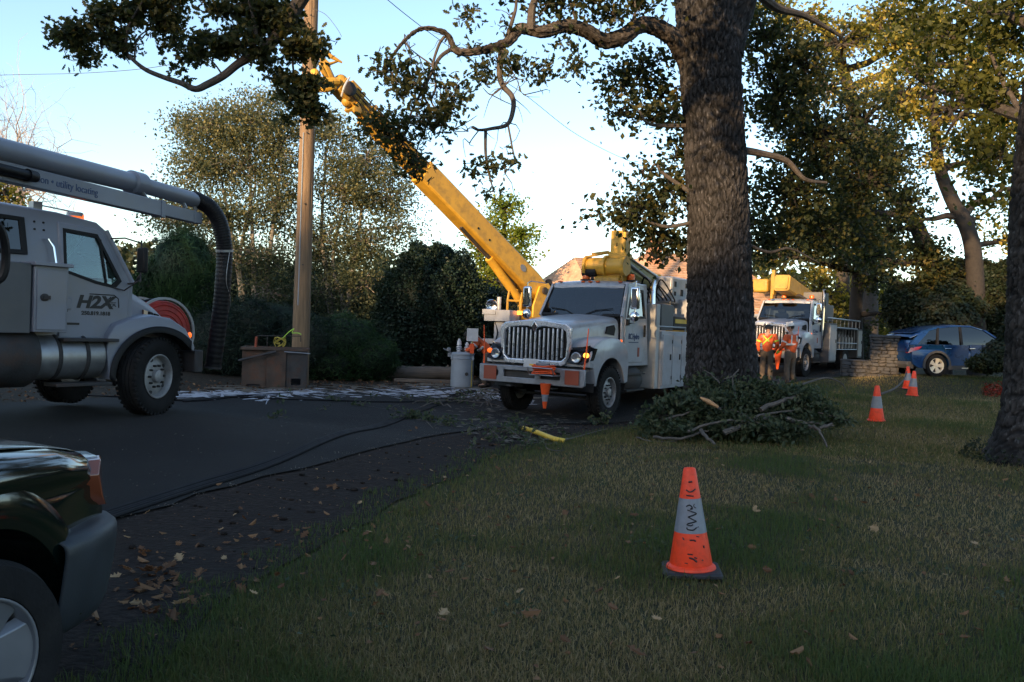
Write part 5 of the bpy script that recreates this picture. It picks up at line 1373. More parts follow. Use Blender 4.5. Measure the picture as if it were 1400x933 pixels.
        mb = MB(); mb.box(h + Vector((-.05, -.05, -.5)), (.45, .6, .42)); mb.lathe([(.02, -.3), (.13, -.3), (.13, .3), (.02, .3)], Matrix.Translation(h + Vector((.16, -.1, -.45))) @ Matrix.Rotation(R(90), 4, 'X'), 16); ra = mb.build('boom_rest', 'yellow_steel', t, bevel=.02)
        mb = MB(); mb.lathe([(.02, 0), (.10, 0), (.10, .03), (.02, .03)], Matrix.Translation(h + Vector((.19, -.12, -.45))) @ Matrix.Rotation(R(90), 4, 'Y'), 16); mb.build('sheave', 'dark_steel', ra)
        mb = MB(); mb.box((-2.32, 0, 2.75), (.1, 1.5, .1)); mb.tube([(-2.32, -.5, 2.7), (-1.9, -.3, 2.95)], .04, 6); mb.tube([(-2.32, .5, 2.7), (-1.9, .2, 2.95)], .04, 6); mb.build('rest_bracket', 'dark_steel', t)
        # cable basket on the bumper
        mb = MB()
        for s_ in (.12, .66): mb.tube([(1.18, s_, .86), (1.42, s_, .86), (1.50, s_, 1.0)], .012, 6)
        for x, z in ((1.24, .86), (1.42, .86), (1.50, 1.0)): mb.tube([(x, .12, z), (x, .66, z)], .012, 6)
        mb.build('cable_rack', 'aluminium', t)
    else:
        mb = MB()
        for s in (-1, 1):
            mb.box((-2.95, s * .95, 1.25), (.95, .5, 1.5)); mb.box((-5.0, s * .95, 1.85), (3.1, .5, .08)); mb.box((-6.9, s * .95, 1.25), (.7, .5, 1.2)); mb.box((-5.0, s * .73, 1.45), (3.1, .06, .8))
        mb.box((-5.0, 0, 1.0), (5.0, 1.4, .1)); mb.build('service_body', 'grey_panel', t, bevel=.01)
        for s in (-1, 1):
            locker(t, -3.40, -2.50, .55, 1.95, s * 1.20, s, 'body_steel'); locker(t, -7.2, -6.6, .70, 1.8, s * 1.20, s, 'body_steel')
            # open racks full of bottles and chains
            for i in range(6):
                mb = MB(); x = -3.75 - i * .45
                mb.tube([(x, s * 1.08, 1.05), (x, s * 1.08, 1.5)], .07, 10); mb.tube([(x, s * 1.08, 1.5), (x, s * 1.08, 1.6)], .03, 8); mb.build('hanging_canister', 'aluminium', t)
            mb = MB()
            for z in (1.0, 1.25, 1.85): mb.tube([(-3.5, s * 1.19, z), (-6.5, s * 1.19, z)], .02, 6)
            for i in range(8): mb.tube([(-3.5 - i * .43, s * 1.19, 1.0), (-3.5 - i * .43, s * 1.19, 1.85)], .014, 6)
            mb.build('rack_rail', 'aluminium', t)
            mb = MB(); mb.tube([(-2.5, s * 1.1, 2.2), (-7.2, s * 1.1, 2.2)], .03, 8)
            for i in range(9): mb.tube([(-2.6 - i * .57, s * 1.1, 1.9), (-2.6 - i * .57, s * 1.1, 2.2)], .02, 6)
            mb.build('top_rail', 'aluminium', t)
        mb = MB(); mb.box((-2.75, .55, 2.62), (.85, .75, 1.1)); mb.box((-3.6, .5, 2.4), (.8, .8, .65)); mb.build('tool_cabinet', 'grey_panel', t, bevel=.02)
        mb = MB(); mb.tube([(-2.32, .98, .95), (-2.32, 1.0, 2.5), (-2.32, 1.0, 3.1), (-2.25, 1.0, 3.25)], .065, 10); mb.build('exhaust_stack', 'chrome', t)
        mb = MB(); mb.lathe([(.4, 0), (.4, .5), (.3, .6), (.3, 1.0)], Matrix.Translation((-6.2, 0, 1.0)), 20); mb.build('turret', 'yellow_steel', t)
        a, b_ = Vector((-6.3, 0, 2.5)), Vector((-.75, -.1, 3.42)); u = (b_ - a).normalized(); yv = Vector((0, 1, 0)); zv = u.cross(yv)
        def sect(c, w, h): return [c + yv * (sy * w) + zv * (sz * h) for sy, sz in ((-1, -.8), (-.8, -1), (.8, -1), (1, -.8), (1, .8), (.8, 1), (-.8, 1), (-1, .8))]
        mb = MB(); mb.layers([sect(a, .26, .26), sect(b_, .30, .30)]); bm_ = mb.build('boom', 'yellow_steel', t, bevel=.01)
        mb = MB(); mb.layers([sect(b_, .24, .24), sect(b_ + u * .06, .24, .24)]); mb.build('boom_cap', 'yellow_steel', bm_)
        mb = MB(); mb.box(b_ + Vector((-.3, -.42, -.05)), (.26, .14, .78)); mb.box(b_ + Vector((-.3, -.42, .40)), (.16, .12, .2)); mb.box(b_ + Vector((-.2, -.42, -.5)), (.2, .1, .2)); mb.build('boom_bracket', 'yellow_steel', bm_, bevel=.02)
        mb = MB(); mb.box(b_ + Vector((-.25, -.85, -.1)), (.5, .62, .5)); mb.build('jib_stub', 'yellow_steel', bm_, bevel=.08, seg=4)
        mb = MB(); mb.tube([(-1.9, -.3, 2.85), (-1.7, -.1, 3.0), (-1.6, .3, 3.0), (-1.8, .5, 2.85)], .05, 8); mb.build('boom_cradle', 'dark_steel', t)
        # a worker's helmet and vest show through the glass: dark figure-high seat cover instead
        mb = MB(); mb.tube([(1.2, -.1, 1.02), (1.2, .1, 1.02)], .02, 6); mb.build('hitch_pin', 'chassis_black', t)
    return t

# truck one: placed by its two front wheels as measured
fl = P(833, 577, 16.5); fr = P(687, 560, 18.0)
hv = Vector((-.535, -.845, 0)).normalized(); lv = Vector((-hv.y, hv.x, 0))
o1 = Vector((fl.x, fl.y, 0)) - lv * 1.17
z1 = (Z(o1.x + lv.x, o1.y + lv.y) + Z(o1.x - lv.x, o1.y - lv.y)) / 2 + .034
truck1 = utility_truck('utility_truck', 'white utility truck with tall chrome grille and orange cable coil on its bumper', (o1.x, o1.y, z1 ), math.atan2(hv.y, hv.x), 1)
f2 = P(1102, 517, 29.5); hv2 = Vector((-.60, -.80, 0)).normalized(); lv2 = Vector((-hv2.y, hv2.x, 0))
o2 = Vector((f2.x, f2.y, 0)) - lv2 * 1.17
truck2 = utility_truck('utility_truck', 'white and grey utility truck under a yellow boom behind the two standing workers', (o2.x, o2.y, Z(o2.x, o2.y) + .02), math.atan2(hv2.y, hv2.x), 2)
bpy.context.view_layer.update()

# things carried by truck one
def to_world(tr, p): return tr.matrix_world @ Vector(p)
def cable_coil():
    c = to_world(truck1, (1.34, .39, .875))
    t = tag(empty('cable_coil', c, math.atan2(hv.y, hv.x)), 'coil of bright orange cable lying in the rack on the truck bumper', 'cable coil')
    rg = np.random.default_rng(3)
    for k in range(6):
        mb = MB(); pts = [((.105 + .02 * math.sin(k * 2.1)) * math.cos(a), (.235 + .02 * math.cos(k * 1.7)) * math.sin(a), .02 + k * .029 + .012 * math.sin(a * 2 + k)) for a in np.linspace(0, 2 * math.pi, 30)]
        mb.tube(pts, .0125, 7, cap=False); mb.build('cable_loop', 'safety_orange', t)
    mb = MB()
    for k in range(4): mb.tube([((.06) * math.cos(a), -.02 + .15 * math.sin(a), .175 + .012 * k) for a in np.linspace(0, 6.28, 20)], .009, 5, cap=False)
    mb.build('plug_end', 'aluminium', t)
cable_coil()
def hanging_cone():
    c = to_world(truck1, (1.27, .40, .70))
    t = tag(empty('traffic_cone', c, .3), 'small cone hanging upside down below the truck bumper', 'traffic cone')
    t.rotation_euler = (R(180), 0, .3); t.scale = (.8, .8, .95)
    MB().lathe([(.135, 0), (.13, .02), (.088, .22)], None, 20).build('lower_band', 'safety_orange', t)
    MB().lathe([(.088, .221), (.062, .36)], None, 20).build('reflective_band', 'reflective', t)
    MB().lathe([(.062, .361), (.038, .50), (.030, .505)], None, 20).build('tip', 'safety_orange', t)
hanging_cone()
def hanging_wedge():
    c = to_world(truck2, (1.24, .55, .99))
    t = tag(empty('warning_cone', c, 0), 'plain orange cone hanging point-down on the second truck between the workers', 'traffic cone')
    t.rotation_euler = (R(180), 0, .2); t.scale = (.75, .75, .85)
    MB().lathe([(.30, 0), (.30, .05), (.20, .07), (.13, .4), (.05, .85)], None, 16).build('cone_shell', 'safety_orange', t)
hanging_wedge()
# ------------------------------------------------------------------ hydro-vac truck on the left
def vac_truck():
    TH = R(58); hv = Vector((math.cos(TH), math.sin(TH), 0)); lv = Vector((-hv.y, hv.x, 0))
    w = P(213, 570, 11.25)
    o = Vector((w.x, w.y, 0)) + lv * 1.17
    z0 = Z(w.x, w.y) + .034
    t = tag(empty('vacuum_truck', (o.x, o.y, z0), TH), 'dusty white vacuum excavation truck with overhead boom and H2X on its door', 'truck')
    bpy.context.view_layer.update()
    inv = t.matrix_world.inverted()
    def Lp(px, py, d): return inv @ P(px, py, d)
    S = -1     # visible side is -y
    mb = MB()
    for s in (-1, 1): mb.box((-3.0, s * .42, .80), (7.6, .09, .26))
    for x in (.5, -.8, -2, -3.5, -5): mb.box((x, 0, .80), (.12, .8, .2))
    mb.tube([(0, -1.0, .525), (0, 1.0, .525)], .07, 8); mb.tube([(-5.4, -.95, .525), (-5.4, .95, .525)], .09, 8); mb.tube([(-4.1, -.95, .525), (-4.1, .95, .525)], .09, 8)
    mb.box((-.1, 0, .95), (1.0, .8, .7)); mb.box((.1, -.62, .82), (.9, .06, .10))
    for i in range(7): mb.box((.0, -.62, .60 + i * .02), (1.1 - i * .1, .08, .014))
    mb.build('chassis', 'chassis_black', t)
    truck_wheel(t, (0, -1.02, .525), -1, R(20), w=.30); truck_wheel(t, (0, 1.02, .525), 1, R(20), w=.30)
    for x in (-4.1, -5.4):
        for s in (-1, 1):
            truck_wheel(t, (x, s * 1.03, .525), s, w=.28, dual=True)
    # cab shell side with crew window and door
    def cd(v):
        k = max(0, v.z - 1.95); return Vector((v.x, v.y * (1 - k * .13), v.z))
    for s in (-1, 1):
        Ms = frame((0, s * 1.05, 0), (1, 0, 0), (0, 0, 1), (0, s, 0))
        outer = [(-.32, 1.05), (-.32, 1.93), (-.66, 2.66), (-.78, 2.76), (-1.3, 2.83), (-3.05, 2.88), (-3.05, 1.05)]
        h1 = [(-.52, 1.98), (-.80, 2.58), (-1.22, 2.62), (-1.22, 1.98)]
        h2 = [(-1.72, 2.25), (-1.74, 2.66), (-2.62, 2.68), (-2.62, 2.22)]
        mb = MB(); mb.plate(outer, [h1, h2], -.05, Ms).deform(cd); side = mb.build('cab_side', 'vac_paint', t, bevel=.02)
        door = [(-.40, 1.10), (-.385, 1.90), (-.50, 2.02), (-.72, 2.60), (-.80, 2.66), (-1.30, 2.70), (-1.31, 1.10)]
        dh = [(-.52, 1.97), (-.80, 2.56), (-1.23, 2.60), (-1.24, 2.03), (-.85, 1.91), (-.60, 1.86)]
        mb = MB(); mb.plate(door, [dh], .025, Ms).deform(cd); dr = mb.build('door', 'vac_paint', t, bevel=.01)
        mb = MB(); mb.plate([(-.50, 1.95), (-.795, 2.59), (-1.245, 2.62), (-1.255, 2.02), (-.86, 1.89), (-.59, 1.84)], [[(-.55, 1.97), (-.81, 2.54), (-1.21, 2.575), (-1.22, 2.05), (-.84, 1.93), (-.62, 1.89)]], .032, Ms).deform(cd); mb.build('window_seal', 'black_plastic', dr)
        mb = MB(); mb.plate([(-.53, 1.94), (-.80, 2.58), (-1.24, 2.61), (-1.24, 2.0), (-.85, 1.88), (-.6, 1.85)], [], .006, Ms).deform(cd); mb.build('window_pane', 'green_glass', dr)
        mb = MB(); mb.tube([cd(Vector((-.70, s * 1.07, 1.86))), cd(Vector((-.76, s * 1.07, 2.52)))], .014, 6); mb.build('window_divider', 'black_plastic', dr)
        mb = MB(); mb.box((-1.22, s * 1.09, 1.60), (.09, .035, .16)); mb.build('handle', 'vac_paint', dr, bevel=.01)
        mb = MB(); mb.box((-1.235, s * 1.078, 1.58), (.05, .02, .19)); mb.box((-1.24, s * 1.078, 1.42), (.025, .01, .025)); mb.build('lock', 'black_plastic', dr)
        mb = MB(); mb.box((-1.15, s * 1.079, 1.325), (.19, .006, .03)); mb.build('model_badge', 'ink', dr)
        # crew window
        mb = MB(); mb.plate([(-1.68, 2.21), (-1.70, 2.70), (-2.66, 2.72), (-2.66, 2.18)], [[(-1.75, 2.27), (-1.77, 2.645), (-2.60, 2.66), (-2.60, 2.24)]], .028, Ms).deform(cd); cw = mb.build('crew_window_frame', 'black_plastic', t, bevel=.01)
        mb = MB(); mb.plate([(-1.74, 2.25), (-1.75, 2.66), (-2.62, 2.68), (-2.62, 2.22)], [], .008, Ms).deform(cd); mb.build('window_pane', 'dark_glass', cw)
        for x, z in ((-1.47, 2.66), (-1.47, 2.56), (-1.58, 2.66), (-1.58, 2.56)):
            mb = MB(); M = frame(cd(Vector((x, s * 1.052, z))), (1, 0, 0), (0, 0, 1), (0, s, 0)); mb.lathe([(.014, -.01), (.014, .006)], M, 10); mb.build('bolt', 'black_plastic', side)
        mb = MB(); mb.tube([cd(Vector(q)) for q in [(-1.47, s * 1.06, 2.44), (-1.45, s * 1.12, 2.44), (-1.40, s * 1.13, 2.34), (-1.38, s * 1.13, 2.10), (-1.38, s * 1.06, 2.06)]], .014, 7); mb.build('grab_handle', 'chrome', side)
        # tool cabinet mounted on the cab side
    mb = MB(); mb.box((-1.54, -1.18, 1.64), (.40, .26, .86)); mb.box((-1.54, -1.20, 2.09), (.46, .34, .05)); tc_ = mb.build('side_cabinet', 'vac_paint', t, bevel=.008)
    mb = MB(); mb.box((-1.54, -1.315, 1.63), (.35, .02, .78)); cdv = mb.build('cabinet_door', 'vac_paint', tc_, bevel=.006)
    mb = MB(); M = frame((-1.63, -1.326, 1.66), (1, 0, 0), (0, 0, 1), (0, -1, 0)); mb.lathe([(.05, 0), (.05, .012), (.02, .02)], M, 14); mb.box((-1.61, -1.345, 1.66), (.08, .02, .05)); mb.build('latch', 'dark_steel', cdv)
    mb = MB(); mb.box((-2.42, -1.16, 1.64), (1.32, .24, .90)); mb.build('dark_locker', 'grey_panel', t, bevel=.01)
    # roof, windshield, back, front pillars
    mb = MB(); rows = []
    for x, w_, z, c in [(-.62, .86, 2.63, 0), (-.70, .93, 2.70, .02), (-.90, .935, 2.79, .04), (-1.4, .935, 2.85, .05), (-2.3, .935, 2.88, .05), (-3.05, .93, 2.885, .04)]:
        rows.append([(x, -w_, z - .09), (x, -w_ * .98, z - .03), (x, -w_ * .82, z + c * .6), (x, -w_ * .4, z + c), (x, 0, z + c * 1.1), (x, w_ * .4, z + c), (x, w_ * .82, z + c * .6), (x, w_ * .98, z - .03), (x, w_, z - .09)])
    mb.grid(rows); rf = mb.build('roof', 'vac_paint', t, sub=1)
    mb = MB(); mb.tube([cd(Vector((-.32, s * 1.03, 1.93))) if False else cd(Vector((-.32, -1.03, 1.93))), cd(Vector((-.66, -1.03, 2.66)))], .04, 8); mb.tube([cd(Vector((-.32, 1.03, 1.93))), cd(Vector((-.66, 1.03, 2.66)))], .04, 8); mb.build('pillar', 'vac_paint', t)
    mb = MB(); mb.grid([[(-.30 + .08 * 0, y, 1.92) for y in np.linspace(-.98, .98, 7)], [(-.62, y * .92, 2.66) for y in np.linspace(-.98, .98, 7)]]); mb.build('windshield', 'green_glass', t)
    mb = MB(); mb.box((-3.05, 0, 1.95), (.05, 1.9, 1.8)); mb.deform(cd); mb.build('cab_back', 'vac_paint', t)
    mb = MB(); mb.box((-.55, 0, 1.75), (.4, 1.9, .22)); ds = mb.build('dashboard', 'black_plastic', t, bevel=.04)
    mb = MB(); mb.tube([(-.82 + .08 * math.cos(a_), .45 + .22 * math.sin(a_), 1.93 + .2 * math.cos(a_)) for a_ in np.linspace(0, 6.28, 25)], .014, 6); mb.build('steering_wheel', 'black_plastic', ds)
    for s in (-1, 1):
        mb = MB(); mb.box((-1.30, s * .5, 1.35), (.5, .5, .16)); mb.box((-1.56, s * .5, 1.72), (.14, .48, .7)); mb.build('seat', 'seat_cloth', t, bevel=.03)
    # hood
    mb = MB(); rows = []
    for x, w_, zb, zt in [(.56, .50, .98, 1.24), (.53, .62, .98, 1.38), (.44, .68, 1.0, 1.52), (.2, .74, 1.0, 1.68), (-.05, .84, 1.0, 1.80), (-.34, .97, 1.05, 1.90)]:
        pr = [(w_, zb), (w_, (zb + zt) / 2), (w_ * .985, zt - .14), (w_ * .92, zt - .05), (w_ * .78, zt), (w_ * .4, zt + .03), (0, zt + .04)]
        rows.append([(x, y, z) for y, z in pr] + [(x, -y, z) for y, z in reversed(pr[:-1])])
    mb.grid(rows); mb.add(rows[0], [tuple(range(len(rows[0])))]); hd = mb.build('hood', 'vac_paint', t, sub=1)
    for s in (-1, 1):
        for k in range(3):
            mb = MB(); x = .02 + k * .11
            yy = .83 - k * .03
            mb.layers([[(x - .04, s * (yy + dy), 1.40 - k * .01), (x + .035, s * (yy - .012 + dy), 1.40 - k * .01), (x + .03, s * (yy - .02 + dy), 1.54 - k * .025), (x - .035, s * (yy + dy - .008), 1.56 - k * .025)] for dy in (-.01, .03)])
            mb.build('side_marker' if k == 0 else 'hood_vent', 'lens_orange' if k == 0 else 'black_plastic', hd)
        # fender: broad skirt behind the wheel then an arch over it
        op = [p for p in arc(0, .55, .64, 200, 5, 22)]
        ring = [(-.68, .52), (-.74, .9), (-.72, 1.12), (-.62, 1.28), (-.42, 1.36), (-.1, 1.42), (.20, 1.38), (.42, 1.25), (.54, 1.08), (.58, .96), (.56, .90)] + [p for p in reversed(op) if p[1] > .56 and p[0] < .52]
        mb = MB(); lay = []
        for j, y in enumerate([.62, .9, 1.12, 1.17, 1.18]):
            c = [0, 0, 0, .02, .05][j]
            lay.append([(x, s * y, z - (c if k < 11 and z > 1.0 else 0)) for k, (x, z) in enumerate(ring)])
        mb.layers(lay); fd = mb.build('fender', 'vac_paint', t, bevel=.02, ang=40)
        # black rubber arch lip
        m2 = MB(); a1 = arc(0, .55, .625, 190, 36, 24); a2 = arc(0, .55, .71, 180, 45, 24)
        rowsl = [[(x, s * y, z) for x, z in a1] for y in (1.0, 1.20)] + [[(x, s * 1.21, z) for x, z in a2]]
        m2.grid(rowsl); m2.build('arch_lip', 'black_plastic', fd, solid=.012)
        m2 = MB(); m2.ball((.50, s * 1.16, 1.14), (.03, .03, .045), 8, 6); m2.build('corner_marker', 'lamp_dim', fd)
        m2 = MB(); m2.box((.55, s * .95, 1.05), (.05, .3, .2)); m2.build('headlight', 'lens_clear', fd, bevel=.02)
    mb = MB(); mb.box((.68, 0, .72), (.14, 2.3, .32)); mb.build('bumper', 'dark_steel', t, bevel=.02)
    # tanks and steps between cab and wheel
    mb = MB(); mb.lathe([(.02, 0), (.27, 0), (.29, .04), (.29, .95), (.27, .99), (.02, .99)], Matrix.Translation((-1.75, -.93, .80)) @ Matrix.Rotation(R(90), 4, 'Y'), 28); ft = mb.build('fuel_tank', 'aluminium', t)
    for x in (-1.35, -1.0): MB().lathe([(.296, -.025), (.305, 0), (.296, .025)], Matrix.Translation((x, -.93, .80)) @ Matrix.Rotation(R(90), 4, 'Y'), 28).build('tank_strap', 'chassis_black', ft)
    mb = MB(); mb.lathe([(.02, -.30), (.20, -.31), (.36, -.26), (.37, -.22), (.37, .18), (.34, .24), (.02, .26)], Matrix.Translation((-1.85, -.93, .80)) @ Matrix.Rotation(R(90), 4, 'Y'), 28); mb.build('air_tank', 'dark_steel', t)
    mb = MB(); mb.lathe([(.05, 0), (.05, .05), (.035, .06)], Matrix.Translation((-2.2, -1.1, .74)) @ Matrix.Rotation(R(-90), 4, 'Y'), 14); mb.build('drain_plug', 'chrome', t)
    for z, x0, x1 in ((1.08, -1.35, -.62), (.49, -1.42, -.70)):
        mb = MB(); mb.box(((x0 + x1) / 2, -1.12, z * .94), (x1 - x0, .28, .04)); mb.build('step', 'dark_steel', t, bevel=.006)
    mb = MB(); mb.tube(spline([(-1.35, -1.0, 1.02), (-1.0, -.95, 1.1), (-.8, -.9, .95), (-.7, -.85, 1.15)], 5), .04, 8); mb.build('intake_pipe', 'dark_steel', t)
    mb = MB(); mb.box((-3.1, -.85, .95), (1.6, .5, .4)); mb.box((-2.6, -.5, .6), (.6, .5, .4)); mb.build('frame_box', 'chassis_black', t)
    # debris tank and body behind (left of the frame)
    mb = MB(); mb.lathe([(.02, 0), (.7, .0), (1.0, .12), (1.02, .2), (1.02, 3.4), (.9, 3.6), (.02, 3.65)], Matrix.Translation((-6.9, 0, 2.1)) @ Matrix.Rotation(R(90), 4, 'Y'), 36); mb.build('debris_tank', 'vac_paint', t)
    mb = MB(); mb.tube(spline([Lp(-10, 300, 8.9), Lp(3, 318, 9.0), Lp(8, 350, 9.1), Lp(2, 380, 9.1), Lp(-25, 390, 9.0)], 5), .045, 8); mb.build('body_hose', 'hose_black', t)
    # roof beacon and lamp bracket
    a = cd(Vector((-1.02, -.80, 2.80)))
    mb = MB(); mb.box(a + Vector((-.42, 0, .10)), (.11, .11, .11)); mb.tube([a + Vector((-.40, 0, .12)), a + Vector((.1, 0, .09))], .01, 6); br = mb.build('lamp_bracket', 'aluminium', rf)
    mb = MB(); mb.lathe([(.10, 0), (.10, .05), (.085, .06)], Matrix.Translation(a + Vector((.08, 0, .03))), 16); mb.build('beacon_base', 'white_paint', br)
    mb = MB(); mb.lathe([(.09, 0), (.09, .06), (.075, .09), (.02, .095)], Matrix.Translation(a + Vector((.10, 0, -.005))), 16); mb.build('beacon', 'lamp_dim', rf)
    # mirrors on long arms ahead of the door
    for s in (-1, 1):
        y = s * 1.36
        mb = MB(); mb.tube([cd(Vector((-.62, s * 1.0, 2.55))), (-.55, s * 1.2, 2.56), (-.42, y, 2.50)], .012, 6); mb.tube([(-.40, s * 1.05, 1.92), (-.4, s * 1.2, 1.93), (-.42, y, 2.05)], .014, 6)
        mb.tube([(-.42, y, 1.95), (-.42, y, 2.54)], .011, 6); mb.tube([(-.62, s * 1.06, 1.86), (-.5, s * 1.14, 1.82), (-.42, y, 1.98)], .011, 6)
        ar = mb.build('mirror_arm', 'dark_steel', t)
        mb = MB(); mb.box((-.40, y, 2.26), (.07, .17, .36)); mb.build('mirror_housing', 'black_plastic', ar, bevel=.025)
    # door art
    Ml = Matrix(((1, 0, 0, 0), (0, 0, -1, 0), (0, 1, 0, 0), (0, 0, 0, 1)))
    dr = [c for c in t.children if c.name.startswith('door')][0]
    text('lettering', 'H2X', .235, Matrix.Translation((-1.10, -1.078, 1.555)) @ Ml, 'ink', dr, shear=.25, squash=1.05, weight=.010)
    text('lettering', '250.819.1818', .072, Matrix.Translation((-1.03, -1.078, 1.455)) @ Ml, 'ink', dr, squash=.98, weight=.003)
    mb = MB()
    def strip(pts, w_=.007): mb.tube([(x, -1.079, z) for x, z in pts], w_, 4)
    strip([(-.93, 1.745), (-.60, 1.745), (-.54, 1.70), (-.53, 1.57)]); strip([(-.62, 1.585), (-.60, 1.61), (-.57, 1.585)], .006)
    strip([(-.70, 1.59), (-.70, 1.66), (-.66, 1.70), (-.60, 1.69)], .005); strip([(-.68, 1.645), (-.57, 1.64)], .004); strip([(-.67, 1.60), (-.64, 1.62), (-.58, 1.62)], .005); strip([(-.655, 1.69), (-.645, 1.72)], .008)
    mb.build('door_emblem', 'ink', dr)
    for ch in t.children:
        if ch.name.split('.')[0] in ('cab_side', 'door', 'crew_window_frame', 'side_cabinet', 'dark_locker', 'roof', 'pillar', 'windshield', 'cab_back', 'dashboard', 'steering_wheel', 'seat', 'hood', 'mirror_arm'): ch.scale.z = .915
        if ch.name.startswith('fender'): ch.scale.z = .96
    # overhead boom: suction tube over a box beam
    A, B_, C, E = Lp(-130, 172, 7.6), Lp(185, 251, 10.95), Lp(193, 253, 11.05), Lp(267, 274, 12.15)
    mb = MB(); mb.tube([A, B_], .125, 24); bt = mb.build('suction_tube', 'vac_paint', t)
    ax = (E - A).normalized()
    mb = MB(); mb.tube([B_ - ax * .14, B_ - ax * .10, C + ax * .0, C + ax * .04], [.127, .158, .158, .118], 24); mb.build('coupling', 'vac_paint', bt)
    mb = MB(); mb.tube([C, E], .108, 24); mb.build('suction_tube', 'vac_paint', t)
    a, e = Lp(-130, 203, 7.7), Lp(272, 299, 12.2); m_ = a.lerp(e, .79)
    a = Lp(-130, 203, 7.7); u = (e - a).normalized(); yv = Vector((0, 0, 1)).cross(u).normalized(); zv = u.cross(yv)
    def sec(c, w_, h): return [c + yv * w_ * i + zv * h * j for i, j in ((-1, -1), (1, -1), (1, 1), (-1, 1))]
    k1 = .62
    mb = MB(); mb.layers([sec(a, .07, .105), sec(a.lerp(e, .80), .07, .105)]); bb = mb.build('box_beam', 'vac_paint', t, bevel=.012)
    mb = MB(); mb.layers([sec(a.lerp(e, .795), .058, .085), sec(e, .058, .085)]); mb.build('inner_beam', 'vac_paint', t, bevel=.01)
    mb = MB(); mb.layers([sec(a.lerp(e, .79), .08, .115), sec(a.lerp(e, .81), .08, .115)]); mb.layers([sec(a.lerp(e, .955), .066, .093), sec(a.lerp(e, .965), .066, .093)]); mb.build('beam_collar', 'vac_paint', bb, bevel=.006)
    for f_, g_ in ((.74, .73), (.93, .93), (.985, .985)):
        mb = MB(); q1 = a.lerp(e, f_) + zv * .1; q2 = A.lerp(E, g_) - zv * .05; mb.tube([q1, q2], .03, 8); mb.build('tube_bracket', 'aluminium', bb)
    # beam lettering, on the camera-facing side
    # letters read along +u on the -yv side (towards the street)
    sgn = -1 if (yv.dot(inv.to_3x3() @ Vector((0, -1, 0))) < 0) else 1
    nside = yv * (sgn)
    p0 = a.lerp(e, .25) + nside * .072 - zv * .035
    Mt = Matrix(((u.x, zv.x, nside.x, p0.x), (u.y, zv.y, nside.y, p0.y), (u.z, zv.z, nside.z, p0.z), (0, 0, 0, 1)))
    text('lettering', 'excavation \u2022 utility locating', .118, Mt, 'blue_ink', bb, squash=1.0)
    p1 = a.lerp(e, .02) + nside * .13 + zv * .0
    mb = MB(); mb.tube([p1, p1 + u * 1.2], .055, 12); mb.tube([p1 + u * 1.2, p1 + u * 1.32], [.07, .06], 12); mb.build('beam_lance', 'hose_black', bb)
    # black corrugated hose over the end
    hp = [(262, 272, 12.1), (272, 275, 12.2), (287, 284, 12.3), (299, 302, 12.4), (305, 325, 12.45), (307, 350, 12.5), (305, 385, 12.5), (302, 420, 12.55), (297, 460, 12.6), (291, 503, 12.65)]
    q = spline([Lp(*p) for p in hp], 26)
    mb = MB(); mb.tube(q, [.118 + .0018 * (1 if (i // 2) % 2 else -1) for i in range(len(q))], 22, cap=False)
    ho = mb.build('suction_hose', 'hose_black', t)
    k = int(len(q) * .52)
    MB().tube([q[k], q[k + 3]], .130, 20).build('hose_clamp', 'aluminium', ho)
    MB().tube([q[-4], q[-1]], .128, 20, cap=False).build('hose_cuff', 'dark_steel', ho)
    ww = [q[k + 2] + Vector((0, -.12, 0)), q[int(len(q) * .66)] + Vector((-.05, -.13, 0)), q[int(len(q) * .75)] + Vector((.10, -.08, 0)), q[int(len(q) * .84)] + Vector((.12, 0, 0)), q[-6] + Vector((.1, 0, 0))]
    MB().tube(spline(ww, 6), .006, 5).build('tag_line', 'aluminium', ho)
    # hose reel in front of the grille
    c = Vector((.84, -.10, 1.10))
    e2 = empty('hose_reel', c, 0, t)
    M = Matrix.Rotation(R(90), 4, 'X')
    for z in (0, -.62):
        m2 = MB(); m2.lathe([(.50, -.012), (.535, -.012), (.535, .012), (.50, .012)], M @ Matrix.Translation((0, 0, z)), 40, closed=True)
        m2.build('reel_flange', 'body_steel', e2)
    rg = np.random.default_rng(2)
    m2 = MB(); pts = []
    turns = 13
    for layer in range(1):
        for i in range(turns * 26):
            a_ = 2 * math.pi * i / 26; pts.append(M @ Vector(((.46 + rg.normal(0, .002)) * math.cos(a_), (.46) * math.sin(a_), -.03 - .56 * i / (turns * 26))))
    m2.tube(pts, .023, 7); m2.build('wound_hose', 'hose_red', e2)
    m2 = MB(); m2.lathe([(.02, -.01), (.12, .0), (.13, .01), (.19, .0), (.20, .012), (.26, .0), (.27, .012), (.33, 0), (.34, .012), (.40, 0), (.42, .01), (.45, -.02), (.45, -.60)], M, 36); m2.build('wound_hose', 'hose_red', e2)
    m2 = MB(); m2.tube(spline([M @ Vector((.49 * math.cos(a_), .49 * math.sin(a_), -.35 + .1 * math.sin(a_))) for a_ in np.linspace(.2, 2.4, 9)], 3), .024, 7); m2.build('black_hose_end', 'hose_black', e2)
    return t
vac = vac_truck()

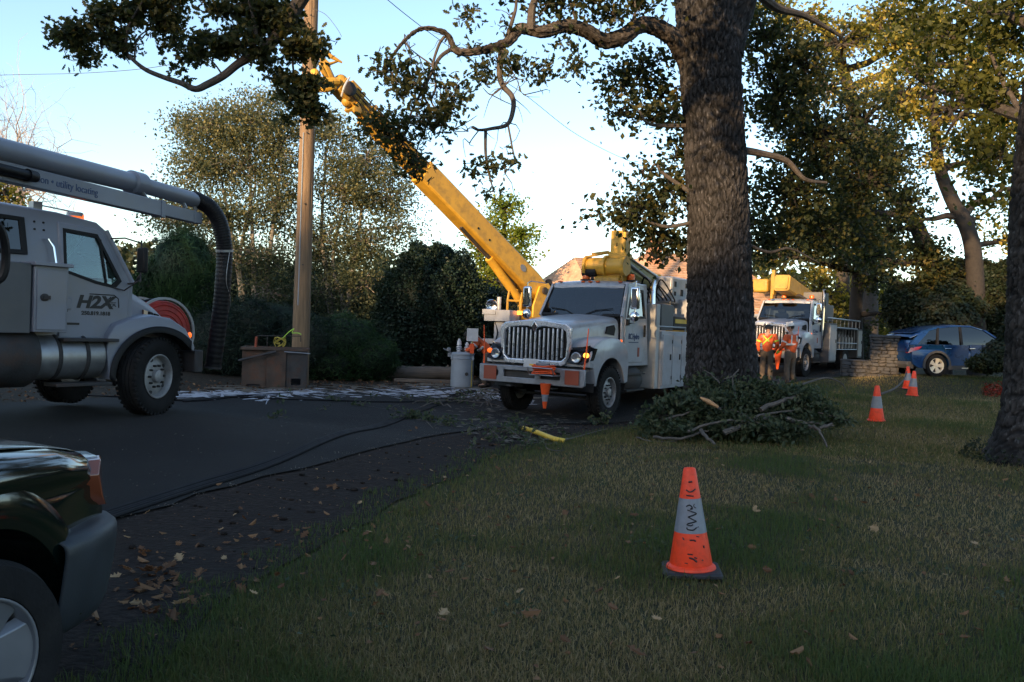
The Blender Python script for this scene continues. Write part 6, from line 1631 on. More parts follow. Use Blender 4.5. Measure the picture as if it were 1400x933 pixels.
# ------------------------------------------------------------------ crane truck whose yellow boom reaches up to the pole
def crane_truck():
    b = P(728, 470, 23.0)
    hv = Vector((.535, .845, 0)); lv = Vector((-hv.y, hv.x, 0))
    z0 = Z(b.x, b.y) + .034
    th = math.atan2(hv.y, hv.x)
    t = tag(empty('crane_truck', (b.x, b.y, z0), th), 'crane truck with long raised yellow boom gripping the top of the pole', 'truck')
    bpy.context.view_layer.update(); inv = t.matrix_world.inverted()
    def L(px, py, d): return inv @ P(px, py, d)
    mb = MB()
    for s in (-1, 1): mb.box((3.0, s * .42, .80), (8.2, .1, .26))
    mb.box((3.0, 0, 1.02), (8.0, .9, .1)); mb.build('chassis', 'chassis_black', t)
    mb = MB(); mb.box((1.9, 0, 1.15), (5.4, 2.3, .14)); mb.box((2.6, .95, .8), (2.0, .4, .6)); mb.box((2.6, -.95, .8), (2.0, .4, .6)); mb.build('deck', 'white_paint', t, bevel=.015)
    for x in (.5, 6.2):
        for s in (-1, 1): truck_wheel(t, (x, s * 1.02, .525), s, w=.29, dual=(x < 1))
    mb = MB(); mb.layers([[(x, y, z) for x, z in ((5.0, 1.0), (5.0, 2.75), (6.2, 2.7), (6.7, 2.0), (7.6, 1.8), (7.6, 1.0))] for y in (-1.05, 1.05)]); cb = mb.build('cab', 'white_paint', t, bevel=.06, seg=3)
    for s in (-1, 1):
        mb = MB(); mb.layers([[(x, s * y, z) for x, z in ((5.5, 1.95), (5.5, 2.5), (6.15, 2.5), (6.5, 1.95))] for y in (1.04, 1.06)]); mb.build('window_pane', 'dark_glass', cb)
    # turret: slab-sided yellow pedestal
    mb = MB(); mb.lathe([(.55, 0), (.55, .16), (.48, .18), (.48, .45)], Matrix.Translation((0, 0, 1.22)), 28); ped = mb.build('pedestal', 'yellow_steel', t)
    P0 = L(733, 398, 23.0)         # boom pivot
    tipw = L(452, 105, 17.9)
    u = (tipw - P0).normalized(); side = u.cross(Vector((0, 0, 1))).normalized(); up = side.cross(u).normalized()
    hz = Vector((u.x, u.y, 0)).normalized()
    for s in (-1, 1):
        pf = [(-.55, 1.62), (.42, 1.62), (.42, 2.15), (.18, P0.z + .12), (-.18, P0.z + .22), (-.50, P0.z - .1)]
        lay = [[hz * x + Vector((0, 0, z)) + side * (s * k) + Vector((P0.x, P0.y, 0)) for x, z in pf] for k in (.24, .30)]
        mb = MB(); mb.layers(lay); pl = mb.build('turret_plate', 'yellow_paint', t, bevel=.012)
        mb = MB(); M = frame(P0 + side * (s * .30), hz, Vector((0, 0, 1)), side * s); mb.lathe([(.10, 0), (.10, .05), (.04, .06)], M, 16); mb.build('pivot_pin', 'dark_steel', pl)
        mb = MB(); M = frame(Vector((P0.x, P0.y, 0)) + hz * -.1 + Vector((0, 0, 2.0)) + side * (s * .30), hz, Vector((0, 0, 1)), side * s); mb.lathe([(.05, 0), (.05, .02)], M, 12); mb.build('cover_plug', 'black_plastic', pl)
    mb = MB(); mb.box(Vector((P0.x, P0.y, 1.66)), (1.0, .9, .12)); mb.build('slew_platform', 'yellow_steel', t, bevel=.01)
    def sec(c, w, h): return [c + side * (w * i) + up * (h * j) for i, j in ((-1, -.85), (-.85, -1), (.85, -1), (1, -.85), (1, .85), (.85, 1), (-.85, 1), (-1, .85))]
    Lb = (tipw - P0).length
    mb = MB(); s0 = P0 - u * .45 + up * .1; mb.layers([sec(s0, .20, .18), sec(P0 + u * .35 + up * .02, .24, .31), sec(P0 + u * (Lb * .62), .22, .285)]); bo = mb.build('boom', 'yellow_paint', t, bevel=.012)
    mb = MB(); M = frame(P0 + u * 1.0 + up * .05 - side * .245, u, up, -side); mb.lathe([(.10, 0), (.10, .004)], M @ Matrix.Diagonal((1.25, .85, 1, 1)), 20); mb.build('round_sticker', 'reflective', bo)
    mb = MB(); M = frame(P0 + u * 1.0 + up * .05 + side * .245, u, up, side); mb.lathe([(.10, 0), (.10, .004)], M @ Matrix.Diagonal((1.25, .85, 1, 1)), 20); mb.build('round_sticker', 'reflective', bo)
    for q in (.30, .36):
        for s in (-1, 1): mb = MB(); M = frame(P0 + u * (Lb * q) - up * .1 + side * (s * .235), u, up, side * s); mb.lathe([(.03, 0), (.03, .008)], M, 10); mb.build('bolt', 'black_plastic', bo)
    mb = MB(); mb.layers([sec(P0 + u * (Lb * .58), .18, .235), sec(P0 + u * (Lb * .84), .18, .235)]); mb.build('middle_section', 'yellow_paint', t, bevel=.01)
    mb = MB(); mb.layers([sec(P0 + u * (Lb * .82), .14, .17), sec(P0 + u * (Lb * .95), .14, .17)]); mb.build('tip_section', 'yellow_steel', t, bevel=.01)
    # ribs and hydraulic lines near the tip
    for k, o_ in enumerate((-.12, -.06, 0, .06, .12)):
        for s in (-1, 1):
            mb = MB(); mb.tube([P0 + u * (Lb * .60) + up * (o_ + .05) + side * (s * .20), P0 + u * (Lb * .93) + up * (o_ + .05) + side * (s * .20)], .014, 6); mb.build('hydraulic_line', 'yellow_steel' if k % 2 else 'dark_steel', bo)
    for q in (.70, .78, .85, .90):
        mb = MB(); mb.layers([sec(P0 + u * (Lb * q), .205, .255), sec(P0 + u * (Lb * q + .07), .205, .255)]); mb.build('boom_collar', 'yellow_steel', bo, bevel=.008)
    T = P0 + u * (Lb * .95)
    mb = MB(); mb.box(T, (.34, .34, .36), Matrix((u, side, up)).transposed()); mb.box(T + up * .22 - u * .15, (.3, .3, .12), Matrix((u, side, up)).transposed()); mb.ball(T + up * .1 + u * .15, .16, 10, 8); mb.ball(T - up * .14 - u * .2, .13, 10, 8); mb.ball(T + up * .2 - u * .35 + side * .1, .10, 8, 6)
    hd = mb.build('boom_head', 'yellow_steel', t, bevel=.015)
    mb = MB(); M = frame(T - side * .18 - up * .02, u, up, -side); mb.lathe([(.13, 0), (.15, .02), (.15, .10), (.12, .12), (.02, .12)], M, 20); mb.build('sheave', 'dark_steel', hd)
    mb = MB(); M = frame(T - side * .18 - up * .25 - u * .4, u, up, -side); mb.lathe([(.09, 0), (.10, .02), (.10, .08), (.02, .09)], M, 16); mb.build('sheave', 'yellow_steel', hd)
    # pole claw: pivoting arm and two curved jaws
    c0, c1, c2, c3 = L(452, 108, 17.9), L(447, 95, 17.8), L(440, 78, 17.7), L(436, 70, 17.7)
    mb = MB(); mb.tube([c0, c1, c2, c3], [.10, .085, .06, .035], 8); mb.tube([L(438, 70, 17.7), L(450, 76, 17.7), L(468, 86, 17.8)], [.03, .055, .02], 8); mb.tube([L(440, 80, 17.7), L(450, 88, 17.7), L(462, 84, 17.8)], [.05, .04, .02], 8)
    mb.tube([L(437, 85, 17.7), L(440, 95, 17.7), L(446, 106, 17.8)], [.03, .05, .05], 8); cl = mb.build('pole_claw', 'yellow_steel', t)
    mb = MB(); mb.tube(spline([L(462, 112, 17.9), L(446, 112, 17.7), L(433, 108, 17.55), L(430, 98, 17.6)], 4), [.09] * 13, 10); mb.tube(spline([L(458, 118, 17.9), L(444, 122, 17.8), L(432, 117, 18.0), L(424, 108, 18.3)], 4), [.08] * 13, 10); mb.build('claw_jaw', 'yellow_paint', t)
    mb = MB(); mb.tube(spline([L(478, 106, 17.9), L(471, 118, 17.7), L(467, 132, 17.8)], 5), .022, 6); mb.build('white_hose', 'porcelain', hd)
    # lift cylinder
    q0 = L(713, 398, 22.7) - up * .05; q1 = P0 + u * (Lb * .40) - up * .30
    mb = MB(); mb.tube([q0 - Vector((0, 0, .25)), q0.lerp(q1, .55)], .12, 14); cy = mb.build('lift_cylinder', 'yellow_paint', t)
    mb = MB(); mb.tube([q0.lerp(q1, .5), q1], .055, 12); mb.build('piston_rod', 'dark_steel', cy)
    mb = MB(); mb.tube([q1 + up * .12 + u * .1, P0 + u * .8 - up * .36], .03, 8); mb.tube([q1 + up * .12 + side * .08, P0 + u * .9 - up * .36 + side * .1], .022, 8); mb.build('hydraulic_line', 'dark_steel', bo)
    # dark rear hoses hump
    mb = MB(); mb.tube(spline([P0 - side * .2 - u * .1 + up * .38, P0 - u * .5 + up * .30, P0 - u * .8 + up * .0, P0 - u * .7 - up * .4], 5), .10, 10); mb.build('hose_loop', 'hose_black', t)
    # operator ladder frame, spotlight box on the left rear
    mb = MB()
    pts = [L(696, 409, 22.3), L(700, 395, 22.3), L(702, 376, 22.3)]
    mb.tube([L(694, 411, 22.3), L(700, 376, 22.3)], .03, 6); mb.tube([L(694, 411, 22.3), L(712, 412, 22.4)], .03, 6); mb.tube([L(712, 412, 22.4), L(714, 400, 22.4)], .03, 6); mb.tube([L(697, 393, 22.3), L(708, 397, 22.4)], .02, 6); mb.box(L(705, 376, 22.4), (.3, .25, .10))
    mb.tube([L(712, 412, 22.4), Vector((L(712, 412, 22.4).x, L(712, 412, 22.4).y, 1.2))], .04, 6); mb.tube([L(694, 411, 22.3), Vector((L(694, 411, 22.3).x, L(694, 411, 22.3).y, 1.2))], .035, 6); mb.build('seat_frame', 'yellow_steel', t)
    a = L(686, 432, 22.0); mb = MB(); mb.box((a.x, a.y, a.z), (.5, .8, .30)); mb.box((a.x, a.y, a.z - .5), (.25, .3, .8)); mb.tube([a + Vector((0, .1, 0)), a + Vector((0, .1, .5))], .06, 8); mb.tube([a + Vector((0, -.35, -.7)), a + Vector((0, -.35, .1))], .025, 6); ob = mb.build('control_console', 'white_paint', t, bevel=.01)
    a = L(672, 418, 22.0); mb = MB(); mb.box((a.x, a.y, a.z - .17), (.25, .42, .14)); mb.build('lamp_tray', 'white_paint', t, bevel=.01)
    M = frame(a, (inv.to_3x3() @ Vector((1, 0, 0))), (0, 0, 1)); mb = MB(); mb.lathe([(.02, -.1), (.14, -.08), (.17, 0), (.15, .03), (.12, .01), (.02, .0)], M, 20); mb.build('spotlight', 'chrome', t)
    mb = MB(); mb.tube(spline([L(676, 436, 22), L(680, 455, 21.9), L(676, 470, 21.9)], 5), .015, 6); mb.build('control_cable', 'cable_black', t)
    a = L(711, 428, 21.9); mb = MB(); mb.box(a, (.08, .16, .10)); mb.build('amber_lamp', 'lamp_on', t)
    mb = MB(); mb.tube([a, Vector((a.x, a.y, 1.2))], .03, 6); mb.build('lamp_post', 'chassis_black', t)
    return t
crane = crane_truck()
# ------------------------------------------------------------------ passenger cars
def car_wheel(parent, loc, side, r, w, spokes, rim_m, steer=0, split=False):
    e = empty('wheel', loc, steer, parent)
    M = Matrix.Rotation(R(-90 * side), 4, 'X'); h = w / 2; ri = r * .66
    t = MB().lathe([(ri * .95, -h), (ri * 1.1, -h), (r * .95, -h * .9), (r, -h * .6), (r, -h * .28), (r * .985, -h * .25), (r * .985, -h * .2), (r, -h * .17), (r, h * .17), (r * .985, h * .2), (r * .985, h * .25), (r, h * .28), (r, h * .6), (r * .95, h * .9), (ri * 1.15, h), (ri * 1.02, h * .95), (ri, h * .8)], M, 56, closed=True)
    t.build('tyre', 'rubber', e)
    mb = MB(); mb.lathe([(ri * .9, -h * .6), (ri * .98, h * .8), (ri * 1.01, h * .92), (ri * .97, h * .94), (ri * .92, h * .7), (ri * .88, h * .1)], M, 48, closed=False)
    rm = MB(); rm.lathe([(ri * .88, -h * .6), (ri * .88, h * .1), (ri * .91, h * .72), (ri * .96, h * .95), (ri * 1.01, h * .94), (ri * .99, h * .8), (ri * .93, -h * .6)], M, 48, closed=True)
    for k in range(spokes):
        a = 2 * math.pi * k / spokes
        for da in ((-.13, .13) if split else (0,)):
            q = Matrix.Rotation(a + da, 4, 'Z'); wd = (.045 if split else .115) * r / .36
            lay = []
            for rr, wk, hh in ((.0 * ri, wd * .8, .62), (ri * .35, wd * .8, .66), (ri * .7, wd, .74), (ri * .95, wd * 1.25, .86)):
                rr = max(rr, ri * .1)
                lay.append([M @ q @ Vector(p) for p in ((rr, -wk, h * hh - .03), (rr, wk, h * hh - .03), (rr, wk * .75, h * hh), (rr, -wk * .75, h * hh))])
            rm.layers(lay)
    rm.lathe([(.02, h * .5), (ri * .2, h * .5), (ri * .19, h * .78), (ri * .12, h * .84), (.01, h * .85)], M, 20)
    rm.build('rim', rim_m, e, bevel=.004)
    mb = MB(); mb.lathe([(.02, 0), (ri * .8, 0), (ri * .8, h * .2), (.02, h * .2)], M, 24); mb.build('brake_disc', 'dark_steel', e)
    return e

def body_loft(sil, ys, crown, narrow, x0, x1, wheels, rw):
    """body: closed side silhouette swept over y with crown and tapered ends"""
    lay = []
    xm = (x0 + x1) / 2; Lh = (x1 - x0) / 2
    for y in ys:
        row = []
        k = abs(y) / max(ys)
        for x, z, fix in sil:
            zz = z if fix else z - crown * k ** 4 * max(0, min(1, (z - .5) / .4))
            xx = x if fix else xm + (x - xm) * (1 - .055 * k ** 3)
            u = abs((x - xm) / Lh)
            row.append((xx, y * (1 - narrow * u ** 4), zz))
        lay.append(row)
    return lay
def with_arches(top, x0, x1, zs, wheels, zc, r):
    """silhouette: top points front to back, then underside with wheel arcs"""
    sil = [(x, z, False) for x, z in top]
    low = []
    for wx in sorted(wheels):
        for x, z in reversed(arc(wx, zc, r, -5, 185, 14)):
            if z > zs - .01: low.append((x, z))
    low = [(x0 + .03, zs + .06)] + low + [(x1 - .03, zs + .06)]
    low.sort(key=lambda p: 0)
    return sil, low

def blue_suv():
    # rear wheel measured at the photo; the car points to the right and slightly away
    w = P(1278, 515, 26.5); th = R(6)
    hv = Vector((math.cos(th), math.sin(th), 0)); lv = Vector((-hv.y, hv.x, 0))
    o = Vector((w.x, w.y, 0)) + lv * .80
    z0 = P(1278, 515.5, 26.5).z
    t = tag(empty('parked_car', (o.x, o.y, z0), th), 'metallic blue hatchback parked on the far lawn behind the shrubs', 'car')
    t.rotation_euler = (0, R(-2.5), th)
    WB = 2.67
    top = [(-.86, .42), (-.92, .62), (-.90, .88), (-.84, 1.02), (-.80, 1.08), (-.3, 1.075), (.5, 1.05), (1.3, 1.02), (1.95, 1.0), (2.5, .97), (3.1, .88), (3.42, .74), (3.50, .58), (3.47, .38)]
    low = [(3.3, .24), (3.08, .30)]
    for wx in (WB, 0):
        low += arc(wx, .37, .41, -12, 192, 16)
        if wx == WB: low += [(2.1, .24), (1.3, .23), (.6, .24)]
    low += [(-.6, .30)]
    sil = [(x, z, False) for x, z in top] + [(x, z, z < .8 and True) for x, z in low]
    ys = [-.92, -.905, -.86, -.7, -.4, 0, .4, .7, .86, .905, .92]
    lay = []
    for y in ys:
        k = abs(y) / .92; row = []
        for i, (x, z, fix) in enumerate(sil):
            u = abs((x - 1.29) / 2.2)
            zz = z - (.05 * k ** 6 if (i < 12 and z > .9) else 0)
            row.append((x if fix else 1.29 + (x - 1.29) * (1 - .05 * k ** 3), y * (1 - .10 * u ** 5), zz))
        lay.append(row)
    mb = MB(); mb.layers(lay); body = mb.build('body', 'blue_car', t, bevel=.02, seg=2, ang=50)
    # greenhouse: roof skin over dark glass
    gh = [(-.88, .98), (-.72, 1.24), (-.34, 1.46), (.2, 1.58), (.8, 1.62), (1.3, 1.60), (1.75, 1.47), (2.45, 1.00)]
    def section(x, z, k, s): return (x, s * (.86 - .17 * max(0, (z - 1.0)) / .6) * k, z)
    mb = MB()
    lay = [[(x, s * (.84 - .15 * max(0, z - 1.0) / .6), z) for x, z in gh + [(2.45, .98), (-.80, .98)]] for s in (-1, -.5, 0, .5, 1)]
    mb.layers(lay); mb.build('greenhouse_glass', 'dark_glass', t)
    mb = MB(); rows = []
    for x, z in [(-.84, 1.28), (-.34, 1.475), (.2, 1.60), (.8, 1.645), (1.3, 1.62), (1.72, 1.50)]:
        w_ = .86 - .15 * (z - 1.0) / .6
        rows.append([(x, -w_, z - .04), (x, -w_ * .9, z + .005), (x, 0, z + .02), (x, w_ * .9, z + .005), (x, w_, z - .04)])
    mb.grid(rows); mb.build('roof', 'blue_car', t, solid=.02)
    for s in (-1, 1):
        for nm, x0, z0_, x1, z1_, wd in (('rear_pillar', -.78, 1.04, -.30, 1.46, .13), ('middle_pillar', .88, 1.02, .92, 1.60, .035), ('middle_pillar', .05, 1.03, .16, 1.57, .03), ('windscreen_pillar', 2.40, 1.01, 1.72, 1.49, .045)):
            ya = .875 - .0; yb = .85 - .15 * (z1_ - 1.0) / .6
            mb = MB(); mb.layers([[(x0 - wd, s * (ya + d), z0_), (x0 + wd, s * (ya + d), z0_), (x1 + wd, s * (yb + d + .01), z1_), (x1 - wd, s * (yb + d + .01), z1_)] for d in (-.03, .004)])
            mb.build(nm, 'blue_car' if nm != 'middle_pillar' else 'black_plastic', t)
        # sills, arches, doors, handles
        for wx in (0, WB):
            a1 = arc(wx, .37, .405, -15, 195, 20); a2 = arc(wx, .37, .475, -10, 190, 20)
            mb = MB(); mb.grid([[(x, s * .90, z) for x, z in a1], [(x, s * .938, z) for x, z in a1], [(x, s * .934, z) for x, z in a2], [(x, s * .90, z) for x, z in a2]]); mb.build('arch_cladding', 'cladding', t)
        mb = MB(); mb.box((1.33, s * .915, .29), (1.9, .04, .13)); mb.build('sill_cladding', 'cladding', t, bevel=.01)
        mb = MB(); mb.box((1.33, s * .94, .275), (1.0, .012, .02)); mb.build('sill_trim', 'alloy_lit', t)
        for nm, xs in (('door', (.30, 1.08)), ('door', (1.12, 2.18))):
            mb = MB(); mb.layers([[(x, s * y, z) for x, z in ((xs[0] + (.08 if xs[0] < 1 else 0), .36), (xs[1], .36), (xs[1], 1.0), (xs[0] - .1 if xs[0] < 1 else xs[0], 1.02), (xs[0] + .02, .75))] for y in (.90, .926)]); dr = mb.build(nm, 'blue_car', t, bevel=.008)
            mb = MB(); mb.box((xs[0] + .06, s * .945, .90), (.2, .03, .035)); mb.build('handle', 'chrome', dr, bevel=.01)
        mb = MB(); mb.layers([[(-.88, s * .78, .93), (-.90, s * .80, .78), (-.62, s * .915, .88), (-.50, s * .915, .98)], [(-.92, s * .70, .93), (-.93, s * .70, .78), (-.66, s * .92, .88), (-.52, s * .92, .985)]]); mb.build('tail_light', 'tail_red', t)
        mb = MB(); mb.box((2.15, s * 1.0, 1.08), (.12, .2, .14)); mb.build('mirror', 'blue_car', t, bevel=.03)
        for wx in (0, WB): car_wheel(t, (wx, s * .80, .36), s, .365, .22, 5, 'alloy_lit', split=True)
    mb = MB(); mb.layers([[(-.90, y, .50), (-.95, y, .42), (-.90, y, .28), (-.70, y, .26), (-.70, y, .50)] for y in (-.78, .78)]); mb.build('rear_bumper', 'cladding', t, bevel=.02)
    mb = MB(); mb.box((-.52, 0, 1.46), (.42, 1.30, .03), Matrix.Rotation(R(-14), 3, 'Y')); mb.build('spoiler', 'blue_car', t, bevel=.01)
    mb = MB(); mb.layers([[(-.93, y, .80), (-.90, y, 1.06), (-.78, y, 1.20), (-.70, y, 1.18), (-.7, y, .8)] for y in (-.80, .80)]); mb.build('hatch', 'blue_car', t, bevel=.02)
    return t
blue_suv()

def green_suv():
    th = R(84); hv = Vector((math.cos(th), math.sin(th), 0)); lv = Vector((-hv.y, hv.x, 0))
    w = P(-52, 905, 2.66)
    o = Vector((w.x, w.y, 0)) + lv * .78
    z0 = w.z - .365
    t = tag(empty('parked_car', (o.x, o.y, z0), th), 'dark green off-road car with grey bumper cut off by the corner of the picture', 'car'); t.scale = (.95, .95, .95)
    WB = -2.55
    top = [(.86, .45), (.90, .62), (.87, .78), (.82, .93), (.72, 1.0), (.5, 1.045), (.1, 1.08), (-.4, 1.10), (-.85, 1.12), (-1.5, 1.12), (-2.5, 1.10), (-3.35, 1.08), (-3.45, .8), (-3.42, .5)]
    top_r = top
    ring = top_r + [(-3.3, .42), (-3.02, .42)] + list(reversed(arc(WB, .37, .45, 8, 172, 18))) + [(-2.05, .40), (-.52, .40)] + list(reversed(arc(0, .37, .455, 6, 174, 20)))[0:] + [(.50, .44), (.7, .44)]
    # side shell (with arches) from y=.55 to .88 on each side; centre body between
    for s in (-1, 1):
        lay = []
        for y, dz, dx in ((.40, 0, 0), (.60, 0, 0), (.72, .004, 0), (.80, .02, .01), (.845, .045, .03), (.87, .085, .05), (.88, .14, .07)):
            row = []
            for i, (x, z) in enumerate(ring):
                istop = i < len(top)
                k = min(1, max(0, (z - .78) / .3)) if istop else 0
                xx = x - (dx if istop and x > .4 else 0) + (dx if istop and x < -3.2 else 0)
                u = max(0, (x - .2) / .7)
                row.append((xx, s * y * (1 - .10 * u * u), z - dz * k))
            lay.append(row)
        mb = MB(); mb.layers(lay); mb.build('fender', 'green_car', t, ang=55)
        # flared arch bulge and black inner well
        for wx in (0, WB):
            a1 = arc(wx, .37, .458, 2, 178, 26); a2 = arc(wx, .37, .53, 0, 180, 26); a3 = arc(wx, .37, .60, 4, 176, 26)
            mb = MB(); mb.grid([[(x, s * .80, z) for x, z in a1], [(x, s * .888, z) for x, z in a1], [(x, s * .900, z) for x, z in a2], [(x, s * .868, z) for x, z in a3]]); mb.build('arch_flare', 'green_car', t)
            mb = MB(); mb.grid([[(x, s * y, z) for x, z in arc(wx, .37, .50, 0, 180, 16)] for y in (.45, .86)]); mb.build('wheel_liner', 'chassis_black', t)
            car_wheel(t, (wx, s * .78, .365), s, .365, .25, 5, 'alloy', steer=R(-14) if wx == 0 else 0)
        # headlamp with orange corner, wrapping the front edge
        pts = [(.895, .50, .955), (.90, .50, .76), (.885, .70, .745), (.815, .795, .755), (.74, .822, .80), (.70, .825, .90), (.765, .79, .965), (.85, .68, .97)]
        mb = MB(); mb.layers([[(x + .012, s * (y + .01), z) for x, y, z in pts], [(x - .10, s * (y - .05), z) for x, y, z in pts]]); hl = mb.build('headlight', 'lens_clear', t, bevel=.008)
        pts2 = [(.845, .765, .75), (.80, .812, .75), (.735, .835, .80), (.695, .838, .90), (.74, .815, .955), (.80, .775, .965)]
        mb = MB(); mb.layers([[(x + .012, s * (y + .008), z) for x, y, z in pts2], [(x - .06, s * (y - .04), z) for x, y, z in pts2]]); mb.build('corner_lamp', 'lens_orange', t, bevel=.006)
        mb = MB(); mb.box((-1.1, s * .93, 1.16), (.14, .2, .16)); mb.build('mirror', 'green_car', t, bevel=.04)
    # hood skin, raised in the middle
    mb = MB(); rows = []
    for x, z in [(.88, .90), (.86, .965), (.80, 1.0), (.66, 1.03), (.4, 1.07), (0, 1.10), (-.45, 1.125), (-.85, 1.14)]:
        wd = .70 if x > .8 else .74 + .02 * (.8 - x)
        rows.append([(x - .07 * (abs(y) ** 2.2), y * wd, z + .035 * (1 - abs(y) ** 3) * (1 if x < .8 else .4) - .01) for y in np.linspace(-1, 1, 13)])
    mb.grid(rows); mb.build('hood', 'green_car', t, sub=1, solid=.012)
    mb = MB(); mb.layers([[(.80, y, .50), (.86, y, .50), (.86, y, .92), (.80, y, .96)] for y in (-.66, .66)]); mb.build('grille_panel', 'black_plastic', t)
    mb = MB()
    for y in np.linspace(-.44, .44, 9): mb.box((.872, y, .83), (.02, .03, .18))
    mb.build('grille', 'chrome', t)
    # grey plastic bumper: wraps round to the wheel arch
    mb = MB(); lay = []
    path = [(.38, .905), (.52, .915), (.70, .90), (.86, .83), (.96, .70), (1.01, .4), (1.02, 0)]
    path = path + [(x, -y) for x, y in reversed(path[:-1])]
    rows = []
    for i, (x, y) in enumerate(path):
        e = 1 if 0 < i < len(path) - 1 else 1
        n = Vector((x - .2, y * .9, 0)).normalized()
        rows.append([(x - .16 * n.x, y - .16 * n.y, .715), (x - .06 * n.x, y - .06 * n.y, .705), (x, y, .69), (x + .018 * n.x, y + .018 * n.y, .665), (x + .012 * n.x, y + .012 * n.y, .60), (x - .005 * n.x, y - .005 * n.y, .45), (x - .03 * n.x, y - .03 * n.y, .32), (x - .10 * n.x, y - .10 * n.y, .30)])
    mb.grid(rows); mb.build('bumper', 'bumper_grey', t, sub=1, solid=.02)
    mb = MB(); mb.box((.80, 0, .5), (.3, 1.3, .3)); mb.build('bumper_core', 'chassis_black', t)
    mb = MB(); mb.box((-1.3, 0, .55), (4.0, .9, .3)); mb.build('chassis', 'chassis_black', t)
    # cabin behind
    gh = [(-.85, 1.12), (-1.35, 1.68), (-1.9, 1.74), (-3.1, 1.72), (-3.4, 1.12)]
    mb = MB(); mb.layers([[(x, s * (.80 - .12 * max(0, z - 1.1) / .6), z) for x, z in gh] for s in (-1, 1)]); mb.build('cabin_glass', 'dark_glass', t)
    mb = MB(); mb.layers([[(x, y, z) for x, z in ((-1.32, 1.67), (-1.9, 1.76), (-3.12, 1.74), (-3.12, 1.70), (-1.35, 1.64))] for y in (-.72, .72)]); mb.build('roof', 'green_car', t, bevel=.02)
    mb = MB(); mb.layers([[(x, y, z) for x, z in ((-3.3, 1.0), (-.9, 1.0), (-.9, 1.10), (-3.3, 1.08))] for y in (-.86, .86)]); mb.build('body', 'green_car', t, bevel=.02)
    return t
green_suv()

# ------------------------------------------------------------------ traffic cones
def traffic_cone(label, loc, tilt, rz, marks=False, base=True, H=.70):
    t = tag(empty('traffic_cone', loc, rz), label, 'traffic cone', 'traffic cones on the grass')
    t.rotation_euler = (tilt[0], tilt[1], rz)
    rb, rt = .150, .040
    f = lambda h: rb + (rt - rb) * h / H
    if base:
        mb = MB(); pts = [(-.175, -.19), (.175, -.19), (.195, -.165), (.195, .165), (.175, .19), (-.175, .19), (-.195, .165), (-.195, -.165)]
        mb.layers([[(x, y, 0) for x, y in pts], [(x, y, .022) for x, y in pts], [(x * .93, y * .93, .032) for x, y in pts]]); mb.build('base', 'cone_base', t, bevel=.004)
    mb = MB(); mb.lathe([(.163, .028), (.166, .036), (.162, .048), (f(.055) - .002, .062), (f(.06), .075), (f(.275), .275)], None, 40); lo = mb.build('lower_band', 'cone_orange', t)
    MB().lathe([(f(.275) + .0015, .276), (f(.50) + .0015, .50)], None, 40).build('reflective_band', 'reflective', t)
    MB().lathe([(f(.501), .501), (f(H - .01), H - .01), (rt - .004, H), (rt - .014, H - .004), (rt - .016, H - .05)], None, 40).build('tip', 'cone_orange', t)
    if marks:
        def S(u, h, o=.002):   # on the cone face turned to the lens: u = metres round, h = height
            r_ = f(h) + o + .0015; a = -math.pi / 2 + u / r_
            return Vector((r_ * math.cos(a), r_ * math.sin(a), h))
        def stroke(pts, w=.0042):
            mb.tube([S(*q) for q in spline2(pts)], w, 4)
        def spline2(p):
            q = spline([(a, b, 0) for a, b in p], 4); return [(v.x, v.y) for v in q]
        mb = MB()
        # hand-written sideways letters on the grey band
        stroke([(-.032, .452), (-.010, .462), (.008, .448), (-.004, .436), (.012, .440)]); stroke([(.024, .470), (.018, .455), (.034, .443)], .003)
        stroke([(-.024, .430), (.028, .412), (.030, .404), (-.022, .385)]); stroke([(-.022, .385), (.026, .362), (.028, .356), (-.026, .342)])
        stroke([(-.032, .336), (-.006, .330), (.012, .338)]); stroke([(-.030, .318), (-.026, .306), (.010, .302), (.034, .318)], .004); stroke([(.044, .322), (.046, .320)], .006)
        mb.build('handwriting', 'ink', t)
        def stroke(pts, w=.0042):
            mb2 = MB(); mb2.tube([S(*q) for q in spline2(pts)], w, 4); mb2.build('black_scuff', 'ink', t)
        stroke([(-.012, .612), (.012, .614)], .006); stroke([(-.030, .560), (-.008, .548), (.012, .552), (.034, .566)], .005); stroke([(-.03, .525), (.02, .520)], .004)
        stroke([(-.02, .125), (.006, .118), (.030, .100)], .006); stroke([(-.03, .148), (.004, .146)], .004); stroke([(.014, .128), (.032, .124)], .005); stroke([(-.014, .236), (.012, .238), (.026, .230)], .005)
        stroke([(-.062, .25), (-.052, .236)], .005); stroke([(.084, .20), (.088, .184)], .005); stroke([(.066, .110), (.074, .106)], .004); stroke([(-.05, .09), (-.03, .088)], .003); stroke([(.03, .262), (.05, .258)], .003)
    return t
g = P(950, 793, 5.45)
traffic_cone('scuffed orange cone with handwriting on its grey band standing alone on the grass', (g.x, g.y + .12, Z(g.x, g.y + .12) + .012), (R(-2), R(-3.0), 0), R(28), False)
c0 = [o for o in bpy.data.objects if o.name == 'traffic_cone' or o.name.startswith('traffic_cone.')][-1]
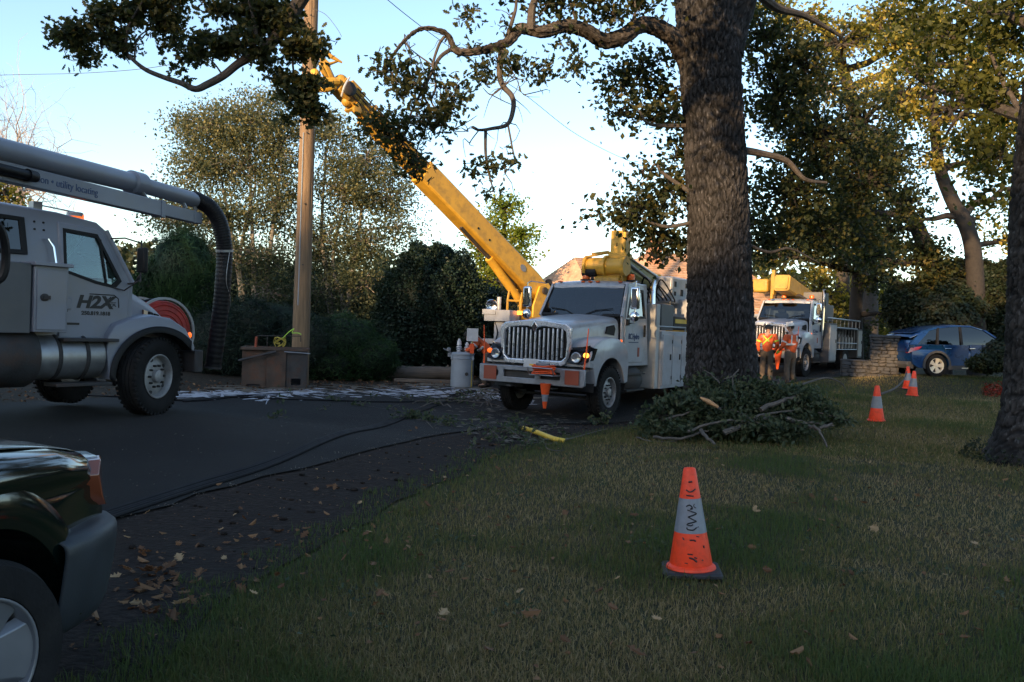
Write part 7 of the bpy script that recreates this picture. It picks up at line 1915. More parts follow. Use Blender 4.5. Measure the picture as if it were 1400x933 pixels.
# handwriting faces the lens: rebuild cone one with marks and no spin
for ch in list(c0.children_recursive): bpy.data.objects.remove(ch)
bpy.data.objects.remove(c0)
traffic_cone('scuffed orange cone with handwriting on its grey band standing alone on the grass', (g.x, g.y + .12, Z(g.x, g.y + .12) + .012), (R(-2), R(-3.0), 0), R(-8), True)
for lab, px, py, d, sc, tl in [('clean orange cone on open grass between the branch pile and the right edge trunk'.replace('right edge ', 'mossy '), 1198, 577, 15.8, 1, (R(1), R(-2))),
                               ('orange cone overlapping the hindmost cone below the blue car', 1247, 543, 22.5, 1, (R(1), R(2))),
                               ('hindmost orange cone touching the bumper of the blue car', 1241, 531, 24.3, .95, (R(1), R(-3)))]:
    p = P(px, py, d)
    o = traffic_cone(lab, (p.x, p.y, Z(p.x, p.y) - .0), tl, .3, False, base=(d > 23))
    o.scale = (sc, sc, sc)

# ------------------------------------------------------------------ wooden pole, box, log, transformer
def pole():
    d = 19.2
    b = P(410, 515, d); b.z = Z(b.x, b.y)
    t = tag(empty('utility_pole', b), 'tall bare wooden utility pole lit orange by the low sun', 'pole')
    top = P(431, -160, d) - b
    rg = np.random.default_rng(5)
    mb = MB(); n = 60; pth = [Vector((0, 0, -.3)).lerp(top, i / n) for i in range(n + 1)]
    vs, fs = [], []
    K = 44
    prof = np.cumsum(rg.normal(0, 1, K)); prof -= np.linspace(0, prof[-1], K); prof = prof / np.abs(prof).max() * .004
    crack = np.zeros(K)
    for c in (31, 36, 8, 22, 40): crack[c] = -.012
    for i, p in enumerate(pth):
        r0 = .205 - .062 * i / n
        for k in range(K):
            a = 2 * math.pi * k / K; rr = r0 + prof[k] + crack[k] * (.6 + .4 * math.sin(i * .5 + k))
            vs.append(p + Vector((rr * math.cos(a), rr * math.sin(a), 0)))
    for i in range(n):
        for k in range(K): fs.append((i * K + k, i * K + (k + 1) % K, (i + 1) * K + (k + 1) % K, (i + 1) * K + k))
    mb.add(vs, fs); mb.build('shaft', 'pole_wood', t)
    # ground-wire moulding running up the face
    q = [Vector((-.045 + (top.x) * k, -.195 + .03 * k + top.y * k, top.z * k)) for k in np.linspace(0.16, .5, 10)]
    mb = MB(); mb.tube(q, .014, 6); mb.build('conduit', 'can_grey', t)
    for z in (.24, .36, .5, .68, .8):
        p = top * z; mb = MB(); mb.tube([p + Vector((.04, -.22, 0)), p + Vector((.04, -.10, 0))], .016, 6); mb.build('bolt', 'dark_steel', t)
    return t
pole()

def steel_box():
    c = P(376, 530, 18.4); th = R(12)
    t = tag(empty('steel_box', (c.x, c.y, Z(c.x, c.y) + .03), th), 'rusty steel box standing at the foot of the wooden pole', 'steel box')
    W, D_, H = 1.36, .75, .82
    x = [-W / 2, -.17, .24, W / 2]
    # three front panels, the middle one proud, the right one dark
    mb = MB(); mb.plate([(x[0], 0), (x[0], H), (x[1], H), (x[1], 0), (-.26, 0), (-.30, .07), (-.56, .07), (-.61, 0)], [], .03, frame((0, -D_ / 2, 0), (1, 0, 0), (0, 0, 1), (0, 1, 0))); mb.build('panel', 'rusty_steel', t, bevel=.004)
    mb = MB(); mb.plate([(x[1] + .003, 0), (x[1] + .003, H), (x[2], H), (x[2], 0)], [], .03, frame((0, -D_ / 2 - .05, 0), (1, 0, 0), (0, 0, 1), (0, 1, 0))); mb.build('panel', 'rusty_steel', t, bevel=.004)
    mb = MB(); mb.plate([(x[2] + .003, 0), (x[2] + .003, H - .02), (x[3], H - .02), (x[3], 0)], [[(.36, .07), (.56, .07), (.56, .21), (.36, .21)]], .03, frame((0, -D_ / 2 - .01, 0), (1, 0, 0), (0, 0, 1), (0, 1, 0))); mb.build('panel', 'dark_steel', t, bevel=.004, label='dark steel panel with square opening')
    for xx in (-W / 2 + .015, W / 2 - .015):
        mb = MB(); mb.box((xx, .02, H / 2), (.03, D_ - .06, H - .01)); mb.build('side_panel', 'rusty_steel', t)
    mb = MB(); mb.box((0, D_ / 2, H / 2), (W - .07, .03, H - .02)); mb.build('back_panel', 'dark_steel', t)
    mb = MB(); mb.box((0, 0, .03), (W - .08, D_ - .08, .03)); mb.build('floor_panel', 'dark_steel', t)
    mb = MB(); mb.box((0, -D_ / 2 - .03, H + .03), (W + .06, .10, .06)); mb.box((0, D_ / 2, H + .03), (W + .06, .06, .06)); mb.box((-W / 2, 0, H + .028), (.06, D_ - .1, .055)); mb.box((W / 2, 0, H + .028), (.06, D_ - .1, .055)); mb.build('top_rail', 'rusty_steel', t, bevel=.005)
    mb = MB(); mb.tube([(-.74, -D_ / 2 - .09, .58), (-.18, -D_ / 2 - .12, .74), (.03, -D_ / 2 - .12, .80)], .028, 8); mb.build('brace_bar', 'dark_steel', t)
    mb = MB(); mb.tube([(.20, -D_ / 2 - .10, .80), (.75, -D_ / 2 - .10, .775)], .012, 6); mb.build('pull_rod', 'aluminium', t)
    mb = MB(); mb.tube([(-.42, 0, H), (-.42, 0, H + .30), (.52, .0, H + .32), (.52, 0, H + .2)], .014, 6); mb.tube([(-.2, 0, H), (-.2, 0, H + .3)], .010, 6); mb.build('hand_rail', 'dark_steel', t)
    mb = MB(); mb.tube([(-.44, -.02, H), (-.43, -.02, H + .28)], .028, 8); mb.build('red_post', 'orange_panel', t)
    # webbing sling heaped on the top
    s = tag(empty('webbing_sling', t.matrix_basis @ Vector((.12, -.3, H + .06)), th), 'yellow webbing sling heaped on top of the rusty box', 'sling')
    rg = np.random.default_rng(8)
    for k in range(5):
        mb = MB(); pts = spline([(rg.normal(-.02, .05), rg.normal(0, .04), .02 + .02 * k), (rg.normal(-.12, .03), .04, .08 + rg.uniform(0, .05)), (rg.normal(0, .05), .05, .20 + rg.uniform(0, .05)), (rg.normal(.12, .03), 0, .12), (rg.normal(.02, .04), -.04, .02)], 6)
        rows = [[p + Vector((0, -.022, 0)), p + Vector((0, .022, .012))] for p in pts]
        mb.grid(rows); mb.build('strap_loop', 'sling_yellow', s, solid=.008)
    mb = MB(); pts = spline([(.02, 0, .2), (.15, .02, .34), (.26, .02, .42), (.22, 0, .33), (.34, .02, .33), (.42, 0, .30)], 6); mb.grid([[p + Vector((0, -.03, 0)), p + Vector((0, .03, .015))] for p in pts]); mb.build('strap_loop', 'hiviz', s, solid=.008)
steel_box()

def fallen_log():
    a, b = P(503, 516, 22.3), P(628, 516, 23.2)
    r = .19
    a.z = Z(a.x, a.y) + r + .02; b.z = Z(b.x, b.y) + r + .02
    t = tag(empty('log', ((a + b) / 2).to_tuple()[:2] + (((a + b) / 2).z - r,), math.atan2((b - a).y, (b - a).x)), 'weathered log lying along the far kerb before the dark cypress', 'log')
    L = (b - a).length / 2; rg = np.random.default_rng(3)
    mb = MB(); mb.tube([(x, rg.normal(0, .008), r + rg.normal(0, .008)) for x in np.linspace(-L, L, 14)], [r * (1 + .05 * math.sin(i * 1.7)) for i in range(14)], 18, cap=False); mb.build('trunk', 'log_wood', t)
    for s in (-1, 1):
        mb = MB(); mb.lathe([(.01, .012), (.08, .008), (r * .99, 0)], Matrix.Translation((s * L, 0, r)) @ Matrix.Rotation(R(90 * s), 4, 'Y'), 20); mb.build('cut_end', 'cut_wood', t)
    for x in (-.6, .2, .9):
        mb = MB(); mb.tube([(x, 0, r * 1.7), (x + .05, -.02, r * 2.25)], [.04, .025], 7); mb.build('branch_stub', 'log_wood', t)
    # second lower timber beside it
    t2 = tag(empty('timber', (a.x + 1.9, a.y - .55, Z(a.x + 1.9, a.y - .55) + .03), .1), 'thin squared timber on the ground beside the log', 'timber')
    mb = MB(); mb.box((0, 0, .05), (2.2, .12, .09)); mb.build('beam', 'log_wood', t2, bevel=.01)
fallen_log()

def transformer():
    c = P(631, 530, 20.8)
    t = tag(empty('transformer', (c.x, c.y, Z(c.x, c.y) + .04), R(10)), 'grey can-shaped pole transformer standing on the road by the bending worker', 'transformer')
    mb = MB(); mb.lathe([(.02, 0), (.27, 0), (.285, .015), (.285, .70), (.295, .71), (.295, .73), (.285, .74), (.285, .80), (.30, .805), (.30, .84), (.26, .865), (.02, .88)], None, 32); mb.build('tank', 'can_grey', t)
    for a in (200, 320, 90):
        mb = MB(); q = Vector((.30 * math.cos(R(a)), .30 * math.sin(R(a)), .74)); mb.box(q, (.05, .05, .12)); mb.build('lifting_lug', 'can_grey', t, bevel=.008)
    for x, h in ((-.10, .34), (.10, .26)):
        mb = MB(); mb.lathe([(.05, 0), (.065, .02), (.04, .05), (.075, .07), (.075, .085), (.04, .10), (.07, .12), (.07, .135), (.035, .16), (.06, .18), (.05, h * .8), (.02, h)], Matrix.Translation((x, .0, .87)), 18); mb.build('bushing', 'porcelain', t)
    mb = MB(); mb.box((-.33, -.02, .80), (.10, .10, .10)); mb.lathe([(.05, 0), (.05, .06), (.02, .08)], Matrix.Translation((-.36, -.02, .90)), 10); mb.tube([(-.3, 0, .86), (-.5, -.05, .95)], .015, 6); mb.build('terminal', 'aluminium', t)
    M = frame((.08, -.289, .34), (1, 0, 0), (0, 0, 1), (0, -1, 0)); mb = MB(); mb.lathe([(.04, -.02), (.045, .004), (.03, .008), (.02, .002), (.01, .002)], M, 16); mb.build('round_plate', 'dark_steel', t)
    mb = MB(); mb.tube(spline([(.1, 0, 1.1), (.2, -.05, 1.15), (.3, -.05, 1.0), (.36, 0, .8)], 5), .012, 6); mb.build('lead_wire', 'cable_black', t)
transformer()

# ------------------------------------------------------------------ cables on the road, yellow pipe, wires
def ground_path(pts, off):
    q = [G(*p) for p in pts]
    q = spline(q, 10)
    return [Vector((v.x, v.y, Z(v.x, v.y) + off)) for v in q]
rg = np.random.default_rng(17)
cl = [(100, 727), (260, 674), (414, 620), (548, 574), (612, 549), (650, 538)]
for k in range(5):
    pts = [(x, y + (k - 2) * (3.0 - 2.2 * i / 5) + rg.normal(0, .25)) for i, (x, y) in enumerate(cl)]
    q = ground_path(pts, .047 + .004 * (k % 2))
    o = empty('cable', q[0]); tag(o, ['outermost black cable of the bundle, on its road side', 'second black cable of the bundle counted from the road side', 'middle black cable of the bundle laid along the road edge', 'second black cable of the bundle counted from the verge side', 'outermost black cable of the bundle, on its verge side'][4 - k], 'cable', 'black cables lying side by side on the road')
    MB().tube([p - q[0] for p in q], .016 + .002 * (k % 3), 7).build('conductor', 'cable_black', o)
for lab, pts in (('thin black cable running across the road below the steel box', [(250, 553), (310, 547), (380, 549), (450, 551), (520, 553), (590, 552), (625, 549)]),
                 ('thin dark cable crossing the road toward the vacuum truck', [(120, 545), (200, 548), (262, 552), (330, 545), (400, 541)])):
    q = ground_path(pts, .052); o = empty('cable', q[0]); tag(o, lab, 'cable')
    MB().tube([p - q[0] for p in q], .015, 6).build('conductor', 'cable_black', o)
q = ground_path([(715, 590), (722, 594), (738, 600), (756, 605), (772, 606)], .05)
o = empty('pipe_piece', q[0]); tag(o, 'short curved piece of yellow plastic pipe on the dirt verge', 'pipe')
MB().tube([p - q[0] + Vector((0, 0, .03 * math.sin(i * .1))) for i, p in enumerate(q)], .038, 12).build('pipe', 'yellow_pipe', o)
q = ground_path([(772, 606), (800, 598), (830, 590)], .04); o = empty('stick', q[0]); tag(o, 'pale bare stick beyond the yellow pipe at the lawn edge', 'stick')
MB().tube([p - q[0] for p in q], [.012] * len(q), 6).build('stem', 'twig_grey', o)
def overhead(lab, pts, r):
    q = [P(*p) for p in pts]; q = spline(q, 8); o = empty('overhead_wire', q[0]); tag(o, lab, 'wire')
    MB().tube([p - q[0] for p in q], r, 5).build('conductor', 'wire_grey', o)
overhead('slack wire hanging across the sky behind the hanging oak branch', [(430, -95, 19), (530, 0, 22), (620, 68, 26), (715, 128, 30), (790, 185, 34), (870, 224, 38), (960, 250, 42)], .011)
overhead('thin wire crossing the upper sky toward the wooden pole', [(-300, 112, 30), (0, 103, 27), (120, 100, 25), (225, 90, 23), (330, 62, 21), (426, 20, 19)], .009)
overhead('short wire from the pole running over the crane claw', [(431, 30, 19), (452, 38, 21), (468, 50, 23), (700, 260, 60)], .008) if False else None
overhead('loose wire end curling beside the pole above the claw', [(427, 12, 19), (445, 20, 18.8), (460, 38, 18.6), (467, 50, 18.4)], .006)

# ------------------------------------------------------------------ pile of cut branches, ground twigs
def brush_pile():
    rg = np.random.default_rng(99)
    c = G(1010, 590)
    t = tag(empty('branch_pile', c), 'heap of cut leafy oak branches at the foot of the big trunk', 'branch pile')
    def L(px, py, d, z=None): return P(px, py, d) - c
    # main limbs shown in the photo, one by one
    for s, r in [([(893, 598, 12.2), (930, 600, 12.2), (955, 592, 12.3), (968, 590, 12.3)], .022), ([(958, 588, 12.2), (966, 598, 12.0), (978, 608, 11.9)], .03),
                 ([(990, 592, 12.1), (1010, 584, 12.2), (1035, 575, 12.4), (1062, 570, 12.6)], .045), ([(1075, 572, 12.4), (1100, 580, 12.3), (1115, 586, 12.2), (1138, 580, 12.2)], .035),
                 ([(1112, 582, 12.2), (1122, 592, 12.1), (1131, 612, 11.9)], .02), ([(1085, 575, 12.4), (1105, 578, 12.4), (1140, 583, 12.4)], .02),
                 ([(1040, 560, 12.5), (1070, 548, 12.6), (1092, 542, 12.7)], .04), ([(1030, 572, 12.3), (1052, 565, 12.4), (1085, 562, 12.5)], .02),
                 ([(960, 545, 12.6), (975, 553, 12.4), (985, 560, 12.3)], .035), ([(1005, 540, 12.8), (1002, 520, 12.9), (1010, 505, 13)], .012), ([(985, 525, 12.9), (972, 512, 13), (962, 506, 13)], .012),
                 ([(1085, 540, 12.8), (1095, 548, 12.7), (1088, 552, 12.7)], .012), ([(1010, 505, 13), (1000, 515, 12.9), (990, 518, 12.9)], .01), ([(1000, 560, 12.5), (1060, 590, 12.1)], .015),
                 ([(870, 598, 12.4), (890, 604, 12.3), (925, 603, 12.2)], .014), ([(905, 575, 12.6), (940, 565, 12.6), (960, 560, 12.6)], .02), ([(1100, 560, 12.7), (1130, 568, 12.6), (1160, 575, 12.6)], .016), ([(940, 590, 12.2), (990, 575, 12.2), (1030, 580, 12.2)], .02)]:
        q = spline([L(*p) for p in s], 5); k = rg.normal(0, .006, (len(q), 3)); q = [a + Vector(b) for a, b in zip(q, k)]
        MB().tube(q, lerp_list([r, r * .85, r * .55], len(q)), 8).build('branch', 'twig_grey', t)
    q = [L(958, 544, 12.2), L(968, 549, 12.1), L(982, 557, 12.05)]
    MB().tube(q, [.018, .035, .02], 6).build('branch', 'cut_wood', t, label='freshly split orange-brown wood')
    blobs = []
    for a in [(905, 570, 12.8, 24, 20, 22), (935, 560, 12.9, 30, 24, 34), (925, 585, 12.5, 26, 12, 16), (970, 560, 12.7, 34, 28, 44), (1010, 550, 12.9, 34, 30, 44), (1005, 580, 12.4, 34, 16, 26), (1050, 545, 13, 32, 24, 36), (1045, 585, 12.4, 30, 14, 20),
              (1090, 550, 12.9, 34, 24, 36), (1120, 562, 12.8, 28, 18, 22), (1080, 580, 12.5, 30, 14, 18), (1140, 572, 12.8, 18, 10, 8), (885, 585, 12.7, 12, 12, 7), (960, 530, 13.2, 22, 16, 14), (1000, 532, 13.2, 22, 12, 10)]:
        px, py, d, rx, ry, n = a
        blobs.append((tuple(L(px, py, d)), (rx * d / F_PX, rx * d / F_PX * .9, ry * d / F_PX), n))
    Lf, CC = clumps(blobs, rg, 30, .16)
    zz = ZN(Lf[:, 0] + c.x, Lf[:, 1] + c.y) - c.z + .01
    Lf[:, 2] = np.maximum(Lf[:, 2], zz + rg.uniform(0, .04, len(zz)))
    twigs('twig', CC, [b_[0] for b_ in blobs], 'twig_grey', t, rg, .009, .003)
    leaves('foliage', Lf, .085, 'brush_leaf', t, OAK, 6, .4)
brush_pile()
def leafy_twig(px, py, n, size, seed, lab='small leafy oak sprig dropped on the road or its dirt verge'):
    rg = np.random.default_rng(seed); c = G(px, py)
    t = tag(empty('leafy_sprig', c, rg.uniform(0, 6)), lab, 'sprig', 'leafy sprigs strewn on the road and verge')
    mb = MB(); C = []
    for k in range(max(2, n // 8)):
        e = np.array([rg.normal(0, size), rg.normal(0, size), abs(rg.normal(.0, size * .35)) + .06])
        pth = limb_path((0, 0, .05), e, rg, .12, 5); mb.tube([tuple(q) for q in pth], lerp_list([.007, .003], 5), 4)
        for q in pth[1:]: C += [q + rg.normal(0, .035, 3) for _ in range(max(1, n // 12))]
    C = np.array(C); C[:, 2] = np.maximum(C[:, 2], .045)
    mb.build('stem', 'twig_grey', t); leaves('leaf_spray', C, .075, 'brush_leaf', t, OAK, seed, .4)
for i, (px, py, n, s) in enumerate([(565, 575, 60, .20), (582, 578, 50, .17), (460, 552, 24, .14), (487, 557, 34, .16), (438, 564, 22, .14), (372, 577, 30, .16), (382, 556, 14, .1), (535, 564, 20, .12), (612, 585, 40, .2), (592, 590, 20, .14), (655, 573, 34, .22),
                                    (690, 595, 50, .3), (660, 605, 40, .3), (720, 612, 40, .3), (735, 595, 34, .25), (820, 582, 50, .22), (700, 578, 30, .2), (640, 620, 20, .15), (600, 556, 44, .22), (632, 552, 40, .25), (655, 547, 40, .25), (560, 549, 24, .15), (510, 548, 20, .12), (400, 544, 20, .14), (760, 622, 20, .14)]):
    leafy_twig(px, py, n, s, 300 + i)
rg = np.random.default_rng(55)
for i in range(16):
    px, py = 580 + rg.uniform(0, 110), 548 + rg.uniform(-8, 14); c = G(px, py); o = empty('stick', c, rg.uniform(0, 3.1))
    tag(o, 'short broken twig in the litter beside the truck bumper', 'stick', 'broken twigs on the road')
    MB().tube([tuple(q) for q in limb_path((-.3, 0, .06), (.3 + rg.uniform(0, .4), 0, .06 + rg.uniform(0, .15)), rg, .1, 6)], lerp_list([.014, .006], 6), 5).build('stem', 'twig_grey', o)
for lab, pts in (('thin arched fallen branch on the grass behind the third cone'.replace('third', 'paired'), [(1204, 539, 19), (1222, 532, 19.3), (1235, 520, 19.8), (1240, 508, 20)]),
                 ('long thin cut branch arching before the second truck wheels', [(1085, 530, 19), (1105, 523, 19.3), (1130, 517, 19.6), (1150, 524, 19.8), (1158, 538, 19.9)])):
    q = spline([P(*p) for p in pts], 6); o = empty('fallen_branch', q[0]); tag(o, lab, 'branch')
    MB().tube([p - q[0] for p in q], lerp_list([.03, .012], len(q)), 7).build('stem', 'twig_grey', o)
rgs = np.random.default_rng(4)
c = G(1337, 512); o = tag(empty('boulder', c), 'grey boulder beside the blue car front shrub', 'boulder')
mb = MB(); mb.ball((0, 0, .12), (.34, .26, .26), 14, 10); mb.deform(lambda v: v * (1 + rgs.normal(0, .035))); mb.build('rock', 'stone', o)
rgp = np.random.default_rng(5); C = []
for k in range(900):
    p = P(1345 + rgp.uniform(0, 50), 508, 23.2 + rgp.normal(0, .3)); C.append((p.x, p.y, Z(p.x, p.y) + abs(rgp.normal(0, .09))))
tag(leaves('red_ground_cover', C, .07, 'red_plant', None, LEAF4, 5), 'patch of low red plants under the shrubs', 'plants', kind='stuff')

# ------------------------------------------------------------------ people
def skinned(name, J, E, m, parent, sub=1, root=0):
    me = bpy.data.meshes.new(name); me.from_pydata([j[:3] for j in J], E, []); o = bpy.data.objects.new(name, me); COL.objects.link(o); o.parent = parent
    sk = o.modifiers.new('skin', 'SKIN'); sk.use_smooth_shade = True
    for v, j in zip(me.skin_vertices[0].data, J):
        v.radius = (j[3], j[4] if len(j) > 4 else j[3]); v.use_root = False
    me.skin_vertices[0].data[root].use_root = True
    if sub: s = o.modifiers.new('sub', 'SUBSURF'); s.levels = sub; s.render_levels = sub
    me.materials.append(MATS[m])
    return o
def person(label, loc, rz, pose, hat, extras=()):
    """local: faces +x, y to their left"""
    t = tag(empty('person', loc, rz), label, 'person')
    p = pose
    V_ = lambda k: Vector(p[k])
    J, E = [], []
    def add(v, r, prev=None):
        J.append((v[0], v[1], v[2], *(r if hasattr(r, '__len__') else (r,)))); 
        if prev is not None: E.append((prev, len(J) - 1))
        return len(J) - 1
    pel = add(p['pelvis'], (.15, .12)); bel = add(p['belly'], (.145, .115), pel); ch = add(p['chest'], (.165, .125), bel); nk = add(p['neck'], .055, ch); hb = add(Vector(p['head']) - Vector((0, 0, .06)), .06, nk)
    for s in ('l', 'r'):
        a = add(p['sh' + s], .062, ch); b = add(p['el' + s], .045, a); c = add(p['wr' + s], .030, b)
        d = (V_('wr' + s) - V_('el' + s)).normalized(); n = d.cross(Vector((0, 0, 1))); n = n.normalized() if n.length > .01 else Vector((0, 1, 0))
        pm = add(V_('wr' + s) + d * .06, (.035, .018), c)
        for k in range(4):
            f0 = V_('wr' + s) + d * .095 + n * (-.028 + .019 * k); i0 = add(f0, .010, pm); i1 = add(f0 + d * .035 + Vector((0, 0, -.006)), .009, i0); add(f0 + d * (.058 - .006 * abs(k - 1.3)) + Vector((0, 0, -.018)), .008, i1)
        th0 = add(V_('wr' + s) + d * .035 + n * .042, .012, pm); add(V_('wr' + s) + d * .07 + n * .058 + Vector((0, 0, -.01)), .010, th0)
        h = add(p['hip' + s], .088, pel); k_ = add(p['kn' + s], .058, h); an = add(p['an' + s], .042, k_)
        f = Vector(p['toe' + s]); add(f, .035, an)
    skinned('body', J, E, 'skin', t)
    # head: skull, jaw, nose, ears, eyes
    hd = Vector(p['head']); rh = Matrix.Rotation(p.get('hyaw', 0), 4, 'Z') @ Matrix.Rotation(p.get('hpitch', 0), 4, 'Y')
    mb = MB(); mb.ball((0, 0, .02), (.098, .076, .115), 18, 14); mb.ball((.022, 0, -.055), (.068, .056, .06), 14, 10); mb.ball((.100, 0, -.005), (.020, .013, .024), 8, 6)
    for s in (-1, 1): mb.ball((-.005, s * .078, 0), (.022, .010, .032), 8, 6)
    mb.ball((.082, 0, -.055), (.012, .026, .008), 8, 6)
    MH = Matrix.Translation(hd) @ rh
    mb.v = [tuple(MH @ Vector(v)) for v in mb.v]; head = mb.build('head', 'skin', t)
    mb = MB()
    for s in (-1, 1): mb.ball(tuple(MH @ Vector((.088, s * .032, .018))), .010, 8, 6)
    mb.build('eye', 'ink', head)
    mb = MB(); mb.ball((-.02, 0, .035), (.100, .084, .112), 16, 12); mb.v = [tuple(MH @ Vector((v[0], v[1], max(v[2], -.03)))) for v in mb.v]; mb.build('hair', 'hair_dark', t)
    mb = MB()
    if hat == 'helmet':
        mb.lathe([(.15, .055), (.152, .062), (.125, .070), (.122, .10), (.11, .145), (.075, .18), (.02, .19)], None, 24); mb.box((.13, 0, .062), (.08, .14, .012)); mb.box((0, 0, .185), (.2, .02, .02))
        mb.v = [tuple(MH @ Vector(v)) for v in mb.v]; mb.build('hard_hat', 'helmet_white', t)
    else:
        mb.lathe([(.105, .045), (.106, .07), (.098, .11), (.07, .138), (.02, .145)], None, 20); mb.box((.13, 0, .06), (.10, .13, .012))
        mb.v = [tuple(MH @ Vector(v)) for v in mb.v]; mb.build('cap', 'hair_dark', t)
    # jacket
    J, E = [], []
    w0 = V_('pelvis').lerp(V_('belly'), .25)
    a0 = add(w0 - (V_('belly') - V_('pelvis')).normalized() * .10, (.200, .155)); a1 = add(p['belly'], (.190, .150), a0); a2 = add(p['chest'], (.195, .150), a1); a3 = add(V_('chest').lerp(V_('neck'), .72), (.10, .085), a2)
    for s in ('l', 'r'):
        b = add(V_('sh' + s), .095, a2); b1 = add(V_('sh' + s).lerp(V_('el' + s), .5), .080, b); c = add(p['el' + s], .072, b1); add(V_('el' + s).lerp(V_('wr' + s), .9), .052, c)
    jk = skinned('jacket', J, E, 'jacket_orange', t, 2)
    # trousers
    J, E = [], []
    a0 = add(V_('pelvis') + (V_('belly') - V_('pelvis')) * .6, (.170, .14)); a1 = add(V_('pelvis'), (.17, .14), a0)
    for s in ('l', 'r'):
        b = add(V_('hip' + s) - Vector((0, 0, .05)), .115, a1); c = add(p['kn' + s], .088, b); c2 = add(V_('kn' + s).lerp(V_('an' + s), .5), .085, c); add(V_('an' + s), .080, c2)
    skinned('trousers', J, E, 'trousers_brown', t, 2)
    for s in ('l', 'r'):
        a = V_('an' + s); f = V_('toe' + s); d = (f - a); d.z = 0; d.normalize()
        J = []; E = []; a0 = add(a + Vector((0, 0, .05)), .060); a1 = add(a - d * .03 + Vector((0, 0, -.035)), .055, a0); add(f - Vector((0, 0, .0)), (.048, .038), a1)
        skinned('boot', J, E, 'boots', t, 1)
        mb = MB(); hp = V_('wr' + s); dd = (hp - V_('el' + s)).normalized(); mb.tube([hp - dd * .02, hp + dd * .03, hp + dd * .10], [.042, .045, .03], 10); mb.build('glove', 'hiviz' if p.get('glove' + s) else 'boots', t)
    # reflective tape as thin bands over the jacket
    fwd = Vector((1, 0, 0)); ax = (V_('neck') - V_('pelvis')).normalized(); sd = (V_('shl') - V_('shr')).normalized(); bk = sd.cross(ax).normalized()
    def torso(a, h, r=1.0):   # point round the jacket at angle a and height fraction h
        c = V_('pelvis').lerp(V_('neck'), h); rx, ry = .155, .205
        if h > .7: rx, ry = .155, .20
        return c + (bk * math.cos(a) * rx + sd * math.sin(a) * ry) * r
    def band(pts, m, w=.03, parent=jk):
        mb = MB(); rows = [[q - ax * w, q + ax * w] for q in pts]; mb.grid(rows); return mb.build('reflective_tape', m, parent, solid=.006)
    if extras and 'cross' in extras:
        for sg in (-1, 1):
            pts = [torso(math.pi + sg * a, h, 1.0) for a, h in zip(np.linspace(-.75, .75, 9), np.linspace(.86, .36, 9))]; band(pts, 'hiviz', .028)
    else:
        band([torso(a, .42, 1.0) for a in np.linspace(0, 2 * math.pi, 30)], 'silver_tape', .03)
        for sg in (-1, 1): band([torso(math.pi + sg * .6, h, 1.02) + sd * 0 for h in np.linspace(.42, .88, 6)], 'silver_tape', .03) if False else None
        for sg in (-1, 1):
            mb = MB(); pts = [torso(math.pi + sg * .55, h, 1.01) for h in np.linspace(.42, .90, 7)]; mb.grid([[q - sd * .025, q + sd * .025] for q in pts]); mb.build('reflective_tape', 'silver_tape', jk, solid=.006)
    for s in ('l', 'r'):
        q = V_('sh' + s).lerp(V_('el' + s), .55); d = (V_('el' + s) - V_('sh' + s)).normalized(); mb = MB(); mb.tube([q - d * .022, q + d * .022], .086, 14, cap=False); mb.build('reflective_tape', 'hiviz' if 'cross' in extras else 'silver_tape', jk)
    return t
stand = dict(pelvis=(0, 0, .95), belly=(0, 0, 1.12), chest=(0, 0, 1.34), neck=(.01, 0, 1.52), head=(.03, 0, 1.66), shl=(0, .19, 1.42), shr=(0, -.19, 1.42), ell=(-.02, .27, 1.14), elr=(-.02, -.27, 1.14), wrl=(.05, .27, .90), wrr=(.05, -.27, .90),
             hipl=(0, .10, .90), hipr=(0, -.10, .90), knl=(.02, .11, .50), knr=(.02, -.11, .50), anl=(-.02, .12, .09), anr=(-.02, -.12, .09), toel=(.16, .14, .04), toer=(.16, -.14, .04))
def mod(**k): d = dict(stand); d.update(k); return d
# worker one: back to us, looking down, hands together in front
c = P(1047, 524, 25.2); zc = Z(c.x, c.y)
person('worker in orange jacket with yellow cross on the back looking down', (c.x, c.y, zc - .02), R(70), mod(head=(.08, 0, 1.62), hpitch=R(25), ell=(.02, .29, 1.14), wrl=(.14, .24, .92), elr=(-.02, -.30, 1.15), wrr=(.16, -.22, .98), shl=(0, .20, 1.42), shr=(0, -.20, 1.42)), 'cap', ('cross',))
c = P(1079, 524, 24.8); zc = Z(c.x, c.y)
person('worker in white hard hat and orange jacket with silver tape turned to his colleague', (c.x, c.y, zc - .02), R(118), mod(head=(.04, .0, 1.68), hyaw=R(30), hpitch=R(12), elr=(.12, -.30, 1.34), wrr=(.26, -.16, 1.50), ell=(.06, .27, 1.14), wrl=(.26, .22, .98), glovel=True), 'helmet')
# worker three: bending over the transformer
c = P(660, 520, 21.0); zc = Z(c.x, c.y) + .035
person('worker bending over the grey transformer with arms reaching into it', (c.x, c.y, zc), R(186), mod(pelvis=(-.12, 0, .88), belly=(-.02, 0, 1.02), chest=(.14, 0, 1.16), neck=(.28, 0, 1.24), head=(.38, 0, 1.29), hpitch=R(45), shl=(.17, .19, 1.17), shr=(.17, -.19, 1.17), ell=(.32, .24, .97), elr=(.34, -.22, .98), wrl=(.50, .14, .92), wrr=(.52, -.12, .94),
       hipl=(-.12, .10, .84), hipr=(-.12, -.10, .84), knl=(.02, .12, .48), knr=(-.05, -.12, .47), anl=(-.05, .13, .09), anr=(-.2, -.13, .09), toel=(.12, .14, .04), toer=(0, -.14, .04)), 'cap')
p = P(646, 458, 20.6); s = tag(empty('sign_board', p), 'small white board on a thin yellow stand beside the bending worker', 'board')
mb = MB(); mb.box((0, 0, 0), (.28, .02, .32)); mb.build('board', 'porcelain', s)
zz = Z(p.x, p.y) - p.z
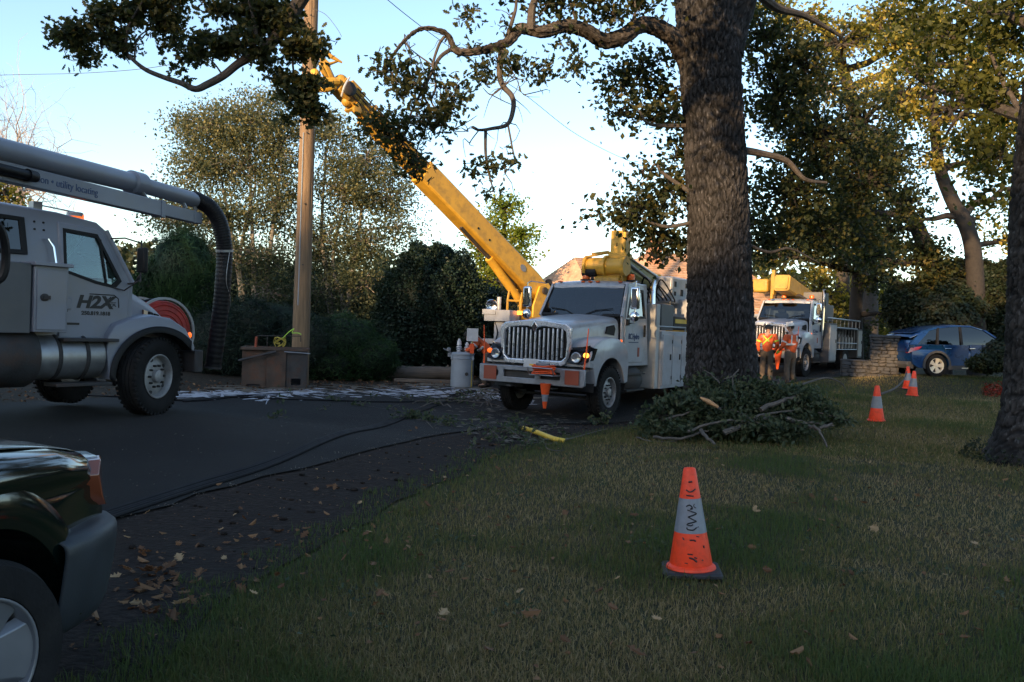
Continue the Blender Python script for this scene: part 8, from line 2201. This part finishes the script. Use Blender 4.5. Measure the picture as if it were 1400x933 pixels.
mb = MB(); mb.tube([(0, .02, -.14), (.02, .04, zz)], .015, 6); mb.build('stand', 'sling_yellow', s)
p = P(650, 487, 20.7)
mb = MB(); mb.box((.0, 0, -.34), (.10, .08, .24)); mb.build('flag', 'safety_orange', s)

# ------------------------------------------------------------------ grass
def grass():
    rg = np.random.default_rng(7)
    V_, F_, Rn = [], [], []
    n = 330000
    # density falls with distance from the path the photographer stands on
    d = 3.2 + (rg.uniform(0, 1, n) ** 2.0) * 21
    a = rg.uniform(R(-42), R(36), n)
    x = d * np.sin(a); y = d * np.cos(a)
    s = side_of(LE, x, y); jitter = .10 * np.sin(x * 5 + 3 * np.sin(y * 4)) + rg.normal(0, .04, n)
    dens = np.clip((s + .02 + jitter) / .25, 0, 1)
    keep = (s > jitter - .26) & (rg.uniform(0, 1, n) < .35 + .65 * dens) & (y > 2.6)
    # thinner where brown thatch shows
    pat = .5 + .5 * np.sin(x * .9 + 2 * np.sin(y * .55)) * np.sin(y * .8 + 1.5 * np.sin(x * .7))
    lush = np.clip(.42 + 1.0 * np.sin(x * 1.25 + 1.8 * np.sin(y * .6) + .7) * np.sin(y * 1.05 + 1.3 * np.sin(x * .9)) + .25 * np.sin(x * 4.1 + 2 * np.sin(y * 3.3)) + rg.normal(0, .12, n) - .25, 0, 1)
    edge = np.exp(-np.clip(s, 0, 9) / .45)
    lush = np.maximum(lush, edge * .95)
    x, y, lush, dd = x[keep], y[keep], lush[keep], d[keep]
    m = len(x); z = ZN(x, y)
    h = (.020 + .035 * lush + rg.exponential(.008, m)) * (1 + .03 * dd)
    w = (.0017 + .0006 * rg.uniform(0, 1, m)) * (1 + .10 * (dd - 3))
    az = rg.uniform(0, 2 * np.pi, m); lean = rg.normal(0, .75, m) * (1 - .35 * lush); la = rg.uniform(0, 2 * np.pi, m)
    bx, by = np.cos(az) * w, np.sin(az) * w
    mx, my = np.cos(la) * lean * h * .35, np.sin(la) * lean * h * .35
    tx, ty = np.cos(la) * lean * h * 1.1, np.sin(la) * lean * h * 1.1
    P0 = np.stack([x - bx, y - by, z - .003], 1); P1 = np.stack([x + bx, y + by, z - .003], 1)
    P2 = np.stack([x + mx + bx * .8, y + my + by * .8, z + h * .55], 1); P3 = np.stack([x + mx - bx * .8, y + my - by * .8, z + h * .55], 1); P4 = np.stack([x + tx, y + ty, z + h * np.clip(1.05 - .3 * np.abs(lean), .4, 1)], 1)
    V = np.stack([P0, P1, P2, P3, P4], 1).reshape(-1, 3)
    o = np.arange(m)[:, None] * 5
    F = np.concatenate([o + np.array([[0, 1, 2]]), o + np.array([[0, 2, 3]]), o + np.array([[3, 2, 4]])], 0)
    col = np.clip(.74 - .70 * lush + rg.normal(0, .17, m), 0, 1)
    tag(fast_mesh('grass', V, F, 'grass_blade', None, np.concatenate([col] * 3)), 'short patchy lawn, green in places and straw-brown in others', 'grass', kind='stuff')
    # rough taller tufts by the trunks and verge edge
    n = 9000; V2 = []
    t_ = rg.uniform(0.25, .62, n); idx = (t_ * (len(LE) - 1)).astype(int); bxx = LE[idx] + rg.normal(0, .14, (n, 2))
    x, y = bxx[:, 0], bxx[:, 1]; z = ZN(x, y); h = rg.uniform(.03, .09, n); az = rg.uniform(0, 6.28, n); w = .0035; la = rg.uniform(0, 6.28, n); l = rg.normal(0, .5, n) * h
    P0 = np.stack([x - np.cos(az) * w, y - np.sin(az) * w, z], 1); P1 = np.stack([x + np.cos(az) * w, y + np.sin(az) * w, z], 1); P2 = np.stack([x + np.cos(la) * l, y + np.sin(la) * l, z + h], 1)
    V = np.stack([P0, P1, P2], 1).reshape(-1, 3); F = np.arange(n * 3).reshape(-1, 3)
    tag(fast_mesh('verge_grass', V, F, 'grass_blade', None, np.clip(rg.normal(.3, .2, n), 0, 1)), 'ragged fringe of grass along the dirt verge', 'grass', kind='stuff')
    # far lawn: coarser blades up to the pillar and car
    n = 90000; d = rg.uniform(12, 34, n); a = rg.uniform(R(2), R(40), n); x = d * np.sin(a); y = d * np.cos(a); s = side_of(LE, x, y); k = s > .05; x, y, d = x[k], y[k], d[k]; m = len(x); z = ZN(x, y)
    h = rg.uniform(.03, .085, m); w = rg.uniform(.006, .012, m); az = rg.uniform(0, 6.28, m); la = rg.uniform(0, 6.28, m); l = rg.normal(0, .6, m) * h
    P0 = np.stack([x - np.cos(az) * w, y - np.sin(az) * w, z], 1); P1 = np.stack([x + np.cos(az) * w, y + np.sin(az) * w, z], 1); P2 = np.stack([x + np.cos(la) * l, y + np.sin(la) * l, z + h], 1)
    V = np.stack([P0, P1, P2], 1).reshape(-1, 3); F = np.arange(m * 3).reshape(-1, 3)
    lu = .5 + .5 * np.sin(x * .8 + 1.5 * np.sin(y * .4)) * np.sin(y * .5 + x * .3)
    tag(fast_mesh('far_grass', V, F, 'grass_blade', None, np.clip(.8 - .6 * lu + rg.normal(0, .16, m), 0, 1)), 'far lawn rising toward the blue car', 'grass', kind='stuff')
grass()

# ------------------------------------------------------------------ fallen leaves
def leaf_obj_mesh(seed):
    rg = np.random.default_rng(seed); mb = MB()
    T = OAK[0].copy(); T[:, 2] += rg.uniform(.3, 1.2) * (T[:, 0] - .5) ** 2 + rg.uniform(-.5, 1.2) * T[:, 1] ** 2 + rg.normal(0, .035, len(T)); T[:, 1] *= rg.uniform(1.0, 1.5)
    mb.add([tuple(v) for v in T], [tuple(f) for f in OAK[1]])
    mb.add([(-.25, .0, .02), (0, .012, 0), (0, -.012, 0)], [(0, 1, 2)])
    me_o = mb.build('fallen_leaf', 'fallen', smooth=False)
    a = me_o.data.attributes.new('rnd', 'FLOAT', 'FACE'); a.data.foreach_set('value', np.full(len(me_o.data.polygons), rg.uniform(.25, 1), dtype=np.float32))
    return me_o
protos = [leaf_obj_mesh(s) for s in range(8)]
rg = np.random.default_rng(202); used = 0
spots = [(740, 850, 1.5), (515, 830, 1.2), (885, 915, 1.3), (948, 905, 1.2), (1102, 903, 1.2), (1290, 736, 1.6), (1345, 876, 1.3), (1190, 728, 1.1), (860, 712, 1.2), (1030, 706, 1.1), (710, 686, 1.0), (770, 705, 1.0), (795, 703, .9), (600, 856, 1.1), (610, 860, 1.0), (672, 905, 1.1), (1325, 848, 1), (1280, 880, .9), (1040, 707, 1), (520, 800, .9),
         (1250, 700, .9), (1140, 648, .9), (990, 643, .8), (1370, 664, .9), (780, 893, 1), (640, 802, .9), (700, 866, 1.0), (1150, 813, .8), (125, 848, 1.1), (185, 772, 1.4), (178, 830, 1.1), (250, 750, .9), (270, 749, .9), (230, 800, 1.0), (160, 810, 1.2), (205, 812, 1.1), (1375, 800, .9), (905, 860, .8), (845, 845, .8), (580, 770, .9)]
for i in range(130):
    t_ = rg.uniform(0, 1); px = 150 + 600 * t_ + rg.normal(0, 30); py = 830 - 210 * t_ + rg.normal(0, 38)
    spots.append((px, py, rg.uniform(.6, 1.1)))
for i in range(90): spots.append((rg.uniform(420, 1400), rg.uniform(610, 930), rg.uniform(.5, .95)))
for i in range(48): spots.append((rg.normal(205, 20), rg.normal(795, 22), rg.uniform(.8, 1.45)))
for px, py, s in spots:
    p = G(px, py)
    if py < 590 or p.y > 16: continue
    if used < len(protos): o = protos[used]
    else: o = protos[rg.integers(len(protos))].copy(); COL.objects.link(o)
    used += 1
    verge = float(side_of(LE, np.array([p.x]), np.array([p.y]))[0]) < 0
    o.location = (p.x, p.y, p.z + (.024 if verge else .046)); sc = .074 * s * rg.uniform(.65, 1.25); o.scale = (sc, sc, sc)
    o.rotation_euler = (rg.normal(0, .38), rg.normal(0, .38), rg.uniform(0, 6.28))
    tag(o, 'dry brown oak leaf lying on the ' + ('dirt verge' if verge else 'lawn'), 'fallen leaf', 'dry leaves on the ' + ('dirt verge' if verge else 'lawn'))
# countless small bits of leaf and twig
C = []; rg = np.random.default_rng(303)
n = 5000; idx = rg.integers(20, 150, n); a_ = LE[idx]; b_ = pair(LE, RN)[idx]; t_ = rg.uniform(-.15, .95, n)[:, None]; q = a_ * (1 - t_) + b_ * t_
k = rg.uniform(0, 1, n) < np.exp(-np.abs(t_[:, 0] - .35) * 1.2)
q = q[k]; z = ZN(q[:, 0], q[:, 1]) + .024
tag(leaves('leaf_litter', np.stack([q[:, 0], q[:, 1], z], 1), .022, 'fallen', None, LEAF4, 31, 3.5), 'scattered crumbs of dry leaf over the dirt verge', 'leaf litter', kind='stuff')
n = 1800; x = rg.uniform(-3, 14, n); y = rg.uniform(3.5, 26, n); k = side_of(LE, x, y) > 0; x, y = x[k], y[k]
tag(leaves('lawn_leaf_litter', np.stack([x, y, ZN(x, y) + .03], 1), .045, 'fallen', None, LEAF4, 32, 3.0), 'small dry leaf crumbs caught in the lawn', 'leaf litter', kind='stuff')
# soil clods on the verge and leaf mould under the hedge
mb = MB(); n = 500; idx = rg.integers(20, 140, n); t_ = rg.uniform(.05, .9, n)[:, None]; q = LE[idx] * (1 - t_) + pair(LE, RN)[idx] * t_
for x, y in q:
    r = abs(rg.normal(.010, .008)) + .004; mb.ball((x, y, Z(x, y) + .016 + r * .4), (r * rg.uniform(.8, 1.6), r, r * .7), 6, 4)
o = mb.build('soil_clods', 'dark_soil'); tag(o, 'crumbled dark soil over the dirt verge', 'soil', kind='stuff')
C = []
for i in range(4200):
    px = rg.uniform(150, 700); g_ = G(px, rg.uniform(512, 541)) if i < 60 else None
n = 6000; idx = rg.integers(40, 150, n); q = RF[idx] + (RFo - RF)[idx] * rg.uniform(-.02, .22, n)[:, None]
tag(leaves('bed_litter', np.stack([q[:, 0], q[:, 1], ZN(q[:, 0], q[:, 1]) + .03 + np.abs(rg.normal(0, .02, n))], 1), .06, 'fallen', None, LEAF4, 33, 2.0, rnd=np.clip(rg.beta(1.2, 3, n), 0, 1)), 'leaf mould and chips under the roadside hedge', 'leaf litter', kind='stuff')

rg = np.random.default_rng(404); n = 5200
q = RN[rg.integers(30, 150, n)]; f_ = pair(RN, RF)
idx = rg.integers(30, 150, n); tt = np.abs(rg.normal(0, .35, n)); tt = np.where(rg.uniform(0, 1, n) < .45, np.abs(rg.normal(0, .02, n)) - .01, tt % 1)[:, None]
q = RN[idx] * (1 - tt) + f_[idx] * tt + rg.normal(0, .05, (n, 2))
tag(leaves('road_grit', np.stack([q[:, 0], q[:, 1], ZN(q[:, 0], q[:, 1]) + .040], 1), .014, 'grit', None, LEAF4, 41, 1.0), 'scattered grit and crumbs of leaf on the asphalt', 'grit', kind='stuff')
# cracks and tar seams worn into the asphalt
mb = MB()
for k in range(7):
    i0 = int(rg.integers(40, 110)); t0 = rg.uniform(.15, .9); pts = []
    for j in range(14):
        i = i0 + j * (1 if k % 2 else 0); t0 += rg.normal(0, .012) + (0 if k % 2 else .03); p = RN[min(i, 200)] * (1 - t0) + f_[min(i, 200)] * t0 + rg.normal(0, .03, 2); pts.append((p[0], p[1], Z(p[0], p[1]) + .0375))
    mb.grid([[Vector(p) + Vector((0, -.006, 0)), Vector(p) + Vector((.004, .008, 0))] for p in pts])
tag(mb.build('asphalt_cracks', 'ink'), kind='structure')

# broad-leaved weeds and clover tufts in the lawn
rg = np.random.default_rng(505); C = []
for k in range(150):
    x, y = rg.uniform(-1.5, 9), rg.uniform(3.6, 15)
    if side_of(LE, np.array([x]), np.array([y]))[0] < .1: continue
    m = rg.integers(8, 34); r = rg.uniform(.03, .13); xs, ys = x + rg.normal(0, r, m), y + rg.normal(0, r, m); C.append(np.stack([xs, ys, ZN(xs, ys) + rg.uniform(.015, .05, m)], 1))
tag(leaves('lawn_weeds', np.concatenate(C), .032, 'brush_leaf', None, LEAF4, 51, 1.6), 'low clover and broad-leaved weeds in the lawn', 'weeds', kind='stuff')
